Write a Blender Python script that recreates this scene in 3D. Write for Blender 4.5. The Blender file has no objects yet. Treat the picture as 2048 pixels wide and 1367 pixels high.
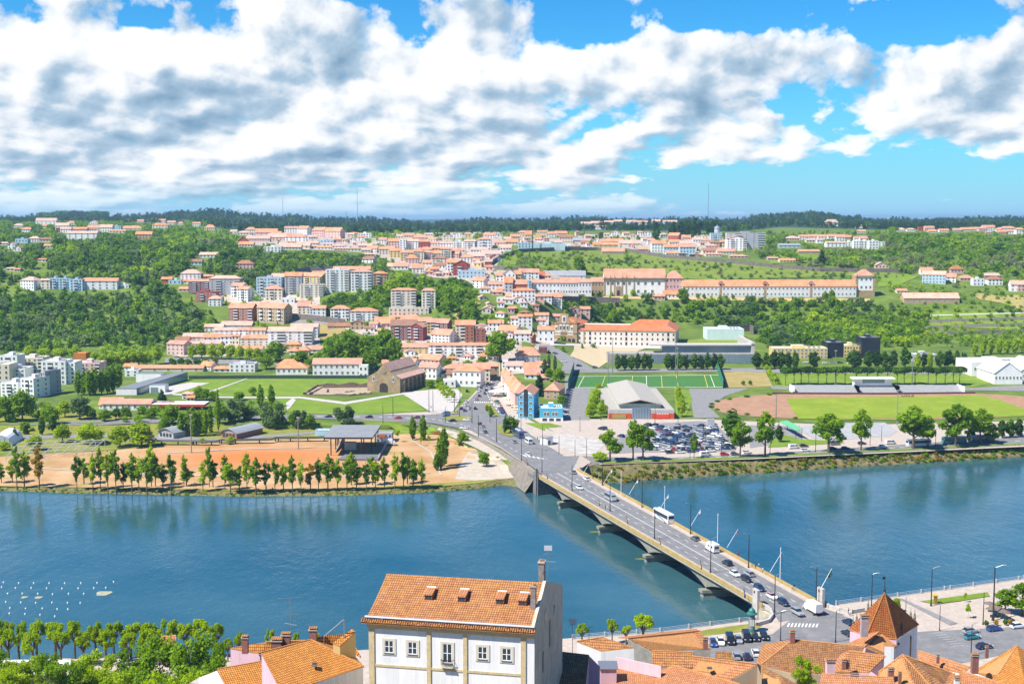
import bpy, bmesh, math, random
import numpy as np
from mathutils import Vector, Matrix
R = math.radians
rnd = random.Random(7)
SC = bpy.context.scene
COL = SC.collection
# ---------------------------------------------------------------- camera model
F = 2500.0; CX, CY = 1024.0, 683.5; CAMZ = 112.0
TH = math.atan((CY - 435.0) / F)
cT, sT = math.cos(TH), math.sin(TH)

def ray(px, py):
    a = (px - CX); b = (CY - py)
    return Vector((a, F * cT + b * sT, -F * sT + b * cT))
def W(px, py, D):
    d = ray(px, py); s = D / d.y
    return Vector((d.x * s, D, CAMZ + d.z * s))
def WZ(px, py, z):
    d = ray(px, py); s = (z - CAMZ) / d.z
    return Vector((d.x * s, d.y * s, z))
def proj(p):
    x, y, z = p[0], p[1], p[2] - CAMZ
    f = y * cT - z * sT; u = y * sT + z * cT
    return CX + F * x / f, CY - F * u / f
def lerp(a, b, t): return a + (b - a) * t
def interp(x, xs, ys):
    if x <= xs[0]: return ys[0]
    for i in range(1, len(xs)):
        if x <= xs[i]:
            return lerp(ys[i-1], ys[i], (x - xs[i-1]) / (xs[i] - xs[i-1]))
    return ys[-1]
def sstep(a, b, x):
    t = min(1, max(0, (x - a) / (b - a))); return t * t * (3 - 2 * t)

ROWS = [444, 455, 470, 490, 520, 560, 600, 640, 660, 690, 720, 760, 790, 830]
ZL = [101, 95, 88, 81, 70, 54, 38, 26, 20, 13, 9, 7.2, 6.4, 5.8]
ZC = [100, 94, 86, 78, 68, 56, 43, 30, 24, 17, 11, 8, 6.6, 5.8]
ZR = [100, 94, 86, 77, 65, 50, 36, 20, 13.4, 12, 8.5, 6.4, 5.8, 5.8]
def Zt(px, py):
    if py <= 830:
        l, c, r = interp(py, ROWS, ZL), interp(py, ROWS, ZC), interp(py, ROWS, ZR)
        return interp(px, [450, 900, 1050, 1190], [l, c, c, r])
    if px < 1090:
        wall = interp(px, [800, 862, 905, 960, 1075], [846, 850, 872, 900, 946])
        if px < 800: wall = 846
        low = 1.2 + 1.8 * sstep(972, 930, py)
        return lerp(5.8, low, sstep(wall + 1, wall + 12, py))
    return lerp(5.8, interp(px, [1150, 1500, 1850], [5.8, 5.2, 4.2]), sstep(830, 885, py))
def G(px, py, dz=0.0):
    return WZ(px, py, Zt(px, py)) + Vector((0, 0, dz))

# ---------------------------------------------------------------- node helpers
def nn(nt, t, **kw):
    n = nt.nodes.new(t)
    for k, v in kw.items():
        if k.startswith('_'): setattr(n, k[1:], v)
        else: n.inputs[int(k[1:]) if k[0] == 'i' and k[1:].isdigit() else k].default_value = v
    return n
def lk(nt, a, b): nt.links.new(a, b)
def math_n(nt, op, a, b=None, c=None, clamp=False):
    n = nt.nodes.new('ShaderNodeMath'); n.operation = op; n.use_clamp = clamp
    for i, v in enumerate((a, b, c)):
        if v is None: continue
        if isinstance(v, (int, float)): n.inputs[i].default_value = v
        else: nt.links.new(v, n.inputs[i])
    return n.outputs[0]
def mix_c(nt, f, a, b, mode='MIX'):
    n = nt.nodes.new('ShaderNodeMix'); n.data_type = 'RGBA'; n.blend_type = mode
    for s, v in ((n.inputs[0], f), (n.inputs[6], a), (n.inputs[7], b)):
        if isinstance(v, (int, float)): s.default_value = v
        elif isinstance(v, tuple): s.default_value = (v + (1,))[:4]
        else: nt.links.new(v, s)
    return n.outputs[2]
def ramp(nt, fac, stops, interp='LINEAR'):
    n = nt.nodes.new('ShaderNodeValToRGB'); n.color_ramp.interpolation = interp
    e = n.color_ramp.elements
    while len(e) > 1: e.remove(e[-1])
    e[0].position, e[0].color = stops[0][0], (tuple(stops[0][1]) + (1,))[:4]
    for p, c in stops[1:]:
        x = e.new(p); x.color = (tuple(c) + (1,))[:4]
    nt.links.new(fac, n.inputs[0]); return n.outputs[0]
def noise(nt, vec, scale, detail=3, rough=.5, out=0):
    n = nn(nt, 'ShaderNodeTexNoise', Scale=scale, Detail=detail, Roughness=rough)
    if vec is not None: lk(nt, vec, n.inputs['Vector'])
    return n.outputs[out]
MATS = {}
def newmat(name):
    m = bpy.data.materials.new(name); m.use_nodes = True
    nt = m.node_tree; b = nt.nodes['Principled BSDF']
    return m, nt, b
def texco(nt, which='Object'): return nt.nodes.new('ShaderNodeTexCoord').outputs[which]
def wpos(nt): return nt.nodes.new('ShaderNodeNewGeometry').outputs['Position']
def orand(nt): return nt.nodes.new('ShaderNodeObjectInfo').outputs['Random']

def plain(name, col, rough=.7, metal=0, spec=.4):
    k = ('plain', name)
    if k in MATS: return MATS[k]
    m, nt, b = newmat(name); b.inputs['Base Color'].default_value = (*col, 1)
    b.inputs['Roughness'].default_value = rough; b.inputs['Metallic'].default_value = metal
    b.inputs['Specular IOR Level'].default_value = spec
    MATS[k] = m; return m
def speck(name, col, var=.25, scale=.4, rough=.9, col2=None, detail=5, vary=0.0, bump=0):
    """matte surface with noise between two tints, in world metres"""
    k = ('speck', name)
    if k in MATS: return MATS[k]
    m, nt, b = newmat(name)
    v = noise(nt, wpos(nt), scale, detail, .6)
    c2 = col2 or tuple(min(1, c * (1 + var)) for c in col)
    c1 = col if col2 else tuple(c * (1 - var) for c in col)
    c = ramp(nt, v, [(.3, c1), (.7, c2)])
    v2 = noise(nt, wpos(nt), scale * 9, 3, .6)
    c = mix_c(nt, math_n(nt, 'MULTIPLY', v2, .5), c, tuple(x * .62 for x in c1))
    v4 = ramp(nt, noise(nt, wpos(nt), scale * 2.3, 6, .72), [(.46, (0,) * 3), (.66, (1,) * 3)])
    c = mix_c(nt, math_n(nt, 'MULTIPLY', v4, .38), c, tuple(min(.8, x * 1.28 + .015) for x in c2))
    if vary:
        hs = nn(nt, 'ShaderNodeHueSaturation'); lk(nt, c, hs.inputs['Color'])
        lk(nt, math_n(nt, 'ADD', math_n(nt, 'MULTIPLY', orand(nt), 2 * vary), 1 - vary), hs.inputs['Value']); c = hs.outputs[0]
    lk(nt, c, b.inputs['Base Color']); b.inputs['Roughness'].default_value = rough
    b.inputs['Specular IOR Level'].default_value = .25
    if bump:
        bp = nn(nt, 'ShaderNodeBump', Strength=.6, Distance=bump); lk(nt, v2, bp.inputs['Height']); lk(nt, bp.outputs[0], b.inputs['Normal'])
    MATS[k] = m; return m
def plaster(name, col, streak=0):
    k = ('plaster', name)
    if k in MATS: return MATS[k]
    m, nt, b = newmat(name)
    p = wpos(nt)
    mp = nn(nt, 'ShaderNodeMapping'); mp.inputs['Scale'].default_value = (1, 1, .25); lk(nt, p, mp.inputs[0])
    v = noise(nt, mp.outputs[0], .35, 6, .65)
    c = ramp(nt, v, [(.3, tuple(x * .86 for x in col)), (.62, col), (.8, tuple(min(.92, x * 1.06) for x in col))])
    if streak:
        m2 = nn(nt, 'ShaderNodeMapping'); m2.inputs['Scale'].default_value = (1.6, 1.6, .10); lk(nt, p, m2.inputs[0])
        f = ramp(nt, noise(nt, m2.outputs[0], 1.0, 6, .7), [(.48, (0,) * 3), (.70, (1,) * 3)])
        c = mix_c(nt, math_n(nt, 'MULTIPLY', f, streak), c, tuple(x * .62 for x in col))
        f = ramp(nt, noise(nt, p, .8, 7, .75), [(.56, (0,) * 3), (.64, (1,) * 3)])
        c = mix_c(nt, math_n(nt, 'MULTIPLY', f, streak * .6), c, tuple(x * .74 for x in col))
    hs = nn(nt, 'ShaderNodeHueSaturation'); lk(nt, c, hs.inputs['Color'])
    lk(nt, math_n(nt, 'ADD', math_n(nt, 'MULTIPLY', orand(nt), .16), .92), hs.inputs['Value'])
    lk(nt, math_n(nt, 'ADD', math_n(nt, 'MULTIPLY', orand(nt), .02), .49), hs.inputs['Hue'])
    lk(nt, hs.outputs[0], b.inputs['Base Color']); b.inputs['Roughness'].default_value = .85
    b.inputs['Specular IOR Level'].default_value = .2
    MATS[k] = m; return m
def tile(name, cA, cB, near=False, pu=.42, pv=.6, lichen=.0, contrast=.5):
    """terracotta roof, UV in metres (u along the eave, v up the slope)"""
    k = ('tile', name)
    if k in MATS: return MATS[k]
    m, nt, b = newmat(name)
    uv = nt.nodes.new('ShaderNodeUVMap'); uv.uv_map = 'UV'
    p = wpos(nt)
    v = noise(nt, p, .18 if not near else .5, 6, .7)
    c = ramp(nt, v, [(.32, cA), (.68, cB)])
    if near:
        sx = nn(nt, 'ShaderNodeSeparateXYZ'); lk(nt, uv.outputs[0], sx.inputs[0])
        fu = math_n(nt, 'FRACT', math_n(nt, 'DIVIDE', sx.outputs[0], pu))
        fv = math_n(nt, 'FRACT', math_n(nt, 'DIVIDE', sx.outputs[1], pv))
        cu = math_n(nt, 'FLOOR', math_n(nt, 'DIVIDE', sx.outputs[0], pu))
        cv = math_n(nt, 'FLOOR', math_n(nt, 'DIVIDE', sx.outputs[1], pv))
        cb = nn(nt, 'ShaderNodeCombineXYZ'); lk(nt, cu, cb.inputs[0]); lk(nt, cv, cb.inputs[1])
        wn = nt.nodes.new('ShaderNodeTexWhiteNoise'); wn.noise_dimensions = '2D'; lk(nt, cb.outputs[0], wn.inputs[0])
        # rounded ridge of each tile column, and step at each row
        hu = math_n(nt, 'SINE', math_n(nt, 'MULTIPLY', fu, math.pi))
        h = math_n(nt, 'ADD', hu, math_n(nt, 'MULTIPLY', math_n(nt, 'SUBTRACT', 1.0, fv), .7))
        c = mix_c(nt, math_n(nt, 'MULTIPLY', wn.outputs[0], .6), c, tuple(x * .62 for x in cA))
        groove = math_n(nt, 'LESS_THAN', hu, .38)
        lip = math_n(nt, 'LESS_THAN', fv, .27)
        g = math_n(nt, 'MAXIMUM', math_n(nt, 'MULTIPLY', groove, .8), lip)
        c = mix_c(nt, math_n(nt, 'MULTIPLY', g, contrast), c, tuple(x * .22 for x in cA))
        if lichen:
            l2 = noise(nt, p, .9, 6, .75)
            f = ramp(nt, l2, [(.48, (0, 0, 0)), (.62, (1, 1, 1))])
            c = mix_c(nt, math_n(nt, 'MULTIPLY', f, lichen), c, (.42, .22, .035))
        bp = nn(nt, 'ShaderNodeBump', Strength=.9, Distance=.07); lk(nt, h, bp.inputs['Height']); lk(nt, bp.outputs[0], b.inputs['Normal'])
    else:
        hs = nn(nt, 'ShaderNodeHueSaturation'); lk(nt, c, hs.inputs['Color'])
        lk(nt, math_n(nt, 'ADD', math_n(nt, 'MULTIPLY', orand(nt), .3), .85), hs.inputs['Value'])
        lk(nt, math_n(nt, 'ADD', math_n(nt, 'MULTIPLY', orand(nt), .3), .8), hs.inputs['Saturation']); c = hs.outputs[0]
        v3 = noise(nt, p, 1.6, 2, .6)
        c = mix_c(nt, math_n(nt, 'MULTIPLY', v3, .35), c, tuple(x * .5 for x in cA))
    lk(nt, c, b.inputs['Base Color']); b.inputs['Roughness'].default_value = .85; b.inputs['Specular IOR Level'].default_value = .2
    MATS[k] = m; return m
def foliage(name, dark, mid, light, trans=.48):
    k = ('fol', name)
    if k in MATS: return MATS[k]
    m = bpy.data.materials.new(name); m.use_nodes = True; nt = m.node_tree
    nt.nodes.clear()
    g = nt.nodes.new('ShaderNodeNewGeometry')
    v = math_n(nt, 'ADD', math_n(nt, 'MULTIPLY', g.outputs['Random Per Island'], .6), math_n(nt, 'MULTIPLY', noise(nt, g.outputs['Position'], .09, 3, .5), .75))
    v = math_n(nt, 'ADD', v, math_n(nt, 'MULTIPLY', math_n(nt, 'SUBTRACT', orand(nt), .5), .3))
    c = ramp(nt, v, [(.28, dark), (.62, mid), (1.0, light)])
    d = nn(nt, 'ShaderNodeBsdfDiffuse'); t = nn(nt, 'ShaderNodeBsdfTranslucent'); mx = nn(nt, 'ShaderNodeMixShader'); mx.inputs[0].default_value = trans
    o = nt.nodes.new('ShaderNodeOutputMaterial')
    lk(nt, c, d.inputs[0]); lk(nt, mix_c(nt, .5, c, tuple(min(1, x * 1.5) for x in light)), t.inputs[0])
    lk(nt, d.outputs[0], mx.inputs[1]); lk(nt, t.outputs[0], mx.inputs[2]); lk(nt, mx.outputs[0], o.inputs[0])
    MATS[k] = m; return m

# ---------------------------------------------------------------- mesh builder
class MB:
    def __init__(s): s.v = []; s.f = []; s.m = []; s.mats = []
    def mi(s, mat):
        if mat not in s.mats: s.mats.append(mat)
        return s.mats.index(mat)
    def poly(s, pts, mat):
        i = len(s.v); s.v += [tuple(p) for p in pts]; s.f.append(tuple(range(i, i + len(pts)))); s.m.append(s.mi(mat))
    def box(s, x0, x1, y0, y1, z0, z1, mat, top=None, M=None):
        i = len(s.v)
        P = [(x0,y0,z0),(x1,y0,z0),(x1,y1,z0),(x0,y1,z0),(x0,y0,z1),(x1,y0,z1),(x1,y1,z1),(x0,y1,z1)]
        if M is not None: P = [tuple(M @ Vector(p)) for p in P]
        s.v += P; k = s.mi(mat); kt = s.mi(top) if top else k
        for f, q in (((0,3,2,1),k),((4,5,6,7),kt),((0,1,5,4),k),((1,2,6,5),k),((2,3,7,6),k),((3,0,4,7),k)):
            s.f.append(tuple(i + a for a in f)); s.m.append(q)
    def cyl(s, p0, p1, r0, r1, mat, n=8, cap=True):
        p0, p1 = Vector(p0), Vector(p1); d = (p1 - p0).normalized()
        a = d.orthogonal().normalized(); b = d.cross(a); i = len(s.v); k = s.mi(mat)
        for p, r in ((p0, r0), (p1, r1)):
            for j in range(n):
                t = 2 * math.pi * j / n; s.v.append(tuple(p + (a * math.cos(t) + b * math.sin(t)) * r))
        for j in range(n):
            s.f.append((i + j, i + (j + 1) % n, i + n + (j + 1) % n, i + n + j)); s.m.append(k)
        if cap:
            s.f.append(tuple(i + j for j in range(n - 1, -1, -1))); s.m.append(k)
            s.f.append(tuple(i + n + j for j in range(n))); s.m.append(k)
    def lathe(s, prof, mat, n=16, c=(0, 0, 0)):
        i = len(s.v); k = s.mi(mat)
        for r, z in prof:
            for j in range(n):
                t = 2 * math.pi * j / n; s.v.append((c[0] + r * math.cos(t), c[1] + r * math.sin(t), c[2] + z))
        for q in range(len(prof) - 1):
            for j in range(n):
                a = i + q * n + j; b = i + q * n + (j + 1) % n
                s.f.append((a, b, b + n, a + n)); s.m.append(k)
    def slab(s, pts, th, mat, side=None, down=None):
        """thick polygon: top face pts, pushed down by th (vertical unless DOWN given)"""
        pts = [Vector(p) for p in pts]; dn = Vector(down) if down else Vector((0, 0, -1))
        n = (pts[1] - pts[0]).cross(pts[2] - pts[0])
        if n.z < 0: pts.reverse()
        low = [p + dn * th for p in pts]; n = len(pts)
        s.poly(pts, mat); s.poly(low[::-1], side or mat)
        for j in range(n): s.poly([pts[j], low[j], low[(j + 1) % n], pts[(j + 1) % n]], side or mat)
    def mesh(s, name, smooth=False, uv=False, weld=False):
        me = bpy.data.meshes.new(name); me.from_pydata(s.v, [], s.f)
        for m in s.mats: me.materials.append(m)
        if s.m: me.polygons.foreach_set('material_index', s.m)
        if smooth: me.polygons.foreach_set('use_smooth', [True] * len(s.f))
        if weld:
            bm = bmesh.new(); bm.from_mesh(me); bmesh.ops.remove_doubles(bm, verts=bm.verts, dist=1e-4); bm.to_mesh(me); bm.free()
        if uv:
            l = me.uv_layers.new(name='UV')
            for pl in me.polygons:
                nv = pl.normal; u = Vector((-nv.y, nv.x, 0))
                u = u.normalized() if u.length > 1e-4 else Vector((1, 0, 0)); w = nv.cross(u)
                for li in pl.loop_indices:
                    co = me.vertices[me.loops[li].vertex_index].co; l.data[li].uv = (co.dot(u), co.dot(w))
        me.update(); return me
def obj(name, me, parent=None, loc=None, rz=0.0, scale=None):
    o = bpy.data.objects.new(name, me); COL.objects.link(o)
    if parent is not None: o.parent = parent
    if loc is not None: o.location = loc
    if rz: o.rotation_euler[2] = rz
    if scale is not None: o.scale = scale
    return o
def tag(o, label=None, cat=None, group=None, kind=None):
    if label: o['label'] = label
    if cat: o['category'] = cat
    if group: o['group'] = group
    if kind: o['kind'] = kind
    return o
def thing(name, label, cat, loc=(0, 0, 0), rz=0.0, group=None):
    o = obj(name, None, loc=loc, rz=rz); o.empty_display_size = .5
    return tag(o, label, cat, group)
def struct(name, me, kind='structure'):
    return tag(obj(name, me), kind=kind)
ONES = 'zeroth first second third fourth fifth sixth seventh eighth ninth tenth eleventh twelfth thirteenth fourteenth fifteenth sixteenth seventeenth eighteenth nineteenth'.split()
TENS = {20: 'twent', 30: 'thirt', 40: 'fort', 50: 'fift', 60: 'sixt', 70: 'sevent', 80: 'eight', 90: 'ninet'}
def ordw(n):
    if n < 20: return ONES[n]
    h = ''
    if n >= 100: h = 'hundred-'; n -= 100
    if n == 0: return 'hundredth'
    if n < 20: return h + ONES[n]
    t, u = n // 10 * 10, n % 10
    return h + (TENS[t] + 'ieth' if u == 0 else TENS[t] + 'y-' + ONES[u])

# ---------------------------------------------------------------- ground sheets laid on the terrain
def sheet(name, poly, mat, dz=.12, fn=G, step=(40, 10), kind='structure', z=None):
    bm = bmesh.new(); vs = [bm.verts.new((x, y, 0)) for x, y in poly]; bm.faces.new(vs)
    xs = [p[0] for p in poly]; ys = [p[1] for p in poly]
    def cut(co, no):
        bmesh.ops.bisect_plane(bm, geom=bm.verts[:] + bm.edges[:] + bm.faces[:], plane_co=co, plane_no=no)
    if z is None:
        x = math.ceil(min(xs) / step[0]) * step[0]
        while x < max(xs): cut((x, 0, 0), (1, 0, 0)); x += step[0]
        y = math.ceil(min(ys) / step[1]) * step[1]
        while y < max(ys): cut((0, y, 0), (0, 1, 0)); y += step[1]
    for v in bm.verts:
        v.co = (fn(v.co.x, v.co.y) + Vector((0, 0, dz))) if z is None else WZ(v.co.x, v.co.y, z) + Vector((0, 0, dz))
    bmesh.ops.recalc_face_normals(bm, faces=bm.faces[:])
    for f in bm.faces:
        if f.normal.z < 0: f.normal_flip()
    me = bpy.data.meshes.new(name); bm.to_mesh(me); bm.free(); me.materials.append(mat)
    return struct(name, me, kind) if kind else obj(name, me)
def strip(pts, w0, w1=None):
    """polygon of a band in photo coordinates around a polyline; w = half height in y"""
    a = [(x, y - (w0 if not callable(w0) else w0(i))) for i, (x, y) in enumerate(pts)]
    b = [(x, y + (w1 or w0)) for x, y in pts]
    return a + b[::-1]
HAZE = 7e-5
# ================================================================ camera, world, light
cam = bpy.data.cameras.new('camera'); cam.sensor_width = 36; cam.lens = F / 2048 * 36; cam.clip_start = .5; cam.clip_end = 80000
co = bpy.data.objects.new('camera', cam); COL.objects.link(co); co.location = (0, 0, CAMZ); co.rotation_euler = (math.pi / 2 - TH, 0, 0)
SC.camera = co
SC.view_settings.view_transform = 'Standard'; SC.view_settings.look = 'None'; SC.view_settings.gamma = 1; SC.view_settings.exposure = EXPO = 0.88
to_sun = Vector((-.87, -.48, 0)).normalized() * math.cos(R(52)) + Vector((0, 0, math.sin(R(52))))
sun = bpy.data.lights.new('sun', 'SUN'); sun.energy = 4.6; sun.angle = R(.5); sun.color = (1, .955, .87)
so = bpy.data.objects.new('sun', sun); COL.objects.link(so); so.rotation_euler = to_sun.to_track_quat('Z', 'Y').to_euler(); so.location = (-300, -100, 500)

wd = bpy.data.worlds.new('World'); SC.world = wd; wd.use_nodes = True
nt = wd.node_tree; nt.nodes.clear()
sky = nt.nodes.new('ShaderNodeTexSky'); sky.sky_type = 'NISHITA'; sky.sun_disc = False
sky.sun_elevation = R(52); sky.sun_rotation = math.atan2(to_sun.x, to_sun.y); sky.altitude = 100; sky.air_density = 1.0; sky.dust_density = .25; sky.ozone_density = 1.6
tc = texco(nt, 'Generated'); sx = nn(nt, 'ShaderNodeSeparateXYZ'); lk(nt, tc, sx.inputs[0])
az = math_n(nt, 'ARCTAN2', sx.outputs[0], sx.outputs[1])
el = math_n(nt, 'MAXIMUM', math_n(nt, 'ARCSINE', sx.outputs[2]), 0.0)
lel = math_n(nt, 'LOGARITHM', math_n(nt, 'ADD', el, .042), 2.0)
U = math_n(nt, 'MULTIPLY', az, 12.5); V = math_n(nt, 'MULTIPLY', lel, 1.75)
def cloud(du, dv, detail):
    cb = nn(nt, 'ShaderNodeCombineXYZ'); lk(nt, math_n(nt, 'ADD', U, du + 3.1), cb.inputs[0]); lk(nt, math_n(nt, 'ADD', V, dv), cb.inputs[1]); cb.inputs[2].default_value = 4.4
    n1 = nn(nt, 'ShaderNodeTexNoise', Scale=.8, Detail=detail, Roughness=.54, Lacunarity=2.2, Distortion=.0); lk(nt, cb.outputs[0], n1.inputs['Vector'])
    if detail < 4: return n1.outputs[0]
    r = n1.outputs[0]
    for sc, am in ((2.0, .19), (5.0, .08), (12.0, .028)):      # rounded billows
        n2 = nn(nt, 'ShaderNodeTexNoise', Scale=sc, Detail=1.5, Roughness=.5); lk(nt, cb.outputs[0], n2.inputs['Vector'])
        r = math_n(nt, 'ADD', r, math_n(nt, 'MULTIPLY', math_n(nt, 'SUBTRACT', math_n(nt, 'ABSOLUTE', math_n(nt, 'SUBTRACT', n2.outputs[0], .5)), .11), am * 2))
    return r
cov = math_n(nt, 'MULTIPLY', az, 0.0)
def px2(x, y): return (x - 1024) / 2500, (435 - y) / 2500
for (x, y, sx_, sy_, amp) in [(1180, 62, 80, 42, -.30), (1420, 45, 110, 42, -.26), (1800, 75, 130, 42, -.32), (1260, 225, 70, 30, -.07), (1720, 380, 420, 60, -.26), (1150, 395, 160, 30, -.08),
                              (330, 70, 50, 26, -.13), (690, 5, 60, 18, -.22), (400, 8, 60, 18, -.2), (60, 40, 50, 16, -.1), (1560, 225, 60, 34, -.12), (1380, 300, 70, 30, .10), (1900, 260, 150, 60, .10), (600, 190, 520, 150, .12), (1300, 150, 200, 40, .1), (1000, 60, 130, 50, .13),
                              (1500, 120, 160, 26, .12), (1980, 150, 110, 60, .16), (1650, 190, 350, 90, .1), (250, 330, 500, 70, .06), (1900, 405, 300, 16, .05)]:
    a, e = px2(x, y); s, t = sx_ / 2500, sy_ / 2500
    q1 = math_n(nt, 'MULTIPLY', math_n(nt, 'SUBTRACT', az, a), 1 / s); q2 = math_n(nt, 'MULTIPLY', math_n(nt, 'SUBTRACT', el, e), 1 / t)
    r2 = math_n(nt, 'ADD', math_n(nt, 'MULTIPLY', q1, q1), math_n(nt, 'MULTIPLY', q2, q2))
    cov = math_n(nt, 'ADD', cov, math_n(nt, 'MULTIPLY', math_n(nt, 'EXPONENT', math_n(nt, 'MULTIPLY', r2, -1.0)), amp))
hi = math_n(nt, 'MAXIMUM', math_n(nt, 'MULTIPLY', math_n(nt, 'MAXIMUM', math_n(nt, 'SUBTRACT', el, .185), 0.0), -2.4), -.22)
cov = math_n(nt, 'ADD', cov, hi)
cov = math_n(nt, 'ADD', cov, .035)
f0 = cloud(0, 0, 7); d0 = math_n(nt, 'ADD', f0, cov); f2 = cloud(-.06, .085, 7)
b0 = cloud(0, 0, 2); b1 = cloud(-.16, .24, 2)
alpha = ramp(nt, d0, [(.455, (0, 0, 0)), (.50, (.75,) * 3), (.56, (1, 1, 1))])
alpha = math_n(nt, 'MULTIPLY', alpha, ramp(nt, el, [(.0, (.25,) * 3), (.03, (1,) * 3)]))
lit = math_n(nt, 'ADD', math_n(nt, 'MULTIPLY', math_n(nt, 'SUBTRACT', b0, b1), 2.9), math_n(nt, 'MULTIPLY', math_n(nt, 'SUBTRACT', f0, f2), 2.3))
lit = math_n(nt, 'ADD', lit, math_n(nt, 'MULTIPLY', math_n(nt, 'SUBTRACT', .60, d0), .55))
lit = math_n(nt, 'ADD', lit, .67, clamp=True)
K = 7.0
ccol = ramp(nt, lit, [(0.0, (.18 * K, .30 * K, .43 * K)), (.42, (.36 * K, .48 * K, .60 * K)), (.68, (.66 * K, .70 * K, .75 * K)), (1.0, (.90 * K, .90 * K, .90 * K))])
# sky blue deepened
hs = nn(nt, 'ShaderNodeHueSaturation', Saturation=1.35, Value=.70); lk(nt, sky.outputs[0], hs.inputs['Color'])
skyc = mix_c(nt, 1.0, hs.outputs[0], (.20, .84, 1.22), 'MULTIPLY')
hor = math_n(nt, 'EXPONENT', math_n(nt, 'MULTIPLY', el, -17.0))
skyc = mix_c(nt, math_n(nt, 'MULTIPLY', hor, .9), skyc, (.33 * K, .56 * K, .80 * K))
final = mix_c(nt, alpha, skyc, ccol)
bg = nn(nt, 'ShaderNodeBackground', Strength=.1); lk(nt, final, bg.inputs[0])
ow = nt.nodes.new('ShaderNodeOutputWorld'); lk(nt, bg.outputs[0], ow.inputs[0])

# thin air: one closed box of even haze round the camera and the whole scene
m = bpy.data.materials.new('haze air'); m.use_nodes = True; n_ = m.node_tree; n_.nodes.clear()
pv = nn(n_, 'ShaderNodeVolumePrincipled', Density=HAZE); pv.inputs['Color'].default_value = (.45, .74, 1, 1); pv.inputs['Anisotropy'].default_value = .2
oo = n_.nodes.new('ShaderNodeOutputMaterial'); lk(n_, pv.outputs[0], oo.inputs['Volume'])
mb = MB(); mb.box(-12000, 12000, -200, 30000, -6, 150, m); tag(obj('haze', mb.mesh('haze')), kind='stuff')
# ================================================================ terrain, river, banks
M_hill = speck('hillside ground', (.06, .11, .016), col2=(.17, .235, .025), scale=.03, detail=7)
M_grass = speck('mown grass', (.125, .215, .014), col2=(.20, .275, .02), scale=.05)
M_grassdry = speck('dry grass', (.15, .20, .02), col2=(.30, .26, .055), scale=.12)
M_asph = speck('asphalt', (.20, .195, .195), .16, .22)
M_asph2 = speck('old asphalt', (.24, .23, .225), .14, .3)
M_pave = speck('pink paving', (.46, .385, .32), .10, .4)
M_plaza = speck('pale plaza stone', (.50, .46, .42), .12, .5)
M_conc = speck('weathered concrete', (.36, .33, .28), .22, .3)
M_stone = speck('stone wall', (.20, .175, .145), .35, .5, bump=.1)
M_white = plain('white paint', (.8, .8, .78), .6)
M_steel = plain('grey steel', (.32, .33, .35), .4, .6)
M_dark = plain('dark metal', (.035, .037, .042), .5, .3)
M_trunk = speck('bark', (.13, .10, .075), .3, 2)

T_TOP = ([-700, 0, 130, 300, 480, 700, 860, 960, 1010, 1050, 1078, 1150, 1200, 1300, 1500, 1700, 1850, 2048, 2750],
         [958, 970, 975, 978, 982, 980, 974, 966, 958, 955, 950, 934, 928, 924, 916, 906, 899, 888, 850])
T_WAT = ([-700, 0, 130, 300, 480, 700, 860, 960, 1010, 1060, 1078, 1150, 1240, 1320, 1500, 1700, 1850, 2048, 2750],
         [968, 980, 985, 988, 992, 990, 983, 976, 969, 978, 980, 962, 965, 958, 947, 933, 925, 912, 872])
def top(px): return interp(px, *T_TOP)
def wat(px): return interp(px, *T_WAT)
cols = list(range(-700, 850, 25)) + list(range(850, 1100, 8)) + list(range(1100, 2776, 25))
CRX = ([-700, 380, 470, 560, 1000, 1200, 1480, 1560, 1750, 2750], [446, 446, 462, 470, 466, 461, 463, 454, 459, 457])
def crest(px): return interp(px, *CRX)
mb = MB(); k = len(cols); allrows = []
for px in cols:
    t = top(px); col = [G(px, lerp(t, 830, (i / 28.0))) for i in range(28)] + [G(px, lerp(830, crest(px), (i / 96) ** .92)) for i in range(97)]
    allrows.append(col)
nr = len(allrows[0]); mb.mats = [M_hill]
mb.v = [tuple(p) for c in allrows for p in c]
for i in range(k - 1):
    for j in range(nr - 1):
        a = i * nr + j; mb.f.append((a, a + nr, a + nr + 1, a + 1)); mb.m.append(0)
struct('ground', mb.mesh('ground', smooth=True))
# river bank slopes of the far side
M_bankL = speck('river edge', (.10, .095, .05), col2=(.24, .22, .06), scale=.5, detail=6)
M_bankR = speck('overgrown embankment', (.085, .095, .03), col2=(.27, .20, .10), scale=.22, detail=7, bump=.3)
for nm, x0, x1, m in (('river_bank', -700, 1078, M_bankL), ('embankment', 1078, 2750, M_bankR)):
    mb = MB(); mb.mats = [m]; px = x0; n = 0
    while px <= x1:
        a = G(px, top(px)); b = WZ(px, wat(px), 0)
        for q in range(9):
            t = q / 8; p = a.lerp(b, t)
            if 0 < q < 8: p += Vector((rnd.uniform(-.3, .3), rnd.uniform(-.5, .3), rnd.uniform(-.25, .35)))
            mb.v.append(tuple(p))
        mb.v.append((b.x, b.y - .6, -2.5)); px += 4; n += 1
    for i in range(n - 1):
        for q in range(9):
            a = i * 10 + q; mb.f.append((a, a + 1, a + 11, a + 10)); mb.m.append(0)
    struct(nm, mb.mesh(nm, smooth=True))
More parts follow.
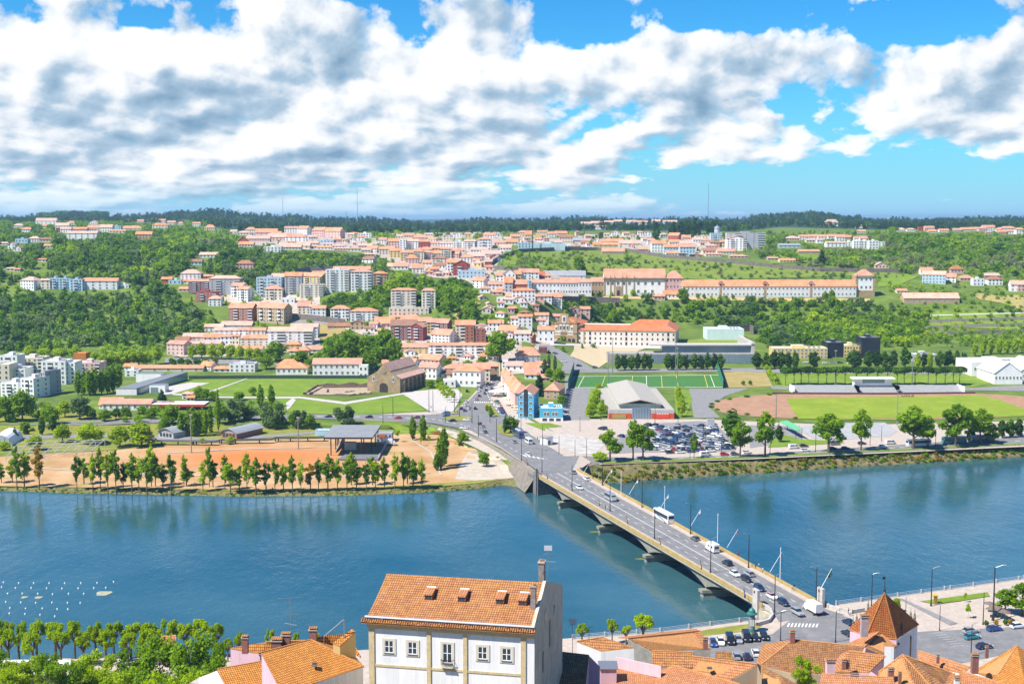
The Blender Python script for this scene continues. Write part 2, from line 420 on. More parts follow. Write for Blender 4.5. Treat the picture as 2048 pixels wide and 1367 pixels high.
# far country beyond the hill crest, to the horizon
M_far = speck('far woodland ground', (.018, .045, .02), col2=(.035, .07, .03), scale=.004, detail=6)
mb = MB(); mb.mats = [M_far]
RX = [-400, 0, 100, 200, 260, 330, 400, 470, 520, 600, 700, 800, 870, 950, 1050, 1200, 1300, 1400, 1500, 1560, 1620, 1660, 1700, 1760, 1850, 1950, 2000, 2048, 2500]
RY = [436, 438, 434, 433, 436, 434, 429, 431, 436, 438, 442, 447, 450, 445, 441, 440, 443, 442, 440, 438, 432, 434, 441, 444, 442, 441, 440, 437, 436]
xs = list(range(-800, 2851, 10)); TT = [-.02, .08, .25, .5, .75, .9, 1.0, 1.3]
def ridge_y(x): return interp(x, RX, RY) + 1.6 * math.sin(x * .031) + .9 * math.sin(x * .083)
def ridge(x, t):
    c = crest(x); Dc = G(x, c).y; return W(x, lerp(c, ridge_y(x), t), lerp(Dc, 4000, t))
for px in xs:
    for t in TT:
        p = ridge(px, min(t, 1)); p.z += 5 * math.sin(px * .05 + t * 9) * (1 if .1 < t < .95 else 0) - (8 if t < 0 else 0)
        if t > 1: p = p * 1.15; p.z = 70
        mb.v.append(tuple(p))
nr = len(TT)
for i in range(len(xs) - 1):
    for j in range(nr - 1):
        a = i * nr + j; mb.f.append((a, a + nr, a + nr + 1, a + 1)); mb.m.append(0)
struct('hills', mb.mesh('hills', smooth=True))
mb = MB(); mb.mats = [M_far]
for (D, z) in ((4600, 60), (9000, 75), (26000, 85)):
    for i in range(41): mb.v.append((D * (-.75 + 1.5 * i / 40), D, z + 14 * math.sin(i * 1.7 + D)))
for r in range(2):
    for i in range(40): a = r * 41 + i; mb.f.append((a, a + 1, a + 42, a + 41)); mb.m.append(0)
struct('land', mb.mesh('land', smooth=True))
# blue far range at the right-hand horizon
mb = MB(); mb.mats = [M_far]
RY2 = ([-800, 900, 1300, 1700, 1800, 1860, 1950, 2000, 2060, 2400, 2850], [440, 444, 440, 440, 439, 437, 436, 438, 435, 432, 434])
for px in range(-800, 2851, 20):
    y = interp(px, *RY2) + .7 * math.sin(px * .045)
    for yy, D in ((452, 5200), (y, 7000), (y + 5, 8200)): mb.v.append(tuple(W(px, yy, D)))
n = len(mb.v) // 3
for i in range(n - 1):
    for j in range(2): a = i * 3 + j; mb.f.append((a, a + 3, a + 4, a + 1)); mb.m.append(0)
struct('mountains', mb.mesh('mountains', smooth=True))

# river
m, nt, b = newmat('river water')
p = wpos(nt)
mp = nn(nt, 'ShaderNodeMapping'); mp.inputs['Scale'].default_value = (1, .55, 1); mp.inputs['Rotation'].default_value = (0, 0, R(25)); lk(nt, p, mp.inputs[0])
n1 = noise(nt, mp.outputs[0], .9, 4, .62); n2 = noise(nt, mp.outputs[0], .28, 3, .55)
h = math_n(nt, 'ADD', math_n(nt, 'MULTIPLY', n1, .5), math_n(nt, 'MULTIPLY', n2, 1.2))
bp = nn(nt, 'ShaderNodeBump', Strength=.40, Distance=.30); lk(nt, h, bp.inputs['Height']); lk(nt, bp.outputs[0], b.inputs['Normal'])
pat = noise(nt, p, .012, 4, .55)
b.inputs['Base Color'].default_value = (.012, .085, .125, 1); b.inputs['IOR'].default_value = 1.5
lk(nt, ramp(nt, pat, [(.38, (.03,) * 3), (.62, (.16,) * 3)]), b.inputs['Roughness'])
lk(nt, ramp(nt, noise(nt, p, .008, 5, .6), [(.36, (.008, .062, .085)), (.62, (.045, .115, .135))]), b.inputs['Base Color'])
b.inputs['Specular IOR Level'].default_value = .5
mb = MB(); mb.poly([(-900, 150, 0), (1100, 150, 0), (1100, 900, 0), (-900, 900, 0)], m)
struct('river', mb.mesh('river'))

# near side ground
NB = ([-700, 0, 230, 700, 1130, 1320, 1527, 1600, 1645, 1795, 2048, 2750], [1346, 1319, 1313, 1300, 1276, 1262, 1236, 1224, 1212, 1191, 1156, 1062])
def nbank(px): return interp(px, *NB)
ZN = 7.0
def GN(px, py): return WZ(px, py, ZN)
mb = MB(); mb.mats = [M_pave, speck('earth slope', (.16, .14, .08), .3, .1)]; n = 0
for px in range(-700, 2751, 25):
    e = WZ(px, nbank(px), ZN); dx, dy = e.x / e.y, 0
    line = [Vector((e.x, e.y + .1, -2.5)), e]
    for i in range(1, 15):
        D = lerp(e.y, 262, i / 6) if i <= 6 else lerp(262, 40, (i - 6) / 8)
        z = ZN if i <= 6 else lerp(ZN, 84, ((i - 6) / 8) ** .9)
        line.append(Vector((dx * D * (1 if i <= 6 else 1.0), D, z)))
    mb.v += [tuple(p) for p in line]; n += 1
for i in range(n - 1):
    for j in range(15):
        a = i * 16 + j; mb.f.append((a, a + 1, a + 17, a + 16)); mb.m.append(0 if j < 7 else 1)
struct('quay', mb.mesh('quay'))

# ---------------------------------------------------------------- sheets: park, fields, roads
m, nt, b = newmat('sandy ground'); p = wpos(nt)
sx = nn(nt, 'ShaderNodeSeparateXYZ'); lk(nt, p, sx.inputs[0])
cen = G(520, 915)
q1 = math_n(nt, 'MULTIPLY', math_n(nt, 'SUBTRACT', sx.outputs[0], cen.x), 1 / 42); q2 = math_n(nt, 'MULTIPLY', math_n(nt, 'SUBTRACT', sx.outputs[1], cen.y), 1 / 24)
f = math_n(nt, 'EXPONENT', math_n(nt, 'MULTIPLY', math_n(nt, 'ADD', math_n(nt, 'MULTIPLY', q1, q1), math_n(nt, 'MULTIPLY', q2, q2)), -1.0))
nz = noise(nt, p, .08, 6, .6)
f = math_n(nt, 'MULTIPLY', f, math_n(nt, 'ADD', nz, .6), clamp=True)
base = ramp(nt, nz, [(.3, (.36, .21, .09)), (.55, (.46, .29, .15)), (.75, (.50, .36, .22))])
c = mix_c(nt, f, base, (.52, .175, .05)); c = mix_c(nt, ramp(nt, noise(nt, p, .06, 5, .6), [(.60, (0,) * 3), (.70, (.6,) * 3)]), c, (.22, .22, .045))
lk(nt, c, b.inputs['Base Color']); b.inputs['Roughness'].default_value = .95; b.inputs['Specular IOR Level'].default_value = .1
M_sand = m
sheet('sand', [(-300, 940), (60, 908), (210, 902), (330, 890), (500, 882), (660, 876), (800, 868), (880, 862), (925, 880), (975, 906), (1030, 938), (1058, 953), (1030, 955), (960, 966), (870, 974), (700, 980), (480, 982), (300, 978), (130, 974), (-300, 965)], M_sand)
sheet('grass_verge', [(-300, 966), (130, 974), (300, 976), (480, 979), (700, 976), (860, 968), (960, 960), (990, 955), (1008, 958), (960, 966), (870, 974), (700, 980), (480, 982), (300, 978), (130, 974.8), (-300, 967)], M_grassdry, dz=.2)
M_gravel = speck('pale gravel', (.47, .40, .32), .1, .2)
sheet('gravel_path', [(890, 864), (925, 879), (965, 899), (1010, 926), (1062, 954), (1010, 957), (960, 962), (910, 958), (920, 930), (935, 905), (925, 885)], M_gravel, dz=.2)
sheet('lawn', [(340, 757), (500, 757), (742, 757), (744, 774), (690, 771), (645, 777), (612, 791), (545, 793), (440, 792), (330, 787), (310, 775)], M_grass)
sheet('lawn', [(545, 792), (600, 793), (690, 803), (800, 787), (812, 789), (852, 821), (800, 824), (720, 829), (620, 827), (575, 822), (560, 806)], M_grass)
sheet('lawn', [(200, 692), (238, 683), (275, 680), (276, 700), (240, 708), (196, 704)], M_grass)
sheet('lawn', [(60, 815), (110, 818), (220, 830), (310, 838), (440, 850), (640, 858), (640, 876), (330, 888), (210, 900), (60, 905), (-80, 908), (-80, 815)], M_grassdry, dz=.08)
sheet('lawn', [(775, 848), (858, 849), (885, 868), (800, 867)], M_grass, dz=.15)
for pl in ([(345, 787), (440, 793), (545, 794), (600, 793), (690, 804), (800, 787), (812, 788), (690, 809), (600, 797), (545, 797), (440, 796), (345, 790)],
           [(415, 784), (492, 757), (496, 757), (424, 784)], [(320, 776), (380, 765), (420, 766), (345, 788), (325, 790)], [(572, 806), (585, 796), (592, 800), (580, 816), (574, 820)]):
    sheet('path', pl, M_plaza, dz=.25)
sheet('plaza', [(800, 785), (866, 779), (915, 778), (925, 790), (906, 823), (880, 826), (858, 822), (817, 795)], M_plaza, dz=.2)
sheet('pavement', [(600, 829), (720, 831), (800, 826), (860, 823), (906, 824), (935, 800), (960, 773), (985, 755), (1005, 752), (1006, 790), (1028, 815), (1060, 840), (1110, 865), (1160, 905), (1200, 927), (1155, 934), (1075, 946), (1000, 896), (900, 848), (760, 841), (600, 836)], M_pave, dz=.10)
sheet('road', [(-60, 850), (60, 848), (150, 842), (300, 838), (450, 833), (620, 829), (760, 829), (850, 830), (905, 826), (935, 804), (962, 776), (985, 757), (1000, 757), (992, 780), (980, 795), (985, 806), (1000, 822), (1030, 848), (1085, 885), (1130, 913), (1160, 932), (1080, 945), (1000, 893), (940, 860), (860, 846), (760, 840), (620, 837), (450, 840), (300, 846), (150, 852), (-60, 860)], M_asph, dz=.24)
sheet('traffic_island', [(884, 838), (895, 834), (920, 832), (940, 834), (945, 838), (925, 842), (900, 843)], M_grassdry, dz=.5)
sheet('traffic_island', [(968, 808), (978, 806), (992, 822), (1000, 835), (990, 832), (975, 822)], M_grassdry, dz=.5)
sheet('traffic_island', [(992, 850), (1010, 850), (1025, 863), (1040, 872), (1020, 874), (1000, 868)], M_grassdry, dz=.5)
# lower avenue by the fields (far left)
sheet('road', [(-60, 880), (0, 872), (200, 868), (330, 872), (430, 878), (640, 862), (640, 866), (440, 884), (320, 880), (200, 874), (0, 880), (-60, 890)], M_asph2, dz=.2)
# right bank: car park, avenue, plaza, sports ground
sheet('pavement', [(1030, 815), (1100, 838), (1400, 838), (1560, 845), (1700, 850), (2200, 838), (2200, 890), (2048, 893), (1700, 909), (1500, 918), (1300, 925), (1200, 929), (1160, 905), (1110, 865)], M_pave, dz=.10)
sheet('road', [(1140, 925), (1160, 912), (1300, 917), (1500, 909), (1700, 896), (1850, 886), (2048, 874), (2300, 858), (2300, 872), (2048, 890), (1850, 900), (1700, 907), (1500, 916), (1300, 923), (1190, 928), (1150, 932)], M_asph, dz=.2)
sheet('grass_verge', [(1205, 925), (1300, 920.5), (1500, 912.5), (1700, 903), (1850, 896), (2048, 886), (2300, 870), (2300, 874), (2048, 888.5), (1850, 899.2), (1700, 906.2), (1500, 916.4), (1300, 924.2), (1205, 928)], M_grass, dz=.3)
M_plaza2 = speck('chequered plaza stone', (.36, .33, .30), col2=(.56, .52, .47), scale=.16, detail=2)
sheet('plaza', [(1085, 870), (1140, 868), (1215, 885), (1190, 908), (1160, 908), (1120, 895)], M_plaza2, dz=.18)
sheet('car_park', [(1290, 848), (1400, 842), (1430, 845), (1475, 892), (1470, 903), (1270, 905), (1215, 908), (1230, 880)], M_asph2, dz=.18)
sheet('lawn', [(1050, 846), (1100, 846), (1126, 853), (1090, 856), (1090, 862)], M_grass, dz=.2)
sheet('pavement', [(1130, 752), (1182, 752), (1180, 840), (1122, 840), (1128, 790)], M_asph2, dz=.14)
sheet('lawn', [(1182, 770), (1216, 776), (1213, 832), (1170, 833)], M_grass, dz=.2)
sheet('lawn', [(1348, 772), (1378, 782), (1385, 800), (1372, 832), (1352, 832)], M_grass, dz=.2)
sheet('pavement', [(1378, 778), (1500, 776), (1450, 792), (1420, 815), (1440, 835), (1388, 836)], M_asph2, dz=.15)
M_turf = speck('artificial turf', (.05, .155, .03), col2=(.065, .19, .035), scale=.2)
sheet('pitch', [(1152, 753), (1438, 750), (1447, 775), (1140, 776)], M_turf, dz=.2)
M_line = plain('white line', (.75, .75, .7), .8); M_yline = plain('yellow line', (.75, .55, .06), .8)
def pl_(x0, x1, w=.9): return [(x0, 753 - (x0 - 1152) * .0105), (x0 + w, 753 - (x0 - 1152) * .0105), (x1 + w * 1.2, 775), (x1, 775)]
for pl, mm in ((pl_(1168, 1156), M_line), (pl_(1292, 1293), M_line), (pl_(1420, 1429), M_line), (pl_(1210, 1202), M_yline), (pl_(1352, 1356), M_yline), (pl_(1265, 1262), M_yline), (pl_(1322, 1324), M_yline), (pl_(1408, 1415), M_yline),
               ([(1152, 753), (1438, 750.2), (1438.3, 750.6), (1152, 753.4)], M_line), ([(1141, 775.4), (1447, 774.4), (1447, 775), (1140, 776)], M_line)):
    sheet('pitch_marking', pl, mm, dz=.3)
sheet('field', [(1440, 744), (1530, 742), (1545, 772), (1448, 776)], speck('worn field', (.30, .24, .06), col2=(.40, .30, .13), scale=.08), dz=.15)
# stadium
def oval(cx, cy, rx, ry, n=48, k=2.6):
    return [(cx + rx * abs(math.cos(t)) ** (2 / k) * (1 if math.cos(t) > 0 else -1), cy + ry * abs(math.sin(t)) ** (2 / k) * (1 if math.sin(t) > 0 else -1)) for t in [2 * math.pi * i / n for i in range(n)]]
M_track = speck('running track', (.33, .175, .10), col2=(.42, .25, .15), scale=.12)
sheet('running_track', oval(1765, 812, 340, 27), M_track, dz=.18)
sheet('stadium_field', [(1572, 797), (1740, 794), (1960, 791), (2000, 800), (2048, 818), (2060, 832), (1900, 835), (1700, 838), (1600, 838), (1588, 826)], speck('stadium grass', (.19, .27, .012), col2=(.25, .31, .02), scale=.04), dz=.26)
sheet('path', [(1100, 742), (1150, 738), (1500, 736), (1560, 738), (1960, 736), (1990, 742), (1960, 748), (1560, 746), (1460, 743), (1150, 745), (1110, 750)], M_asph2, dz=.15)
sheet('path', [(1540, 772), (1700, 777), (1930, 776), (2048, 770), (2200, 765), (2200, 785), (2048, 782), (1930, 780), (1700, 783), (1545, 778)], M_asph2, dz=.12)
sheet('lawn', [(1545, 748), (1920, 742), (1990, 764), (1930, 776), (1700, 777), (1550, 774)], M_grass, dz=.08)
sheet('skating_rink', [(1602, 852), (1660, 846), (1770, 845), (1795, 862), (1780, 872), (1680, 880), (1625, 876), (1605, 864)], speck('grey rink', (.36, .36, .36), .1, .2), dz=.2)
sheet('car_park', [(1495, 850), (1600, 852), (1604, 880), (1500, 896)], M_asph2, dz=.14)
sheet('lawn', [(1556, 866), (1600, 878), (1680, 882), (1690, 886), (1560, 894), (1535, 895)], M_grass, dz=.2)
# slope plaza and road before the old friary
M_tan = speck('tan paving', (.52, .41, .25), .08, .3)
sheet('plaza', [(1148, 690), (1300, 694), (1220, 720), (1196, 737), (1165, 722), (1140, 712), (1148, 700)], M_tan, dz=.3)
sheet('road', [(1078, 690), (1104, 690), (1140, 712), (1165, 724), (1190, 740), (1120, 742), (1128, 730), (1100, 705), (1078, 700)], M_asph2, dz=.3)
sheet('path', [(1100, 686), (1160, 688), (1330, 692), (1352, 690), (1320, 698), (1148, 692), (1100, 691)], M_plaza, dz=.35)
sheet('lawn', [(1365, 682), (1400, 678), (1500, 676), (1500, 686), (1440, 690), (1370, 690)], speck('roof garden', (.17, .24, .02), col2=(.25, .28, .03), scale=.1), dz=.3)
sheet('terrace', [(1120, 592), (1420, 595), (1740, 598), (1740, 604), (1420, 601), (1240, 598), (1120, 597)], speck('convent terrace', (.5, .36, .16), .12, .2), dz=.4)
sheet('road', [(330, 716), (420, 716), (520, 718), (560, 730), (420, 728), (330, 726)], M_asph2, dz=.3)
sheet('road', [(580, 640), (640, 641), (700, 648), (760, 655), (760, 660), (690, 653), (630, 647), (580, 645)], M_asph2, dz=.5)
sheet('bare_slope', [(590, 646), (640, 648), (690, 655), (690, 664), (650, 680), (600, 668), (585, 656)], speck('bare earth', (.36, .24, .10), col2=(.30, .28, .08), scale=.1), dz=.5)
sheet('bare_slope', [(905, 632), (925, 622), (950, 605), (962, 607), (935, 628), (915, 640)], speck('ochre earth', (.46, .29, .12), .12, .2), dz=.6)
sheet('bare_slope', [(1940, 585), (2000, 592), (2048, 590), (2048, 622), (2000, 606), (1960, 600)], speck('ochre slope', (.46, .33, .15), col2=(.25, .26, .05), scale=.06), dz=.6)
for pl in ([(1820, 626), (1880, 622), (2048, 628), (2048, 660), (1900, 655), (1830, 650)], [(1760, 545), (1840, 552), (1800, 570), (1755, 575)], [(250, 536), (320, 534), (330, 545), (260, 545)], [(20, 610), (70, 600), (75, 612), (25, 632)], [(340, 478), (420, 480), (400, 498), (335, 496)], [(1540, 500), (1620, 508), (1700, 520), (1540, 528)]):
    sheet('meadow', pl, M_grass, dz=.5)
sheet('olive_grove_floor', [(1000, 512), (1060, 504), (1250, 500), (1330, 512), (1540, 530), (1820, 545), (1700, 552), (1420, 560), (1150, 545), (1010, 528)], speck('grove grass', (.13, .20, .015), col2=(.21, .25, .03), scale=.06), dz=.4)
for q, y in enumerate((631, 643, 655, 668)):
    sheet('path', [(1850 - q * 4, y), (2060, y - 6), (2060, y - 4), (1850 - q * 4, y + 2)], M_plaza, dz=.6)
# paved quay, road and grass on the near bank
sheet('road', [(1527, 1237), (1560, 1224), (1645, 1214), (1700, 1236), (1740, 1270), (1850, 1262), (2048, 1252), (2300, 1240), (2300, 1290), (2048, 1300), (1900, 1330), (1600, 1340), (1400, 1330), (1330, 1310), (1330, 1295), (1500, 1268)], M_asph, dz=.06, z=ZN)
sheet('pavement', [(1527, 1239), (1560, 1226), (1580, 1240), (1545, 1268), (1500, 1275), (1400, 1290), (1330, 1300), (1330, 1272), (1430, 1258)], M_pave, dz=.12, z=ZN)
sheet('grass_verge', [(1330, 1276), (1420, 1258), (1510, 1246), (1525, 1252), (1500, 1262), (1400, 1272), (1345, 1282)], M_grassdry, dz=.18, z=ZN)
sheet('lawn', [(1840, 1202), (1930, 1190), (1975, 1184), (1980, 1192), (1905, 1204), (1870, 1208)], M_grass, dz=.15, z=ZN)
sheet('path', [(1795, 1196), (1803, 1196), (1915, 1246), (1900, 1250)], M_asph2, dz=.12, z=ZN)
def bars(px0, py0, px1, py1, n, dx, dy, w, name='crossing'):
    for i in range(n):
        x, y = lerp(px0, px1, i / (n - 1)), lerp(py0, py1, i / (n - 1))
        sheet('road_marking', [(x, y), (x + w, y), (x + w + dx, y + dy), (x + dx, y + dy)], M_line, dz=.10, z=ZN)
bars(1577, 1246, 1634, 1247, 9, -3, 7, 3)
bars(1549, 1268, 1551, 1280, 5, 20, 0, 2)
bars(1862, 1266, 1905, 1292, 7, 22, -2, 3)

M_yard = speck('town yards', (.36, .29, .23), col2=(.50, .43, .36), scale=.12, detail=6)
for pl in ([(700, 486), (790, 466), (1000, 464), (1012, 500), (985, 545), (1000, 590), (960, 575), (930, 560), (850, 554), (800, 530), (750, 512)], [(560, 465), (690, 464), (760, 500), (700, 502), (560, 498), (470, 484), (500, 470)], [(340, 690), (380, 672), (560, 655), (640, 664), (640, 690), (540, 712), (350, 714)], [(590, 606), (640, 640), (760, 655), (900, 650), (980, 660), (1000, 700), (1000, 752), (880, 760), (830, 740), (800, 700), (700, 660), (560, 640)], [(375, 560), (470, 590), (640, 590), (640, 610), (540, 625), (440, 600), (380, 580)], [(980, 640), (1100, 650), (1150, 640), (1105, 690), (1075, 700), (1080, 745), (1005, 750), (1000, 700)], [(985, 540), (1110, 545), (1200, 585), (1120, 594), (1010, 590)], [(1040, 468), (1480, 470), (1530, 495), (1420, 512), (1300, 500), (1180, 496), (1040, 492)]):
    sheet('town_ground', pl, M_yard, dz=.25)

for pl in ([(330, 905), (500, 897), (700, 893), (700, 894.2), (500, 898.5), (330, 906.6)], [(60, 935), (300, 948), (600, 955), (860, 945), (860, 946.5), (600, 957), (300, 950), (60, 937)], [(820, 880), (860, 905), (880, 950), (884, 950), (864, 904), (824, 880)]):
    sheet('path', pl, M_gravel, dz=.28)
def dashes(pts, n, w=.55):
    for i in range(n):
        t0, t1 = (i + .25) / n, (i + .7) / n
        def at(t): q = t * (len(pts) - 1); j = min(int(q), len(pts) - 2); u = q - j; return lerp(pts[j][0], pts[j + 1][0], u), lerp(pts[j][1], pts[j + 1][1], u)
        (a, b), (c, d) = at(t0), at(t1); s = w if abs(d - b) < abs(c - a) else 0; e = 0 if s else w * 1.4
        sheet('road_marking', [(a - e, b - s / 2), (c - e, d - s / 2), (c + e, d + s / 2), (a + e, b + s / 2)], M_line, dz=.34)
dashes([(450, 836.5), (620, 833), (760, 834.5), (860, 838), (940, 853), (1010, 890), (1070, 925)], 34); dashes([(1110, 900), (1050, 862), (1000, 828), (980, 800), (970, 780), (985, 762)], 22); dashes([(1200, 922), (1300, 920), (1500, 912.5), (1700, 901.5), (1850, 893), (2048, 882)], 40, .4)
for i in range(9): sheet('road_marking', [(948 + i * 4, 804 + i * .1), (950 + i * 4, 804 + i * .1), (951 + i * 4, 806.4), (949 + i * 4, 806.4)], M_line, dz=.36)
for i in range(8): sheet('road_marking', [(1045 + i * 9, 911 + i * 1.6), (1049 + i * 9, 911 + i * 1.6), (1054 + i * 9, 914 + i * 1.6), (1050 + i * 9, 914 + i * 1.6)], M_line, dz=.5)
sheet('gravel_path', [(862, 852), (905, 862.5), (960, 883), (1000, 905), (1040, 929), (1066, 949), (1050, 952), (1000, 922), (950, 896), (900, 873), (865, 861)], M_gravel, dz=.4)
# ================================================================ the bridge
DZ = 7.6
M_br = speck('bridge concrete', (.47, .41, .30), .12, .25); M_brd = speck('shadow-toned soffit concrete', (.24, .235, .19), .2, .3)  # second concrete: shadow under the deck put into a darker colour
M_par = speck('ochre parapet', (.40, .29, .11), .15, .5)
AL, BL, AR, BR = WZ(1076, 946, DZ + 1), WZ(1527, 1206, DZ + 1), WZ(1153, 936, DZ + 1), WZ(1643, 1204, DZ + 1)
for q in (AL, BL, AR, BR): q.z = 0
def bp_(s, t, z): return AL.lerp(BL, s).lerp(AR.lerp(BR, s), t) + Vector((0, 0, z))
bl = (BL - AL).length; bw = (AR - AL).length
bdir = (BL - AL).normalized(); BANG = math.atan2(bdir.y, bdir.x)
bridge = thing('road_bridge', 'long concrete girder bridge on four river piers carrying the busy four-lane road', 'bridge', bp_(.5, .5, 0))
BINV = -Vector(bridge.location)
def quad_strip(mb, prof, mat, s0=0, s1=1, n=1):
    """extrude a cross-section given as (t, z) along the bridge"""
    for i in range(n):
        a, b = lerp(s0, s1, i / n), lerp(s0, s1, (i + 1) / n)
        for j in range(len(prof)):
            t0, z0 = prof[j]; t1, z1 = prof[(j + 1) % len(prof)]
            mb.poly([bp_(a, t0, z0) + BINV, bp_(a, t1, z1) + BINV, bp_(b, t1, z1) + BINV, bp_(b, t0, z0) + BINV], mat)
    for s in (s0, s1): mb.poly([bp_(s, t, z) + BINV for t, z in prof], mat)
tm = 1 / bw
mb = MB(); quad_strip(mb, [(-.02, DZ - .05), (1.02, DZ - .05), (1.02, DZ - .75), (.96, DZ - .95), (.04, DZ - .95), (-.02, DZ - .75)], M_br); obj('deck', mb.mesh('deck'), bridge)
for t0, t1 in ((.0, 2.3 * tm), (1 - 2.3 * tm, 1.0)):
    mb = MB(); quad_strip(mb, [(t0, DZ + .17), (t1, DZ + .17), (t1, DZ - .05), (t0, DZ - .05)], M_pave); obj('footway', mb.mesh('footway'), bridge)
for t0, t1 in ((-.03, .42 * tm - .03), (1.03 - .42 * tm, 1.03)):
    mb = MB(); quad_strip(mb, [(t0, DZ + 1.05), (t1, DZ + 1.05), (t1, DZ - .1), (t0, DZ - .1)], M_par); obj('parapet', mb.mesh('parapet'), bridge)
pier_s = []
for px, py in ((1136, 1014), (1208, 1064), (1299, 1122), (1407, 1193)):
    p = WZ(px, py, 0); pier_s.append(max(0, min(1, (p - AL).dot(bdir) / bl)))
cuts = [0.0] + pier_s + [1.0]
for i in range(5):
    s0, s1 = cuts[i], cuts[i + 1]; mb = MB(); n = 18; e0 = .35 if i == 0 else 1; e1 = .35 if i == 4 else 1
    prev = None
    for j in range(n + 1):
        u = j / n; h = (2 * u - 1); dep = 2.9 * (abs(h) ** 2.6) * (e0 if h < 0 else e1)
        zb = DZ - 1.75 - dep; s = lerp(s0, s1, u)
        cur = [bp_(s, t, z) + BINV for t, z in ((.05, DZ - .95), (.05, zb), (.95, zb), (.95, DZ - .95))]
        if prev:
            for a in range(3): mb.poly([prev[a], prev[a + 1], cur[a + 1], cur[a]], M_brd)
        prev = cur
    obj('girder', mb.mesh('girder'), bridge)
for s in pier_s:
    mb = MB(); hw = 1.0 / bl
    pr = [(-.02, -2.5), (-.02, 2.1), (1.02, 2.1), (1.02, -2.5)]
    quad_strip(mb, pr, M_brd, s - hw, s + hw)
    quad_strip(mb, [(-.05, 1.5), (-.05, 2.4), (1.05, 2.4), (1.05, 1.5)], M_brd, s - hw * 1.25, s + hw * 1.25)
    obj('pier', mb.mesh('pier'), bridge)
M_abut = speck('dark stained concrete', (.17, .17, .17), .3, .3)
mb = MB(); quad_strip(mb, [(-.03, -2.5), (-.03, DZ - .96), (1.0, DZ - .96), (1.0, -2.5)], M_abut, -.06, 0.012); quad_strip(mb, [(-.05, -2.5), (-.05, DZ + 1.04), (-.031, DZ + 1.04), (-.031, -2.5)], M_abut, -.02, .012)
obj('abutment', mb.mesh('abutment'), bridge)
mb = MB(); quad_strip(mb, [(-.03, -2.5), (-.03, DZ - .96), (1.03, DZ - .96), (1.03, -2.5)], M_br, .99, 1.05); obj('abutment', mb.mesh('abutment'), bridge)
for s, t, m_, h in ((.004, -.06, M_abut, 3.2), (.012, 1.05, M_conc, 1.9), (.985, -.04, M_plaza, 4.2), (.992, 1.04, M_plaza, 4.6)):
    mb = MB(); p = bp_(s, t, 0) + BINV; RM = Matrix.Translation(p) @ Matrix.Rotation(BANG, 4, 'Z')
    w = 1.3 if s > .5 else .7
    mb.box(-w, w, -.4, .4, 0 if s < .5 else 4, DZ + h, m_, M=RM)
    if s > .5:
        for sd in (-1, 1): mb.box(-w * .55, w * .0, sd * .40, sd * .44, DZ + h - 1.2, DZ + h - .5, plain('bronze plate', (.12, .09, .05), .5, .5), M=RM)
    obj('pylon', mb.mesh('pylon'), bridge)
# roadway on the deck
mb = MB(); prof = [(2.3 * tm, DZ + .0), (1 - 2.3 * tm, DZ + .0)]
for i in range(6):
    a, b_ = i / 6, (i + 1) / 6
    mb.poly([bp_(a, prof[0][0], DZ), bp_(a, prof[1][0], DZ), bp_(b_, prof[1][0], DZ), bp_(b_, prof[0][0], DZ)], M_asph)
# ramp down at both ends
e = [bp_(0, prof[0][0], DZ), bp_(0, prof[1][0], DZ)]
mb.poly([e[0], e[1], G(1160, 912, .30), G(1040, 915, .30)], M_asph)
e = [bp_(1, prof[0][0], DZ), bp_(1, prof[1][0], DZ)]
mb.poly([e[0], e[1], WZ(1690, 1228, ZN + .08), WZ(1560, 1246, ZN + .08)], M_asph)
struct('road', mb.mesh('road'))
mb = MB(); mb.poly([bp_(0, prof[1][0], DZ + .02), bp_(0, 1.03, DZ + .02), G(1182, 925, .45), G(1160, 911.5, .45)], M_pave); mb.poly([bp_(0, 1.03, DZ + .02), bp_(0, 1.03, .5), G(1182, 925, -3), G(1182, 925, .45)], M_stone); struct('pavement', mb.mesh('pavement'))
mb = MB()
def mark(s0, s1, t, w=.09): mb.poly([bp_(s0, t - w * tm, DZ + .03), bp_(s0, t + w * tm, DZ + .03), bp_(s1, t + w * tm, DZ + .03), bp_(s1, t - w * tm, DZ + .03)], M_line)
lanes = [lerp(prof[0][0], prof[1][0], q) for q in (.25, .5, .75)]
mark(0, 1, lanes[1] - .12 * tm, .06); mark(0, 1, lanes[1] + .12 * tm, .06)
for i in range(28):
    for q in (0, 2): mark(i / 28, i / 28 + .014, lanes[q])
struct('road_marking', mb.mesh('road_marking'))
# retaining wall and railing of the ramp
WALL = [(1075, 946), (1040, 925), (1000, 900), (960, 878), (905, 858), (862, 849), (800, 845)]
rw = thing('retaining_wall', 'sloping grey stone retaining wall carrying the bridge ramp above the sandy park', 'wall', G(960, 878)); rw['kind'] = 'thing'
IV = -Vector(rw.location)
mb = MB(); pts = []
for i in range(25):
    t = i / 24 * (len(WALL) - 1); j = min(int(t), len(WALL) - 2); u = t - j
    x, y = lerp(WALL[j][0], WALL[j + 1][0], u), lerp(WALL[j][1], WALL[j + 1][1], u)
    zt = lerp(DZ + .1, 6.0, i / 24) + .25; p = WZ(x, y, zt); pts.append(p)
off = Vector((-.95, -.30, 0))
for i in range(24):
    a, b_ = pts[i] + IV, pts[i + 1] + IV; k0, k1 = 5.5 * (1 - i / 26), 5.5 * (1 - (i + 1) / 26)
    la, lb = Vector(a) + off * k0, Vector(b_) + off * k1; la.z = lb.z = .2 + IV.z
    ia, ib = a - off * .6, b_ - off * .6
    mb.poly([a, la, lb, b_], M_stone); mb.poly([ia, a, b_, ib], M_conc)
    da, db = Vector(ia), Vector(ib); da.z = db.z = .2 + IV.z; mb.poly([da, ia, ib, db], M_stone)
obj('masonry', mb.mesh('masonry'), rw)
mb = MB()
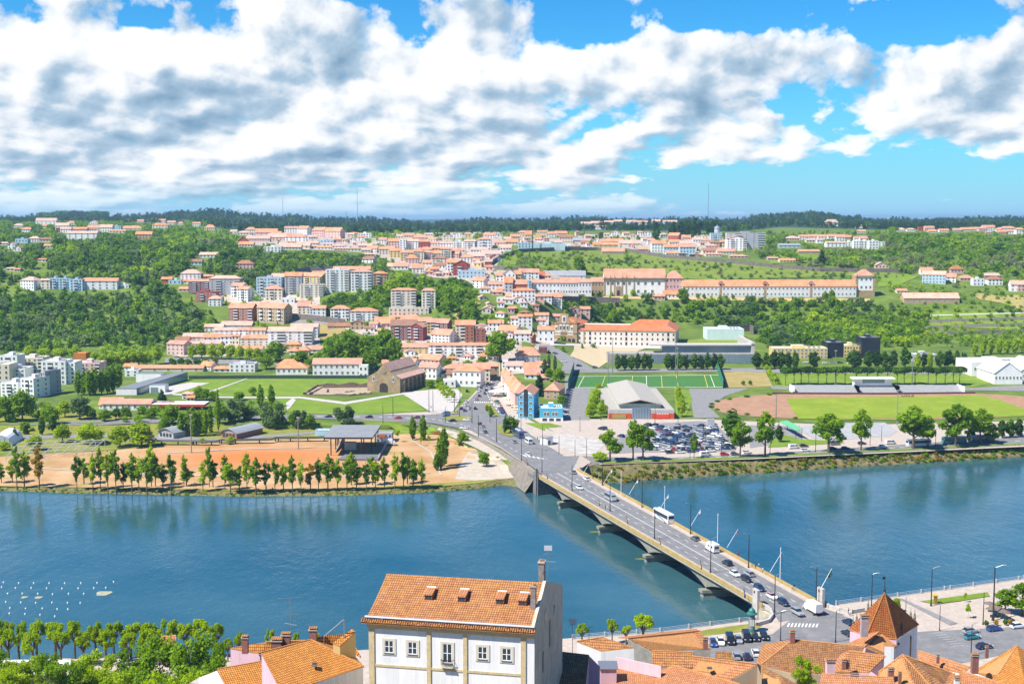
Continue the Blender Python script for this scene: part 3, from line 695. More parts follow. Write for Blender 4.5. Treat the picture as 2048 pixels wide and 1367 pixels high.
for i in range(20):
    a, b_ = pts[i] + IV - off * .3, pts[i + 1] + IV - off * .3
    for h in (.5, 1.05): mb.cyl(a + Vector((0, 0, h)), b_ + Vector((0, 0, h)), .05, .05, M_dark, 5)
    for u in (0, .25, .5, .75):
        q = a.lerp(b_, u); mb.cyl(q, q + Vector((0, 0, 1.1)), .05, .05, M_dark, 5)
obj('railing', mb.mesh('railing'), rw)
# curved wing walls at the near end
for pl, lab in (([(1525, 1213), (1540, 1222), (1545, 1234), (1537, 1245), (1520, 1250), (1514, 1252)], 'low curved pale stone wall around the grass patch below the bridge end'),
                ([(1645, 1205), (1658, 1216), (1680, 1222), (1705, 1226), (1728, 1222)], 'low curved pale stone wall by the quay promenade opposite the white truck')):
    o = tag(obj('parapet_wall', None, loc=WZ(*pl[0], ZN)), lab, 'wall', kind='thing'); mb = MB(); q = [WZ(x, y, ZN) - Vector(o.location) for x, y in pl]
    for a, b_ in zip(q, q[1:]):
        n_ = (b_ - a).cross(Vector((0, 0, 1))).normalized() * .3
        for A, B in ((a - n_, b_ - n_), (a + n_, b_ + n_)): mb.poly([A, B, B + Vector((0, 0, 1.1)), A + Vector((0, 0, 1.1))], M_plaza)
        mb.poly([a - n_ + Vector((0, 0, 1.1)), b_ - n_ + Vector((0, 0, 1.1)), b_ + n_ + Vector((0, 0, 1.1)), a + n_ + Vector((0, 0, 1.1))], M_plaza)
    obj('masonry', mb.mesh('masonry'), o)
# ================================================================ houses
WALLS = {'w': ('white', (.80, .79, .77)), 'c': ('cream', (.70, .62, .48)), 'y': ('yellow', (.66, .50, .22)), 'p': ('pink', (.66, .42, .38)), 'r': ('red', (.42, .085, .06)),
         'b': ('pale blue', (.42, .58, .68)), 'g': ('grey', (.42, .43, .45)), 't': ('tan', (.46, .33, .20)), 'n': ('brick-red', (.34, .13, .085)), 'm': ('maroon', (.26, .075, .09))}
ROOFS = {'o': ('orange', tile('orange tiles', (.54, .205, .105), (.68, .35, .22))), 's': ('faded pink', tile('faded tiles', (.54, .30, .22), (.68, .46, .36))), 'd': ('brown', tile('brown tiles', (.27, .12, .07), (.40, .20, .12))),
         'r': ('red', tile('red tiles', (.42, .10, .05), (.52, .17, .09))), 'p': ('rose', tile('rose tiles', (.52, .22, .17), (.62, .33, .25))), 'g': ('grey', speck('grey roofing', (.30, .31, .33), .15, .3)), 'w': ('white', speck('white roofing', (.68, .67, .64), .1, .3)), 'n': ('brown', tile('brown tiles', (.27, .12, .07), (.40, .20, .12)))}
M_glass = plain('window glass', (.035, .045, .06), .12, 0, .6); M_frame = plain('window frame', (.62, .60, .56), .6); M_chim = speck('chimney plaster', (.5, .38, .30), .2, 1.5)
def window_mesh(name, w=.16):
    mb = MB()
    mb.box(-.5, .5, -.06, .10, -.5, .5, M_glass)
    for x0, x1, z0, z1 in ((-.5 - w, -.5, -.5 - w, .5 + w), (.5, .5 + w, -.5 - w, .5 + w), (-.5, .5, .5, .5 + w), (-.5, .5, -.5 - w, -.5), (-.04, .04, -.5, .5)):
        mb.box(x0, x1, -.12, .10, z0, z1, M_frame)
    return mb.mesh(name)
WIN = window_mesh('window'); mb = MB(); mb.box(-.5, .5, -.06, .10, -.5, .5, M_glass); mb.box(-.56, .56, -.12, .1, -.58, -.5, M_frame); WINP = mb.mesh('window')
mb = MB(); mb.box(-.5, .5, -1.1, 0, -.08, .06, M_conc); mb.box(-.5, .5, -1.12, -1.02, .06, .95, M_white); mb.box(-.48, .48, -.08, .02, .06, 2.2, M_glass); BALC = mb.mesh('balcony')
mb = MB(); mb.box(-.5, .5, -.5, .5, -1, 1, M_chim); mb.box(-.62, .62, -.62, .62, 1, 1.2, ROOFS['o'][1]); CHIM = mb.mesh('chimney')
HOUSES = []; HRECT = []
def roof_mesh(kind, w, d, ze, rise, rm, wm, ov=.45):
    mb = MB(); x, y = w / 2 + ov, d / 2 + ov; zl = ze - ov * rise / (d / 2) * .5
    if kind == 'h':
        rx = max(.1, w / 2 - d / 2) if w > d else .1; ry = 0 if w > d else d / 2 - w / 2
        A, B, C, D_ = Vector((-x, -y, zl)), Vector((x, -y, zl)), Vector((x, y, zl)), Vector((-x, y, zl))
        if w >= d:
            E, F_ = Vector((-rx, 0, ze + rise)), Vector((rx, 0, ze + rise))
            for q in ([A, B, F_, E], [B, C, F_], [C, D_, E, F_], [D_, A, E]): mb.poly(q, rm)
        else:
            E, F_ = Vector((0, -ry, ze + rise)), Vector((0, ry, ze + rise))
            for q in ([A, B, E], [B, C, F_, E], [C, D_, F_], [D_, A, E, F_]): mb.poly(q, rm)
        mb.poly([D_, C, B, A], wm)
        for a, b in ((A, B), (B, C), (C, D_), (D_, A)):
            mb.poly([a - Vector((0, 0, .18)), b - Vector((0, 0, .18)), b, a], rm)
    elif kind == 'g':
        for sg in (-1, 1): mb.slab([(-x, sg * y, zl), (x, sg * y, zl), (x, 0, ze + rise), (-x, 0, ze + rise)], .18, rm)
    elif kind == 'f':
        zl = ze - ov * rise / (w / 2)
        for sg in (-1, 1): mb.slab([(sg * x, -y, zl), (sg * x, y, zl), (0, y, ze + rise), (0, -y, ze + rise)], .18, rm)
    else:
        mb.box(-w / 2, w / 2, -d / 2, d / 2, ze + .01, ze + .05, rm)
        for q in ((-w/2, w/2, -d/2, -d/2+.25), (-w/2, w/2, d/2-.25, d/2), (-w/2, -w/2+.25, -d/2+.25, d/2-.25), (w/2-.25, w/2, -d/2+.25, d/2-.25)):
            mb.box(q[0], q[1], q[2], q[3], ze + .01, ze + .55, wm)
        if w > 9:
            mb.box(-w * .12, w * .1, -d * .1, d * .25, ze + .05, ze + 2.2, wm, rm)
            for q in range(3): mb.box(w * (.18 + .09 * q), w * (.22 + .09 * q), -d * .1, d * .1, ze + .05, ze + .8, M_steel)
    return mb.mesh('roof', uv=True)
def wall_mesh(kind, w, d, ze, rise, wm, base=-4):
    mb = MB(); x, y = w / 2, d / 2; mb.box(-x, x, -y, y, base, ze, wm)
    if kind == 'g':
        for s in (-1, 1): mb.poly([(s * x, -y, ze), (s * x, y, ze), (s * x, 0, ze + rise)], wm)
    if kind == 'f':
        for s in (-1, 1): mb.poly([(-x, s * y, ze), (x, s * y, ze), (0, s * y, ze + rise)], wm)
    return mb.mesh('walls')
NAMES = {'F': 'flat-roofed ', 'h': '', 'g': '', 'f': ''}
NW = [0]
def house(px0, px1, yb, ye, yr, wc, rc, kind, st=0, ang=0, depth=None, region='', label=None, name=None, cat=None, win=True, wmat=None, D=None, balc=None, cols=None):
    if label is None: px0, px1, ye, yr = px0 - (px1 - px0) * .05, px1 + (px1 - px0) * .05, ye - (yb - ye) * .08, yr - (yb - ye) * .08
    pm = (px0 + px1) / 2
    P = G(pm, yb) if D is None else W(pm, yb, D)
    dist = P.y; mpp = dist / F * 1.0
    Wm = (px1 - px0) * mpp
    d = depth or min(11, max(6.5, Wm * .62)); a = R(ang)
    w = max(3, (Wm - d * abs(math.sin(a))) / math.cos(a)) if ang else Wm
    ze = max(2.4, W(pm, ye, dist).z - P.z)
    back = dist + (d / 2 * math.cos(a) if kind in 'gh' else 0)
    rise = max(.25 * (d / 2 if kind in 'gh' else w / 2) * 1.1, W(pm, yr, back).z - P.z - ze) if kind != 'F' else 0
    rise = min(rise, 5.5 if label is None else 9)
    st = st or max(1, round(ze / 3.1))
    big = st >= 4 or w > 34
    nm = name or ('apartment_block' if big else 'house'); ct = cat or ('apartment block' if big else 'house')
    o = thing(nm, None, ct, group='houses of the hillside town')
    sa, ca = math.sin(a), math.cos(a)
    o.location = P + Vector((0, d / 2 * ca + w / 2 * abs(sa) * .0, 0)); o.rotation_euler[2] = -a
    wm = wmat or plaster('plaster ' + WALLS[wc][0], WALLS[wc][1]); rm = ROOFS[rc][1]
    obj('walls', wall_mesh(kind, w, d, ze, rise, wm), o)
    rf = obj('roof', roof_mesh(kind, w, d, ze, rise, rm, wm), o)
    if kind in 'gh' and (px1 - px0) > 11:
        c = obj('chimney', CHIM, rf, (rnd.uniform(-.3, .3) * w, d * .12, ze + rise * .85), scale=(.8, .8, .8))
    if win and (px1 - px0) > 9:
        sh = ze / st; nc = cols or max(2, min(9, int(w / 3.1))); bal = (st >= 4 and w > 9) if balc is None else balc
        wh = min(1.5, sh * .48); ww = min(1.15, w / nc * .42)
        if (yb - ye) / st < 6 and not cols: nc = max(2, min(nc, 5)); ww *= 1.25
        for s in range(st):
            z = sh * s + sh * .56
            for c in range(nc):
                x = -w / 2 + w * (c + .5) / nc
                if bal and s > 0 and c % 3 == 1:
                    obj('balcony', BALC, o, (x, -d / 2, sh * s + .1), scale=(w / nc * .95, 1, sh / 3.2)); NW[0] += 1; continue
                obj('window', WINP if (px1 - px0) < 40 else WIN, o, (x, -d / 2, z), scale=(ww, 1, wh)); NW[0] += 1
            if abs(ang) > 14 and (px1 - px0) > 14 and kind != 'f':
                sx_ = 1 if ang > 0 else -1
                for q in ((-.22, .25) if d > 8 else (0,)):
                    obj('window', WINP, o, (sx_ * w / 2, q * d, z), rz=sx_ * math.pi / 2, scale=(ww, 1, wh * .8)); NW[0] += 1
    o['label'] = label or ''
    if not label: HOUSES.append((o, pm, region, WALLS[wc][0], ROOFS[rc][0], kind, st, nm))
    else: o.pop('group', None) if 'group' in o.keys() else None
    HRECT.append((px0, px1, yb, min(ye, yr)))
    return o, w, d, ze, rise
STW = ['', 'one-storey', 'two-storey', 'three-storey', 'four-storey', 'five-storey', 'six-storey', 'seven-storey', 'eight-storey', 'nine-storey', 'ten-storey']
REG = {
 'top': 'from the picture edge in the wooded hilltop village',
 'mid': 'from the picture edge along the terrace amid the woods',
 'sky': 'from the pine grove end of the skyline quarter',
 'red': 'from the wood in the quarter around the maroon tower',
 'cem': 'from the pine grove side around the hilltop cemetery',
 'big': 'from the wood in the row of tall valley blocks',
 'vil': 'from the cemetery in the dense central hill quarter',
 'est': 'from the wood in the white estate',
 'ctr': 'from the estate in the streets behind the great trees',
 'ter': 'from the great trees among houses climbing below the convent',
 'old': 'from the church ruin in the old quarter at the square',
 'twr': 'from the green hall above the olive-grove wall',
 'row': 'from the striped block beyond the olive grove wall',
 'far': 'from the white terraces in the village above far woods',
 'farm': 'from the convent tower among farms beyond the grove wall',
 'hzn': 'from the pine grove in the hamlet near the horizon',
 'flat': 'from the picture edge among the modern riverside flats',
 'low': 'from the picture edge among low houses by the museum lawn',
}
T = {'Z1': (0, 420, 6.827), 'Z2': (300, 420, 6.827), 'Z3': (560, 440, 8.533), 'Z4': (760, 440, 8.533), 'Z5': (320, 580, 8.533), 'Z6': (540, 580, 8.533), 'Z7': (760, 580, 8.533), 'Z8': (960, 580, 8.533),
     'Z9': (960, 440, 6.827), 'ZA': (1240, 440, 6.827), 'ZB': (1520, 420, 6.827), 'ZC': (1780, 420, 6.836), 'ZD': (0, 690, 8.533), 'ZF': (200, 700, 7.877), 'R3': (1000, 400, 3.938), 'R6': (500, 660, 3.938), 'R7': (1000, 660, 3.938), 'R5': (0, 660, 3.938), 'G8': (820, 720, 5.596)}
DATA = '''
@Z1 top
170 480 150 132 106 c s g;500 755 200 150 105 w s g 3;180 310 240 212 185 w s h;290 430 300 262 235 w o h;580 650 250 215 190 c o h;760 930 270 215 178 w s g;915 1020 200 175 150 w o h;1220 1330 195 165 140 w o f 2
1200 1370 290 245 205 p o g;770 830 300 250 240 r d g;830 960 312 260 235 w s g;960 1170 305 260 235 p o g;930 1305 400 320 292 w s g 3;1190 1310 300 262 240 w d g;1370 1520 300 240 200 w s g;1520 1645 280 225 205 b g F 3
1660 1920 270 248 215 c o h;1500 1700 310 285 265 c o g;1850 2010 168 150 130 c o g;1690 1790 162 148 125 c s h;1860 2060 400 335 295 t o g 2
0 110 480 455 435 w s g;110 200 530 470 440 w s f;215 370 450 400 365 b g F;400 530 440 390 360 w s h;190 280 560 520 480 w o f;550 700 440 400 375 p d g;605 720 515 492 465 b o g;520 620 705 695 680 w o g;90 190 830 815 800 c s g;200 270 840 825 802 c o g
@Z1 mid
275 540 1080 965 915 w s h 3 a25;560 680 1080 965 940 c s g 3;680 810 1075 945 935 b g F 4;815 950 1078 948 938 b g F 4;960 1120 1105 962 942 b g F 4;1150 1580 1085 975 932 w o g 3;1620 1750 1060 1030 1020 w w F
@Z2 sky
20 90 170 140 115 w o g;120 205 175 145 122 w o g;240 340 200 170 145 w o g;380 450 200 185 158 w o h;585 680 220 185 165 w o g;40 230 250 205 180 c o h;750 880 270 240 200 c o h;1100 1180 320 295 268 w s g;1200 1380 345 310 285 c s h
1300 1440 320 270 235 w o h 2;1450 1720 340 305 255 p o g;1650 1780 350 325 290 w o g;1845 2010 330 255 230 w o g 3 a25;1210 1330 470 420 365 r d f;1330 1620 430 390 350 p s g;1620 1850 420 372 322 p s g;1220 1400 500 470 430 w o g;1800 2048 420 375 330 w s g;1780 2048 545 505 460 c s g;1560 1780 570 510 485 w w F
@Z2 red
685 905 650 610 575 w s g;560 700 750 705 670 b d g;1180 1400 800 735 685 p d h;430 680 960 870 815 w s h 3;260 420 1010 965 940 b w F;160 290 1000 945 915 r o g;690 850 950 905 880 t o g;400 560 1000 975 950 w o g
540 790 1145 985 952 m o g 6;640 895 1255 1130 1115 r o F 4;830 1215 1175 950 908 g s h 7;1105 1320 1200 1045 998 w o g 4 a25;1190 1400 1250 1090 1050 w o g 5 a28;805 965 1310 1215 1172 w s h 3;400 545 1110 1080 1045 c o g
@Z2 big
1470 1780 1190 945 920 b r F 6;1670 1850 1100 925 875 y s g 5;1585 1795 1230 1085 1035 c o h 4
@Z3 cem
85 285 245 145 112 w o g 3;300 515 280 150 108 w o g 3 a25;555 810 300 180 128 p o g 3 a28;765 1090 312 200 133 p o g 3 a30;0 150 260 240 215 w o g;100 430 365 290 232 w o h;0 480 485 440 392 c s g;130 250 400 385 350 c s g;240 430 440 420 372 w s h;430 640 425 395 362 c s g;490 620 485 470 440 w o g
1340 1545 310 235 190 w w F 2;1170 1340 250 240 212 c o h;640 900 385 350 335 b g F;740 900 440 410 388 w s g;900 1100 475 440 418 w s g;650 860 500 480 458 w o g;940 1160 520 500 478 p s g;1160 1370 540 490 460 w o h;1350 1560 470 440 398 p s g;1480 1695 560 490 438 w o g 2 a22;1400 1540 560 510 485 c s g;1690 1810 400 340 298 w o g
1405 1630 730 670 628 w d g 2 a20;1450 1600 620 600 570 p s g;1700 1940 590 500 455 c o g 3;1880 2048 640 530 488 y o g 3;1860 2048 480 370 323 p o g 3
@Z3 big
0 110 1180 970 928 y o g 6;95 360 1270 975 908 g o g 8;355 800 1100 970 903 y o g 4 a30;355 725 1330 1120 1108 c g F 6;560 800 945 920 868 c o g;800 1160 1230 880 872 w g F 9;1125 1230 1170 905 895 c g F 7;935 1510 895 840 788 w o g 3;1225 1550 1215 905 862 w o h 7;1600 1820 1105 925 885 t o h 4;1850 2048 835 790 733 c s g
@Z4 vil
270 390 320 275 248 w s h;380 560 305 265 228 c o g;560 800 330 300 253 p o h;780 900 270 258 238 c s g;820 990 375 330 298 w o g 0 a25;150 335 480 370 318 p o g 3;335 440 500 350 342 w s F 4;440 640 500 370 328 w s g 4;640 840 470 375 353 r o g 3;850 1020 440 395 358 w o g 3
1040 1260 470 400 378 w s g 3;1260 1450 480 375 348 w g F 4;1450 1640 490 370 343 w s g 4;1640 1890 490 345 308 w o h 5;1795 1960 310 255 220 w s g 2;680 880 535 505 458 y o h;830 1040 530 480 446 y o h;360 560 700 565 528 y o g 4;540 740 680 545 498 c o h 4;700 880 670 560 518 p o h 4;860 1040 660 570 528 c o g 4
440 640 740 655 603 p o h 3;1040 1210 650 500 468 c o g 4;1200 1440 555 520 478 w o g;1210 1380 650 580 533 p o g 2 a22;1380 1580 720 640 588 w o h 3;1500 1770 700 620 568 p s g 3;1560 1830 560 510 468 w s g;1740 2048 640 580 518 w s g 2;900 1140 800 660 618 c d h 4;1150 1330 920 735 678 w o g 4;1260 1520 950 770 698 r d f 4
130 300 830 790 738 c s g;240 470 850 790 728 w o g;560 730 900 820 758 w o g 3;730 880 765 740 678 w o g;1350 1770 995 880 865 b g F 2;1575 1850 1160 1040 973 w o g 3 a32;1870 2048 1180 1100 1063 w o g 2;1700 1830 950 935 903 c o g
@Z5 est
1185 1620 540 320 238 n o g 5 a12;770 1060 705 630 578 w s g 2;1060 1540 645 600 528 w s g 2;940 1340 765 690 638 w s g 2;1340 1520 765 685 638 w o g 2;1510 1780 755 690 638 w o g 2;400 580 855 790 733 p s g 2;560 920 885 800 733 p s g 2;750 1040 905 810 748 w o g 2;1040 1240 925 800 752 w o h 2;1230 1345 935 790 768 c o g 2
1390 1850 955 830 758 c o h 3;260 480 905 860 798 p d g;120 480 1105 930 868 p o g 3 a18;470 1000 965 915 868 p s g;1280 1720 1115 1010 948 w o g 2
@Z6 est
-220 345 560 320 233 t o g 4 a28;0 690 955 720 642 w s g 5;370 795 835 640 578 w s g 4
@Z6 ctr
480 680 405 280 188 c o g 3;680 800 410 290 248 b s g 3;730 940 475 320 268 w o g 3;1045 1340 530 330 273 w o h 4;1390 1810 530 370 313 w o h 4;200 410 232 150 125 w w F;1000 1380 660 620 558 t d g;1380 1600 680 560 528 t d f;-10 0 0 0 0 w w F;270 510 1015 930 868 y o h 2;340 480 1135 1040 968 c o h 2;470 660 1115 1030 958 y o h 2;640 880 1065 1030 948 w o g;120 500 1365 1290 1178 w o h
@Z7 ctr
205 595 320 20 -15 c o h 7;720 935 330 30 -15 c o h 7;180 800 440 320 310 c g F 2;180 420 505 480 428 c o h;345 700 565 500 413 c o h;650 870 690 540 468 w o g 4;810 1060 745 560 493 y o g 4;890 1210 745 570 498 m o g 4 a18;-80 230 640 570 458 p o g 4;200 600 865 620 518 m d g 5;520 785 865 640 578 m o f 5 a20
880 1290 905 770 668 w o g 3 a30;1300 1610 875 610 528 c o g 5;1460 1600 915 650 640 n n F 5;1530 1640 895 700 668 w o g 4;1640 1790 925 690 670 n n F 5;1710 1800 915 730 698 w o g 3;1620 1860 665 640 578 w s f;1860 2048 700 570 518 w o g 2;345 820 1090 980 905 y o g 3;870 1830 1150 955 905 w o g 4
@Z8 ter
440 565 190 110 70 w o g;930 1090 195 110 70 p o g;1090 1220 205 110 75 w o g 2;1220 1390 272 125 58 w o g 4;290 440 200 140 130 w w F;1540 1720 465 330 288 p o f 2;1710 1870 445 330 283 p o g 2;700 850 425 390 348 t d h;530 660 605 490 443 w o g 2;655 880 625 460 418 w o g 3;890 1160 505 430 383 w o g 2;960 1120 595 520 488 w o g 2;1240 1440 545 450 408 p o g 2
150 390 695 570 513 w o g 3;320 700 755 690 598 w o g 0 a28;0 170 695 640 588 w o f;600 850 875 750 688 w s g 2;720 945 885 800 733 r o g 2 a28;1000 1250 895 690 628 w o g 2
@Z9 ter
450 740 1110 970 933 w o h 3;320 480 835 740 668 w o f 2;480 560 820 740 690 y o g 2;540 700 815 720 665 w o g 3;690 800 800 720 668 w o g 2;800 880 810 760 700 m r g 2;340 440 985 860 780 g o g 3;430 630 980 880 815 r o g 3;620 700 940 840 790 b g F 3;220 320 830 760 720 w o g 2;120 300 950 880 840 w o g 2;230 330 980 950 920 c o g
0 0 0 0 0 w w F;880 970 800 760 730 c o g;900 1415 790 770 688 w g g 2
@Z9 twr
70 200 250 205 178 w o g 2;0 140 410 270 240 w o h 4;200 340 350 310 280 c o g;280 420 420 380 330 w s g;360 510 345 300 262 c o g;330 420 280 255 230 w s g;420 540 260 225 195 p o g;520 640 190 170 142 c o h;620 710 240 200 140 c o g;790 920 180 165 140 w o g;910 1040 240 190 158 w o h 2;1030 1180 200 180 150 p o g
1090 1260 320 240 205 c d g 2;1250 1400 300 280 235 g g g;1160 1270 395 350 330 w w F 2;1290 1370 390 360 340 w d g;1380 1480 340 310 280 b d g;1560 1640 310 270 235 w d f 2;1560 1870 395 340 305 y o g 2;1650 1790 330 290 260 w o g;1780 1950 320 290 255 c o g;1680 1960 470 430 380 t o g 1
@ZA twr
670 835 275 215 176 r o g 3 a28;380 490 335 280 248 w o h;440 620 445 330 288 w o g 3;0 270 345 320 272 c s g;250 380 435 400 373 p o g;680 820 345 300 268 c o g;830 1000 355 320 288 b s g;1000 1130 315 270 238 w s g;850 960 262 240 203 p o g;610 825 465 375 337 b o g 2;825 1020 495 375 332 b o g 3;640 890 495 455 423 w o g;955 1080 495 475 443 p o g
1040 1240 265 225 190 c g F 2;1245 1388 285 190 180 b g F 4;1140 1330 455 420 383 c d g;1340 1560 475 430 393 c o g;1180 1380 495 475 448 w o g;1510 1740 520 500 468 p o h;1180 1320 388 350 328 p s h;1370 1430 375 300 278 y o g;1240 1380 375 310 288 t d g;1130 1240 305 280 258 w o g;1465 1720 405 265 233 w o f 5;1480 1960 395 195 185 g g F 7
@ZB row
540 640 405 365 338 w o g 2;665 775 405 365 333 w o g 2;800 910 398 365 336 w o g 2;935 1040 392 360 330 w o g;1045 1155 425 370 333 w o g 3;1155 1240 405 370 343 p o g;1290 1370 425 390 358 w o g 2;1370 1480 435 390 353 w o g 3;370 530 415 385 353 p s h;640 780 445 410 393 c s g;780 860 455 410 393 w s g
920 1160 505 450 428 w s g 2;1160 1280 495 440 425 w w F 2;1280 1380 525 430 425 w w F 3;1385 1490 525 430 420 w w F 3;1495 1610 535 430 420 w w F 3;1615 1700 495 440 430 w w F 2;270 540 515 480 458 b g g;1340 1440 312 295 268 w o g;1320 1450 232 218 205 w o g;820 900 160 135 103 p s g;900 1060 195 165 123 w s h;830 950 215 200 180 c s g
@ZB farm
540 800 605 565 538 t o g;110 240 685 660 638 p p g;280 480 715 690 658 c o g;1580 1750 795 755 713 p s f
@ZC far
110 210 292 270 243 w s h;240 340 292 265 248 w s h;395 455 285 235 226 r w F 2;480 600 282 245 220 p o g 2;530 650 312 290 263 w o h;680 800 302 280 256 w o g;870 990 292 275 248 c o g;980 1100 292 265 238 c o g;1100 1220 282 260 233 c o g;1220 1330 292 255 228 p o h;1280 1430 285 235 208 w o g 3;1320 1400 322 310 288 c o h;1460 1530 292 265 238 w o h;1530 1720 292 250 223 w o h 2;1490 1600 332 300 273 p o g 2;1600 1720 332 290 268 w o g 2;1730 1832 335 270 243 w o h 3
@ZC farm
430 580 885 835 783 w o g;470 780 1005 890 838 b s g 3 a22;780 920 985 920 868 w o g 0 a22;970 1140 965 930 888 p o h;1140 1280 1035 950 935 w g F 2;840 1000 865 810 758 p d h;1350 1530 1025 950 908 w d h 2;1300 1490 925 900 858 p s g;1655 1760 1112 1020 963 w s g 2;1745 1840 1116 1022 965 p s g 2;100 230 1135 1110 1073 c o g
@R3 hzn
640 720 195 185 172 c s g;720 800 190 180 166 p s g;810 900 185 175 162 w s g;900 960 178 168 155 p s g;1000 1080 182 172 158 w s g;1080 1160 185 175 160 w o g;1200 1260 178 168 152 p s g;1290 1390 182 172 158 w s g;760 830 220 210 202 w s g
@ZF low
580 1575 335 300 258 c o g 1;1580 1825 318 250 178 w o g 2 a28;385 560 310 260 208 w o g 2;400 600 415 330 292 w w F 2;0 330 920 880 740 w o g 1;60 760 945 850 770 w o g 1;1300 1440 770 690 650 w s h 2;1370 1480 810 790 750 c o g 1;1830 2000 330 310 270 c o g 1
@Z5 low
1200 1600 1400 1280 1250 w g F 2;930 1200 1400 1365 1310 c o g
@R6 old
510 860 362 272 225 w o g 2;860 925 380 290 265 w w F 2;1045 1185 335 280 235 w o g 2;1175 1325 345 265 223 w o g 3 a22;1335 1535 292 235 193 p o g 2 a25;1335 1505 385 300 260 w o g 2 a22;1440 1600 380 345 315 c d g;1540 1800 330 300 263 c o h;1605 1835 445 330 288 w o h 2 a12;1770 1885 402 310 260 c o g 3;1870 1955 385 290 268 t o g 2;215 440 350 300 255 w o h;1525 1615 450 400 385 w w F 1
@R7 old
130 310 250 200 110 g o h 3;310 370 180 145 133 m g F 2;50 180 320 280 245 w s g;190 300 340 300 255 w o g;290 370 330 280 245 w o g;20 60 300 250 240 w w F;200 310 385 350 300 w o g;330 390 405 375 345 t o g
'''
def load_houses():
    reg = None
    for line in DATA.strip().split('\n'):
        if line[0] == '@':
            z, reg = line[1:].split(); ox, oy, sc = T[z]; continue
        for ent in line.split(';'):
            f = ent.split(); x0, x1, yb, ye, yr = [float(v) for v in f[:5]]
            if x1 <= x0 or yb == 0: continue
            st = 0; ang = 0
            for q in f[8:]:
                if q[0] == 'a': ang = float(q[1:])
                else: st = int(q)
            house(ox + x0 / sc, ox + x1 / sc, oy + yb / sc, oy + ye / sc, oy + yr / sc, f[5], f[6], f[7], st, ang, region=reg)
load_houses()
KINDW = {'h': 'hipped', 'g': 'gabled', 'f': 'front-gabled', 'F': 'flat'}
byreg = {}
for h in HOUSES: byreg.setdefault(h[2], []).append(h)
for rg, L in byreg.items():
    L.sort(key=lambda h: h[1])
    for i, h in enumerate(L):
        w = h[3]; kd = 'block' if h[7] == 'apartment_block' else 'house'
        h[0]['label'] = f"{w} {STW[min(10, h[6])]} {h[4].replace(' ', '-')}-roofed {kd}, {ordw(i + 1)} {REG[rg]}"
FZ = {'vil': ([(775, 478), (1000, 472), (1012, 505), (985, 545), (930, 556), (860, 552), (800, 530)], 40, 'wcpwywpr'), 'cem': ([(560, 472), (690, 470), (765, 496), (700, 502), (560, 496)], 16, 'wcpw'), 'ctr': ([(700, 655), (960, 655), (1000, 690), (1000, 745), (880, 750), (810, 735), (810, 690)], 14, 'wcpyw'), 'ter': ([(985, 545), (1060, 548), (1075, 640), (1100, 660), (1000, 690), (960, 600)], 18, 'wcwp'), 'twr': ([(1010, 472), (1200, 470), (1470, 474), (1460, 500), (1180, 496), (1040, 490)], 22, 'wcpw')}
FW = {'vil': 'in the dense central hill quarter', 'cem': 'around the hilltop cemetery', 'ctr': 'in the streets behind the great trees', 'ter': 'on the slope below the convent', 'twr': 'above the olive-grove wall'}
def pip(poly, x, y):
    c = False; j = len(poly) - 1
    for i in range(len(poly)):
        (xi, yi), (xj, yj) = poly[i], poly[j]
        if (yi > y) != (yj > y) and x < (xj - xi) * (y - yi) / (yj - yi) + xi: c = not c
        j = i
    return c
gf = random.Random(12)
for rg, (pl, n, wl) in FZ.items():
    L = []; tries = 0
    while len(L) < n and tries < 4000:
        tries += 1; x = gf.uniform(min(p[0] for p in pl), max(p[0] for p in pl)); y = gf.uniform(min(p[1] for p in pl), max(p[1] for p in pl))
        if not pip(pl, x, y): continue
        w = gf.uniform(13, 24) * (.75 if y < 500 else 1); h = gf.uniform(6, 12) * (.7 if y < 500 else 1)
        if any(a < x + w / 2 and b > x - w / 2 and d - 3 < y < c + 3 for a, b, c, d in HRECT): continue
        wc = gf.choice(wl); o = house(x - w / 2, x + w / 2, y, y - h, y - h - w * .2, wc, gf.choice('ooossd'), gf.choice('gghf'), 0, gf.choice((0, 0, 18, -15)), label='x', name='townhouse', cat='townhouse')[0]; L.append((x, o, wc))
    for i, (x, o, wc) in enumerate(sorted(L, key=lambda q: q[0])): o['label'] = f"small {WALLS[wc][0]} townhouse, {ordw(i + 1)} infill from the picture edge {FW[rg]}"; o['group'] = 'townhouses of the hillside'
print('houses', len(HOUSES), 'windows', NW[0])
# ================================================================ landmarks
TANST = speck('tan dressed stone', (.42, .29, .16), .2, .4); WHP = plaster('limewash', (.80, .78, .75)); CRP = plaster('friary cream', (.78, .70, .60)); OT = ROOFS['o'][1]; RT = tile('new orange tiles', (.50, .13, .055), (.58, .21, .09))
def lowbox(name, o, x0, x1, y0, y1, z0, z1, mat, top=None):
    mb = MB(); mb.box(x0, x1, y0, y1, z0, z1, mat, top); return obj(name, mb.mesh(name), o)
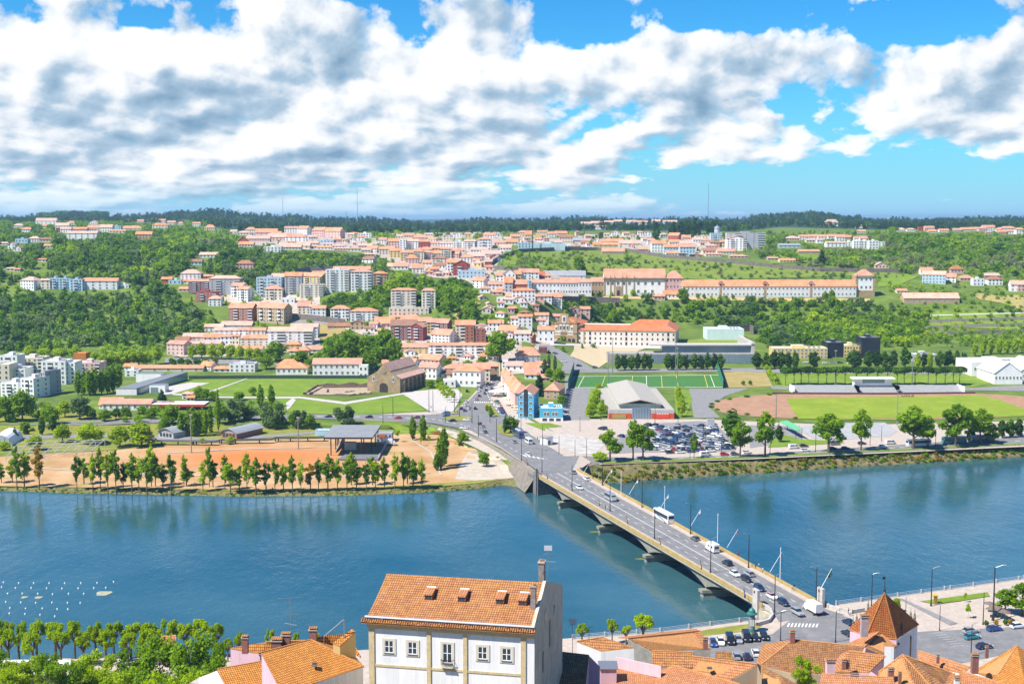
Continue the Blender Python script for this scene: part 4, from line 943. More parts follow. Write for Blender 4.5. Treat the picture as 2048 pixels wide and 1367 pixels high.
# --- hilltop convent
o, w, d, ze, ri = house(1364.5, 1712.6, 594, 572, 559, 'w', 'o', 'g', 2, label='long white convent wing with two rows of small windows and orange roof', name='convent', cat='convent', cols=44, depth=13, wmat=WHP)
for px in (1441, 1530, 1622):
    x = (px - 1538.5) / 348 * w
    dm = lowbox('dormer', o, x - 2.3, x + 2.3, -d / 2 - .1, -d / 2 + 3, ze - .2, ze + 2.6, WHP); mb = MB(); mb.cyl((x, -d / 2 - .2, ze + 2.4), (x, -d / 2 + 5, ze + 2.4), 2.6, 2.6, OT, 14); obj('roof', mb.mesh('roof'), dm)
    lowbox('window', dm, x - .8, x + .8, -d / 2 - .2, -d / 2 - .1, ze + .2, ze + 2, M_glass)
    lowbox('balcony_door', o, x - 1.1, x + 1.1, -d / 2 - .14, -d / 2 + .1, .2, ze - 1.2, TANST)
o, w, d, ze, ri = house(1208.5, 1331, 591, 556, 537, 'w', 'o', 'g', 2, label='tall white convent church with brown pilasters and broad orange roof', name='church', cat='church', win=False, depth=20, wmat=WHP)
lowbox('cornice', o, -w / 2 - .5, w / 2 + .5, -d / 2 - .7, d / 2 + .5, ze - 2.2, ze + .2, speck('lichen grey stone', (.20, .17, .13), .25, .3))
for i, f in enumerate((.005, .10, .165, .29, .355, .485, .995)):
    x = -w / 2 + f * w; lowbox('pilaster', o, x - .55, x + .55, -d / 2 - .35, -d / 2 + .2, -1, ze - 2.2, TANST)
    mb = MB(); mb.cyl((x, -d / 2, ze + .2), (x, -d / 2, ze + 3.6), .5, .1, TANST, 6); obj('pinnacle', mb.mesh('pinnacle'), o)
for f, rws in ((.06, 1), (.135, 1), (.225, 1), (.32, 1), (.41, 1), (.555, 2), (.67, 2), (.785, 2), (.895, 1)):
    for r in range(rws): obj('window', WIN, o, (-w / 2 + f * w, -d / 2, ze * (.70 if r == 0 else .24)), scale=(2.0, 1, 2.6))
lowbox('portal', o, -w / 2 + .19 * w, -w / 2 + .265 * w, -d / 2 - .5, -d / 2 + .2, 0, ze * .55, TANST); lowbox('door', o, -w / 2 + .205 * w, -w / 2 + .25 * w, -d / 2 - .6, -d / 2 - .45, 0, ze * .3, plain('dark door', (.06, .03, .03)))
house(1331, 1366, 591, 556, 541, 'p', 'o', 'h', 3, label='square pink convent pavilion with domed orange roof beside the church', name='pavilion', cat='pavilion', depth=12)
house(1328, 1358, 597, 588, 580, 'w', 'o', 'g', 1, label='low white porch house with orange roof below the convent pavilion', name='porch_house', cat='house', depth=7)
house(1308, 1330, 600, 592, 588, 'p', 'o', 'g', 1, label='low orange-roofed outbuilding on the convent terrace edge', name='outbuilding', cat='outbuilding', depth=7)
for (a, b, yb, ye, yr, lab, st, c, wc) in ((1060, 1120, 588, 565, 558, 'white convent range with arched doors, furthest from its church', 2, 8, 'w'), (1120, 1157, 590, 565, 554, 'white convent range with raised orange roof and red window', 2, 7, 'w'), (1157, 1183, 590, 564, 557, 'white convent range with tan corner stones next to the arcade', 2, 4, 'w'), (1183, 1208, 590, 563, 554, 'brown arcaded loggia wing adjoining the white convent church', 2, 4, 't')):
    house(a, b, yb, ye, yr, wc, 'o', 'g', st, label=lab, name='convent_range', cat='convent wing', cols=c, depth=11)
o, w, d, ze, ri = house(1712.6, 1747, 593, 551, 538, 'w', 'o', 'h', 3, label='square white and stone convent tower with pyramid orange roof', name='tower', cat='tower', depth=13, win=False, wmat=WHP)
for s in (-1, 1): lowbox('quoin', o, s * w / 2 - 1, s * w / 2 + 1, -d / 2 - .3, d / 2 + .2, -2, ze, TANST)
lowbox('plinth', o, -w / 2 - .2, w / 2 + .2, -d / 2 - .2, d / 2 + .2, -3, ze * .3, TANST); lowbox('cornice', o, -w / 2 - .9, w / 2 + .9, -d / 2 - .9, d / 2 + .9, ze - .9, ze + .1, TANST)
for zz in (.45, .82):
    for x in (-.22, .05, .3): obj('window', WIN, o, (x * w, -d / 2, ze * zz), scale=(1.5, 1, 2.0))
for sx_ in (-1, 1):
    for sy_ in (-1, 1):
        mb = MB(); mb.cyl((sx_ * w * .5, sy_ * d * .5, ze), (sx_ * w * .5, sy_ * d * .5, ze + 3), .5, .1, TANST, 6); obj('pinnacle', mb.mesh('pinnacle'), o)
house(1808, 1919, 607, 596, 585, 't', 's', 'g', 1, label='long low ruined barn with faded pink roof beyond the convent tower', name='barn', cat='barn', depth=14, cols=9)
house(1092, 1168, 554, 548, 541, 'w', 'g', 'g', 1, label='long low white shed with dark grey roof below the olive grove', name='shed', cat='shed', depth=11, cols=9)
# --- big pale hall on the grove rim
o, w, d, ze, ri = house(1062, 1130, 501, 488, 482, 'b', 'w', 'F', 2, label='large pale green-grey hall with white roof on the olive grove rim', name='hall', cat='hall', depth=24, win=False)
for i in range(12): lowbox('wall_panel', o, -w / 2 + w * i / 12 + .15, -w / 2 + w * (i + 1) / 12 - .15, -d / 2 - .15, -d / 2 + .1, .4, ze - 1.2, plaster('sage cladding', (.50, .62, .62)))
house(1036, 1062, 501, 486, 481, 'b', 'g', 'F', 3, label='small grey annex with large panes beside the pale green hall', name='annex', cat='annex', depth=16)
o, w, d, ze, ri = house(1068, 1083, 480, 470, 469, 'y', 'g', 'F', 1, label='round ochre water tank rising behind the pale green hall', name='water_tank', cat='water tank', depth=10, win=False)
# domed tower
P = G(1434, 478); o = thing('domed_tower', 'round tower with a blue-grey dome among the hilltop blocks', 'tower', P); s = P.y / F
mb = MB(); mb.cyl((0, 0, -4), (0, 0, 20 * s), 5.6 * s, 5.6 * s, plaster('dome tower stone', (.55, .52, .5)), 16); obj('drum', mb.mesh('drum'), o)
mb = MB(); mb.lathe([(6.2 * s * math.cos(t), 20 * s + 6.5 * s * math.sin(t)) for t in [i * math.pi / 12 for i in range(7)]], plain('dome lead', (.22, .27, .36), .4), 16); mb.cyl((0, 0, 26 * s), (0, 0, 30 * s), .6 * s, .2, M_steel, 6); obj('dome', mb.mesh('dome', smooth=True), o)
# --- friary and its church
HRECT += [(1100, 1400, 694, 640), (1215, 1514, 727, 690), (1214, 1350, 838, 765), (228, 378, 792, 744), (738, 828, 790, 730), (645, 790, 925, 848), (1580, 1935, 790, 752)]
a = R(10); C = G(1352, 694.5); fr = thing('friary', 'huge cream friary with three rows of windows and red-orange roofs', 'friary', C, -a); fr.location.z += .6; dist = C.y; k = dist / F
LW = 197 * k / math.cos(a); hz = W(1352, 664, dist).z - C.z; DEP = 52
mb = MB(); mb.box(-LW, 0, 0, 15, -4, hz, CRP); mb.box(-15, 0, 15, DEP, -4, hz, CRP); mb.box(-LW, -15, DEP - 14, DEP, -4, hz + 1, CRP); obj('walls', mb.mesh('walls'), fr)
mb = MB()
def hip(mb, x0, x1, y0, y1, z, r, m):
    x0 -= .5; x1 += .5; y0 -= .5; y1 += .5; hx, hy = (x1 - x0) / 2, (y1 - y0) / 2; q = min(hx, hy); A, B, C_, D_ = (x0, y0, z), (x1, y0, z), (x1, y1, z), (x0, y1, z)
    if hx > hy: E, F_ = (x0 + q, y0 + q, z + r), (x1 - q, y0 + q, z + r); fs = [[A, B, F_, E], [B, C_, F_], [C_, D_, E, F_], [D_, A, E]]
    else: E, F_ = (x0 + q, y0 + q, z + r), (x0 + q, y1 - q, z + r); fs = [[A, B, E], [B, C_, F_, E], [C_, D_, F_], [D_, A, E, F_]]
    for f in fs: mb.poly([Vector(p) for p in f], m)
    mb.poly([D_, C_, B, A], m)
hip(mb, -LW, 0, 0, 15, hz, 4, RT); obj('roof', mb.mesh('roof', uv=True), fr)
mb = MB(); hip(mb, -15, 0, .2, DEP, hz + .02, 4.4, RT); obj('roof', mb.mesh('roof', uv=True), fr)
mb = MB(); hip(mb, -LW * .5, -2, DEP - 14, DEP, hz + 1, 4.5, RT); obj('roof', mb.mesh('roof', uv=True), fr)
for r in range(3):
    for i in range(19):
        x = -LW + LW * (i + .5) / 19; big = i in (2, 9, 17)
        obj('window', WINP, fr, (x, 0, hz * (.14 + .32 * r)), scale=(1.6 if big else 1.2, 1, (2.6 if big else 1.7)))
    for i in range(9): obj('window', WINP, fr, (0, 3 + 5 * i, hz * (.2 + .3 * r)), rz=math.pi / 2, scale=(1.2, 1, 1.6))
for x in (-LW + .5, -LW * .93, -.6): lowbox('pilaster', fr, x - .5, x + .5, -.2, .2, -2, hz, TANST)
lowbox('cornice', fr, -LW, .35, -.35, 0, hz - .7, hz + .05, TANST)
# church front at its end
o = thing('friary_church', 'baroque stone church front with curved gable and five dark arches', 'church', fr.matrix_world @ Vector((0, 0, 0)) , -a)
o.location = Vector(C) + Vector((-LW * math.cos(a), LW * math.sin(a), 1.6)); cw = 20.5; H = W(1133, 629, o.location.y).z - C.z; cz = H
prof = [(-cw, -4), (0, -4), (0, .62 * cz), (-.9, .72 * cz), (-1.8, .62 * cz), (-2.2, .60 * cz), (-4.5, .66 * cz), (-6.5, .76 * cz), (-7, .92 * cz), (-8.6, .95 * cz), (-10.2, cz), (-11.9, .95 * cz), (-13.5, .92 * cz), (-14, .76 * cz), (-16, .66 * cz), (-18.3, .60 * cz), (-18.7, .62 * cz), (-19.6, .72 * cz), (-cw, .62 * cz)]
mb = MB(); f0 = [(x, -1.2, z) for x, z in prof]; f1 = [(x, 1.5, z) for x, z in prof]; mb.poly(f0, TANST); mb.poly(f1[::-1], TANST)
for i in range(len(prof)): j = (i + 1) % len(prof); mb.poly([f0[j], f0[i], f1[i], f1[j]], TANST)
obj('facade', mb.mesh('facade'), o)
for x0, x1, z0, z1 in ((-17.6, -15.4, .42, .56), (-14, -11.9, .42, .6), (-11.3, -9.2, .42, .6), (-8.6, -6.5, .42, .6), (-5.2, -3, .42, .56), (-17.6, -13, .3, .4), (-7.6, -3, .3, .4), (-12, -8.6, .68, .88)):
    lowbox('wall_panel', o, x0, x1, -1.34, -1.15, z0 * cz - .6, z1 * cz + .6, CRP)
for x, z, ww, hh in ((-16.5, .49, 1.3, 1.8), (-13, .51, 1.4, 3), (-10.25, .51, 1.6, 3), (-7.5, .51, 1.4, 3), (-4.1, .49, 1.3, 1.8), (-10.25, .79, 1.6, 3.2)): obj('window', WIN, o, (x, -1.34, z * cz), scale=(ww, 1, hh))
DK = plain('dark doorway', (.045, .03, .03), .8)
for x, hh in ((-17.8, 4.2), (-14.5, 4.2), (-10.25, 6), (-6, 4.2), (-2.8, 4.2)):
    mb = MB(); r = 1.15 if hh < 5 else 1.6; n = 10
    pts = [(x - r, -1.36, -.2), (x + r, -1.36, -.2)] + [(x + r * math.cos(t), -1.36, hh - r + r * math.sin(t)) for t in [i * math.pi / n for i in range(n + 1)]]
    mb.slab([Vector((p[0], 0, 0)) * 0 + Vector(p) for p in pts], .12, DK, down=(0, 1, 0)); obj('archway', mb.mesh('archway'), o)
for z in (.30, .62): lowbox('cornice', o, -cw - .2, .2, -1.6, -1.2, z * cz + (.9 if z > .5 else 1), z * cz + (1.3 if z > .5 else 1.5), TANST)
mb = MB(); mb.cyl((-10.2, 0, cz), (-10.2, 0, cz + 2.6), .2, .12, TANST, 6); mb.box(-10.9, -9.5, -.1, .1, cz + 1.4, cz + 1.7, TANST); obj('cross', mb.mesh('cross'), o)
mb = MB(); mb.box(-cw + 1.5, -1.5, 1.5, 40, -4, .6 * cz, CRP); obj('nave', mb.mesh('nave'), o)
mb = MB(); hip(mb, -cw + 1.5, 4, 1.6, 40, .6 * cz, 4.5, RT); obj('roof', mb.mesh('roof', uv=True), o)
mb = MB(); mb.box(-2.2, -.3, .5, 3, .55 * cz, .86 * cz, TANST); mb.lathe([(1.2, 0), (1.0, 1.4), (.1, 2.4)], TANST, 8, (-1.2, 1.7, .86 * cz)); obj('bell_turret', mb.mesh('bell_turret'), o)
# modern congress building in front
P = G(1420, 727); o = thing('congress_hall', 'low glass and grey congress hall behind the dark tree rows', 'hall', P); k = P.y / F
GLS = plain('blue facade glass', (.20, .27, .33), .15, .1, .7)
x = lambda px: (px - 1420) * k
h1 = W(1420, 707, P.y).z - P.z; h2 = W(1420, 690, P.y).z - P.z
mb = MB(); mb.box(x(1215), x(1514), 0, 18, -2, h1, M_conc); mb.box(x(1325), x(1505), 6, 15, h1, h2 - .8, GLS); mb.box(x(1300), x(1512), 4, 16, h2 - .8, h2, M_plaza); mb.box(x(1505), x(1512), 4, 60, 0, h2 + 1.5, M_plaza)
obj('body', mb.mesh('body'), o)
for i in range(34): lowbox('glass_panel', o, x(1300 + i * 6.1) , x(1305 + i * 6.1), -.2, .1, .3, h1 - .6, GLS)
o, w, d, ze, ri = house(1414, 1488, 680, 659, 655, 'b', 'w', 'F', 1, label='windowless pale mint box hall on the green roof terrace', name='box_hall', cat='hall', depth=22, win=False, wmat=plaster('mint render', (.62, .76, .75)))
# --- institute with dark glass blocks
house(1545, 1655, 717, 697, 691, 'y', 'w', 'F', 3, label='long cream institute block with strip windows behind the dark trees', name='institute_building', cat='institute', cols=14, depth=14, balc=False)
house(1654, 1687, 714, 686, 683, 'g', 'g', 'F', 4, label='black glass institute block joined to the long cream wing', name='glass_block', cat='office block', win=False, depth=16, wmat=plain('black glass', (.018, .022, .035), .2, 0, .6))
house(1687, 1722, 714, 692, 688, 'y', 'w', 'F', 3, label='cream institute link between its two black glass blocks', name='institute_link', cat='institute', cols=6, depth=14, balc=False)
house(1722, 1760, 716, 676, 672, 'g', 'g', 'F', 5, label='tallest black glass institute block with blue-grey roof plant', name='glass_block', cat='office block', win=False, depth=16, wmat=plain('black glass', (.018, .022, .035), .2, 0, .6))
house(1825, 1875, 722, 710, 702, 'g', 'w', 'F', 1, label='low grey shed with pale roof behind the stadium pines', name='shed', cat='shed', depth=14, cols=6)
# white market halls
for (a, b, yb, ye, yr, lab) in ((1942, 2060, 752, 726, 717, 'long white flat industrial hall behind the pitched white sheds'), (1988, 2045, 768, 745, 724, 'white industrial shed with pitched white roof beside the stadium'), (2040, 2110, 764, 741, 720, 'white industrial shed with pitched roof cut by the frame')):
    house(a, b, yb, ye, yr, 'w', 'w', 'F' if b == 2060 else 'f', 1, label=lab, name='industrial_hall', cat='industrial hall', depth=30, cols=8)
# --- sports hall
P = G(1282, 838); o = thing('sports_hall', 'grey sports hall with raised cream roof and red front panels', 'sports hall', P); k = P.y / F; X = lambda px: (px - 1282) * k
zl = W(1282, 819, P.y).z - P.z; zh = W(1282, 803, P.y + 6).z - P.z; dep = WZ(1282, 775.5, P.z + zl).y - P.y; dph = WZ(1282, 765, P.z + zh).y - P.y
RF = speck('cream metal roof', (.40, .37, .32), .06, .4); GR = plaster('grey cladding', (.40, .40, .40)); RED = plaster('brick red panel', (.58, .11, .03))
lowbox('body', o, X(1216), X(1349), 0, dep, -1, zl, GR, RF)
mb = MB(); mb.box(X(1239), X(1325), 6, dph, zl, zh - 1, plaster('pale green cladding', (.46, .52, .46))); obj('upper_hall', mb.mesh('upper_hall'), o)
mb = MB(); mb.slab([(X(1237), 4, zh - 1), (X(1282), 4, zh + 1.6), (X(1282), dph + 2, zh + 1.6), (X(1237), dph + 2, zh - 1)], .5, RF); mb.slab([(X(1327), 4, zh - 1), (X(1282), 4, zh + 1.6), (X(1282), dph + 2, zh + 1.6), (X(1327), dph + 2, zh - 1)], .5, RF); obj('roof', mb.mesh('roof'), o)
for a, b in ((1216.3, 1262), (1303, 1348.7)): lowbox('front_panel', o, X(a), X(b), -.3, .1, -.5, zl * .62, RED)
lowbox('banner', o, X(1224), X(1252), -.5, -.3, .6, zl * .55, plain('olive banner', (.30, .27, .08))); lowbox('banner', o, X(1311), X(1339), -.5, -.3, .6, zl * .58, plain('red banner', (.62, .06, .03)))
bn = MB(); 
for i in range(5): bn.box(X(1314) + i * 1.3, X(1314) + i * 1.3 + .8, -.56, -.5, 2.6, 3.4, plain('pale lettering', (.75, .5, .4)))
obj('lettering', bn.mesh('lettering'), o)
lowbox('entrance', o, X(1264), X(1301), -.1, .2, -.5, zl + 1.2, GLS)
for i in range(7): lowbox('mullion', o, X(1265 + i * 5.8), X(1265.6 + i * 5.8), -.25, -.1, -.5, zl + 1.2, M_steel)
# --- blue buildings at the square
o, w, d, ze, ri = house(1036, 1079, 836, 787, 777, 'b', 'o', 'f', 5, 8, label='tall turquoise house with white gable and central stair window strip', name='blue_house', cat='house', win=False, depth=22, wmat=plaster('turquoise render', (.10, .42, .58)))
lowbox('stair_window', o, -1.1, 1.1, -d / 2 - .15, -d / 2 + .1, 1, ze + 2.5, M_glass)
for s in range(4):
    for x in (-.3, .3): obj('window', WIN, o, (x * w, -d / 2, ze * (.14 + .24 * s)), scale=(1.4, 1, 1.3))
mb = MB(); mb.poly([(-w / 2 - .05, -d / 2 - .08, ze - .3), (w / 2 + .05, -d / 2 - .08, ze - .3), (0, -d / 2 - .08, ze + ri - .3)], WHP); obj('gable_panel', mb.mesh('gable_panel'), o)
o, w, d, ze, ri = house(1080, 1126, 842, 818, 806, 'b', 'w', 'F', 2, label='low turquoise flat-roofed building beside the tall turquoise house', name='blue_building', cat='building', win=False, depth=15, wmat=plaster('turquoise render', (.10, .42, .58)))
for i in range(4): obj('window', WIN, o, (-w * .28 + w * .13 * i + (w * .1 if i > 1 else 0), -d / 2, ze * .6), scale=(1.1, 1, 1.7))
lowbox('shopfront', o, -w / 2 - .1, w / 2 + .1, -d / 2 - .12, -d / 2 + .1, -.5, ze * .3, WHP)
for i in range(3): lowbox('door', o, -w * .4 + i * w * .3, -w * .2 + i * w * .3, -d / 2 - .2, -d / 2 - .1, -.3, ze * .25, M_glass)
o, w, d, ze, ri = house(1088, 1132, 798, 780, 763, 't', 'o', 'h', 2, 14, label='ochre hall with wide hipped orange roof beside the green pitch', name='ochre_hall', cat='hall', depth=17)
# terraced row climbing beside the avenue
prev = [(1001, 1024, 772, 752, 738), (1004, 1034, 782, 758, 743), (1008, 1042, 795, 768, 750), (1013, 1052, 806, 775, 757), (1019, 1060, 818, 785, 765)]
for i, (x0, x1, yb, ye, yr) in enumerate(prev):
    house(x0, x1, yb, ye, yr, 'cpwcp'[i], 'o', 'h', 4, -10, label=f'{ordw(5 - i)} terraced orange-roofed house uphill from the tall turquoise house', name='terraced_house', cat='house', depth=17)
# --- church ruin at the lawn
C = G(770, 791.5); C = WZ(742 + 28, 788, C.z); o = thing('monastery_church', 'gothic stone monastery church with stepped pink roofs and a great arch', 'church', WZ(800, 786, Zt(800, 786)), R(-20)); k = 815 / F
Lw, Dp = 62 * k * 1.08, 38; STN = speck('gothic sandstone', (.33, .24, .14), .28, .25, bump=.2); STD = speck('shade-toned gothic sandstone', (.27, .21, .145), .3, .25)  # second stone: shade of the side walls painted into its colour
ze, zr, zm = 9.0, 17.5, 14.2
mb = MB(); pf = [(-Lw, -2), (0, -2), (0, ze), (-Lw * .30, ze + 3.5), (-Lw * .5, zr), (-Lw * .70, ze + 3.5), (-Lw, ze)]
for y in (0, Dp): mb.poly([(x, y, z) for x, z in (pf if y == 0 else pf[::-1])], STN)
for i in range(len(pf)): j = (i + 1) % len(pf); mb.poly([(pf[i][0], 0, pf[i][1]), (pf[i][0], Dp, pf[i][1]), (pf[j][0], Dp, pf[j][1]), (pf[j][0], 0, pf[j][1])][::-1], STD)
obj('walls', mb.mesh('walls'), o)
rm = ROOFS['s'][1]
for (xa, za, xb, zb) in ((.8, ze - .2, -Lw * .29, ze + 3.2), (-Lw * .31, ze + 4.2, -Lw * .5, zr + .4), (-Lw * .69, ze + 4.2, -Lw * .5, zr + .4), (-Lw - .8, ze - .2, -Lw * .71, ze + 3.2)):
    mb = MB(); mb.slab([(xa, 1.2, za), (xa, Dp + .6, za), (xb, Dp + .6, zb), (xb, 1.2, zb)], .4, rm); obj('roof', mb.mesh('roof', uv=True), o)
for i in range(6):
    mb = MB(); y = 3 + i * 6; mb.box(0, 1.8, y - .8, y + .8, -2, ze - 1.5, STD); obj('buttress', mb.mesh('buttress'), o)
    if i < 5: lowbox('lancet_window', o, -.1, .12, y + 2.2, y + 3.4, 2.5, ze - 2, M_glass)
mb = MB(); mb.lathe([(1.9, 0), (1.9, .3), (0, .3)], STD, 16); rw_ = obj('rose_window', mb.mesh('rose_window'), o, (-Lw * .5, .05, ze + 4)); rw_.rotation_euler[0] = math.pi / 2
mb = MB(); r = 2.6; n = 10; pts = [(-Lw * .5 - r, -.3, -1), (-Lw * .5 + r, -.3, -1)] + [(-Lw * .5 + r * math.cos(t), -.3, 3.6 + 2.2 * math.sin(t)) for t in [i * math.pi / n for i in range(n + 1)]]
mb.slab([Vector(p) for p in pts], .3, DK, down=(0, 1, 0)); obj('archway', mb.mesh('archway'), o)
for x in (-Lw * .2, -Lw * .8): obj('window', WIN, o, (x, -.05, ze - 1), scale=(1.1, 1, 2.4))
# cloister ruins
P = G(680, 785); o = thing('cloister_ruin', 'excavated cloister ruins of low brown stone walls around bare earth', 'ruin', P); IV = -Vector(P)
RU = speck('ruin stone', (.20, .14, .10), .35, .5, bump=.3)
sheet('bare_ground', [(610, 788), (632, 774), (742, 773), (742, 788), (700, 791)], speck('excavated earth', (.40, .31, .21), .15, .3), dz=.3)
def ruin_wall(pl, h, t=1.0):
    mb = MB(); q = [G(x, y) + IV for x, y in pl]; pts = []
    for a, b in zip(q, q[1:]):
        for i in range(10): pts.append(a.lerp(b, i / 10) + Vector((0, 0, rnd.uniform(.4, 1) * h)))
    pts.append(q[-1] + Vector((0, 0, h)))
    for a, b in zip(pts, pts[1:]):
        n_ = (b - a).cross(Vector((0, 0, 1))).normalized() * t / 2; dn = lambda p: Vector((p.x, p.y, IV.z + 5))
        for A, B in ((a - n_, b - n_), (b + n_, a + n_)): mb.poly([dn(A), dn(B), B, A], RU)
        mb.poly([a - n_, b - n_, b + n_, a + n_], RU)
    obj('stone_wall', mb.mesh('stone_wall'), o)
for pl, h in (([(608, 789), (634, 773)], 1.6), ([(620, 789), (645, 775)], 1.4), ([(634, 773), (742, 772)], 2.6), ([(645, 776), (741, 775)], 2.0), ([(612, 790), (700, 791), (742, 787)], 1.2), ([(690, 785), (708, 783)], 1.0), ([(655, 779), (655, 785)], 1.2)): ruin_wall(pl, h)
# --- museum: long wedge with glass side
P = G(275, 790); o = thing('museum', 'long low white museum wedge with grey roof and glass side', 'museum', P); IV = -Vector(P); MG = plain('museum grey roof', (.20, .21, .225), .5)
f0, f1, b1, b0 = [WZ(x, y, z) + IV for x, y, z in ((273, 776, 10.5), (232, 776, 10.5), (352, 744, 12.5), (375, 743.5, 12.5))]
mb = MB(); mb.slab([f0, b0, b1, f1], .6, MG); obj('roof', mb.mesh('roof'), o)
gz = -.8
def vwall(nm, a, b, mat, zb=gz):
    mb = MB(); a, b = Vector(a), Vector(b); n_ = (b - a).cross(Vector((0, 0, 1))).normalized() * .2; la, lb = Vector((a.x, a.y, zb)), Vector((b.x, b.y, zb)); dn = Vector((0, 0, .62))
    mb.slab([la, lb, b - dn, a - dn], .3, mat, down=n_); obj(nm, mb.mesh(nm), o)
vwall('end_wall', f1, f0, WHP); vwall('glass_wall', f0, b0, GLS); vwall('rear_wall', f1, b1, WHP); vwall('end_wall', b1, b0, GLS)
lowbox('entrance_box', o, *(lambda a: (a.x, a.x + 9.5, a.y, a.y + 8, -1, 4.6))(G(299, 785) + IV), WHP, MG); lowbox('door', o, *(lambda a: (a.x + .8, a.x + 5.2, a.y - .12, a.y + .1, -.8, 3.4))(G(299, 785) + IV), GLS)
lowbox('rear_block', o, *(lambda a: (a.x, a.x + 16, a.y, a.y + 10, -1, 6))(G(272, 764) + IV), WHP, MG)
# --- modern flats at the picture edge
FL = [('0 290 530 215 195', 'w', 4, 0), ('290 720 470 245 190', 'c', 4, 0), ('-40 160 690 365 345', 'c', 4, 0), ('70 420 660 430 395', 'w', 4, 0), ('730 1110 670 310 270', 'w', 5, 0), ('1110 1280 660 330 280', 'w', 5, 0), ('1280 1690 560 330 225', 'p', 4, 0), ('20 360 880 670 600', 'w', 4, 8), ('360 720 900 600 555', 'w', 4, 20), ('720 905 860 490 440', 'g', 5, 20)]
for i, (f, wc, st, ang) in enumerate(FL):
    v = [float(q) / 8.533 for q in f.split()]
    house(v[0], v[1], 690 + v[2], 690 + v[3], 690 + v[4], wc, 'w', 'F', st, ang, region='flat', depth=14)
L = sorted([h for h in HOUSES if h[2] == 'flat'], key=lambda h: h[1])
for i, h in enumerate(L): h[0]['label'] = f"{h[3]} {STW[h[6]]} modern flat block, {ordw(i + 1)} {REG['flat']}"
house(147, 172, 714, 709, 706, 't', 'o', 'F', 1, label='small orange roof pavilion on top of the pale flats', name='roof_pavilion', cat='pavilion', win=False, D=G(150, 735).y, depth=8, wmat=plaster('orange render', (.55, .22, .05)))
# --- olive-grove wall, and terrace walls
def long_wall(label, pl, h, mat=M_stone, name='boundary_wall', t=.8, fn=G):
    o = tag(obj(name, None, loc=fn(*pl[0])), label, 'wall', kind='thing'); IV = -Vector(o.location); mb = MB(); q = []
    for (a, b), (c, d) in zip(pl, pl[1:]):
        for i in range(6): q.append(fn(lerp(a, c, i / 6), lerp(b, d, i / 6)) + IV)
    q.append(fn(*pl[-1]) + IV)
    for a, b in zip(q, q[1:]):
        n_ = (b - a).cross(Vector((0, 0, 1))).normalized() * t / 2; u = Vector((0, 0, h)); e = Vector((0, 0, -2))
        for A, B in ((a - n_, b - n_), (b + n_, a + n_)): mb.poly([A + e, B + e, B + u, A + u], mat)
        mb.poly([a - n_ + u, b - n_ + u, b + n_ + u, a + n_ + u], mat)
    obj('masonry', mb.mesh('masonry'), o)
M_wallg = speck('old rubble wall', (.17, .145, .125), .35, .25)
long_wall('long dark stone wall curving around the olive grove above the convent', [(980, 533), (985, 528), (1000, 518), (1040, 505), (1140, 500), (1250, 503), (1330, 516), (1440, 525), (1540, 535), (1640, 543), (1745, 545), (1828, 546)], 4.2, M_wallg)
long_wall('stone wall at the foot of the olive grove behind the white gabled houses', [(980, 536), (1010, 540), (1062, 541)], 3, M_wallg)
long_wall('terrace retaining wall under the white convent church front', [(1120, 603), (1180, 604), (1240, 606)], 5, M_wallg)
long_wall('dark retaining wall above the yellow tall apartment blocks', [(590, 548), (620, 544), (672, 543)], 5, speck('slate wall', (.16, .15, .17), .25, .3))
long_wall('grey retaining wall below the white hipped villas', [(580, 638), (620, 641), (690, 650)], 5, M_wallg)
long_wall('low stone wall under the modern white house on the skyline', [(395, 482), (420, 487), (445, 487)], 4, M_wallg)
long_wall('curved pale wall around the white house by the central hill road', [(787, 556), (810, 557), (850, 553)], 3, plaster('pale wall', (.6, .55, .45)))
for i, y in enumerate((646, 658, 671)): long_wall(f'{ordw(3 - i)} stone terrace wall up from the white industrial halls', [(1858 - 4 * i, y), (1950, y - 3), (2080, y - 7)], 3.2, speck('tan terrace wall', (.36, .31, .25), .2, .3))
long_wall('brown stone wall behind the mint box hall', [(1453, 664), (1500, 662), (1508, 668)], 6, M_wallg)
long_wall('dark green hedge-topped wall behind the lawn and museum', [(378, 758), (500, 757), (600, 757), (742, 757)], 2.2, speck('dark painted wall', (.04, .07, .055), .2, .4))
# --- open stage pavilion in the sandy park
P = G(705, 905); o = thing('stage_canopy', 'open stage with a flat grey canopy on tall slender columns', 'stage', P); IV = -Vector(P); Z = 12.2
c = [WZ(x, y, Z) + IV for x, y in ((648, 874), (745, 874), (762, 849), (666, 849))]
mb = MB(); mb.slab(c, .8, speck('grey membrane roof', (.24, .25, .26), .1, .3), side=M_dark); obj('canopy', mb.mesh('canopy'), o)
for f, g in ((.12, .1), (.16, .4), (.16, .75), (.75, .1), (.80, .1), (.90, .4), (.92, .75), (.12, .8)):
    p = c[0].lerp(c[1], f).lerp(c[3].lerp(c[2], f), g); mb = MB(); mb.cyl((p.x, p.y, -1), (p.x, p.y, p.z - .5), .28, .28, speck('rust steel', (.14, .075, .06), .2, 1), 8); obj('column', mb.mesh('column'), o)
mb = MB(); q = [WZ(x, y, 4.0) + IV for x, y in ((675, 917), (757, 917), (762, 908), (690, 908))]; mb.slab(q, 2.5, speck('stage floor', (.17, .17, .19), .1, .3)); obj('stage', mb.mesh('stage'), o)
for (ax, ay, bx, by) in ((672, 905, 690, 884), (755, 922, 780, 880)):
    a, b = G(ax, ay) + IV, G(bx, by) + IV; mb = MB(); mb.slab([a, b, b + Vector((0, 0, 3.2)), a + Vector((0, 0, .8))], .5, M_conc, down=(-1, 0, 0)); obj('ramp_wall', mb.mesh('ramp_wall'), o)
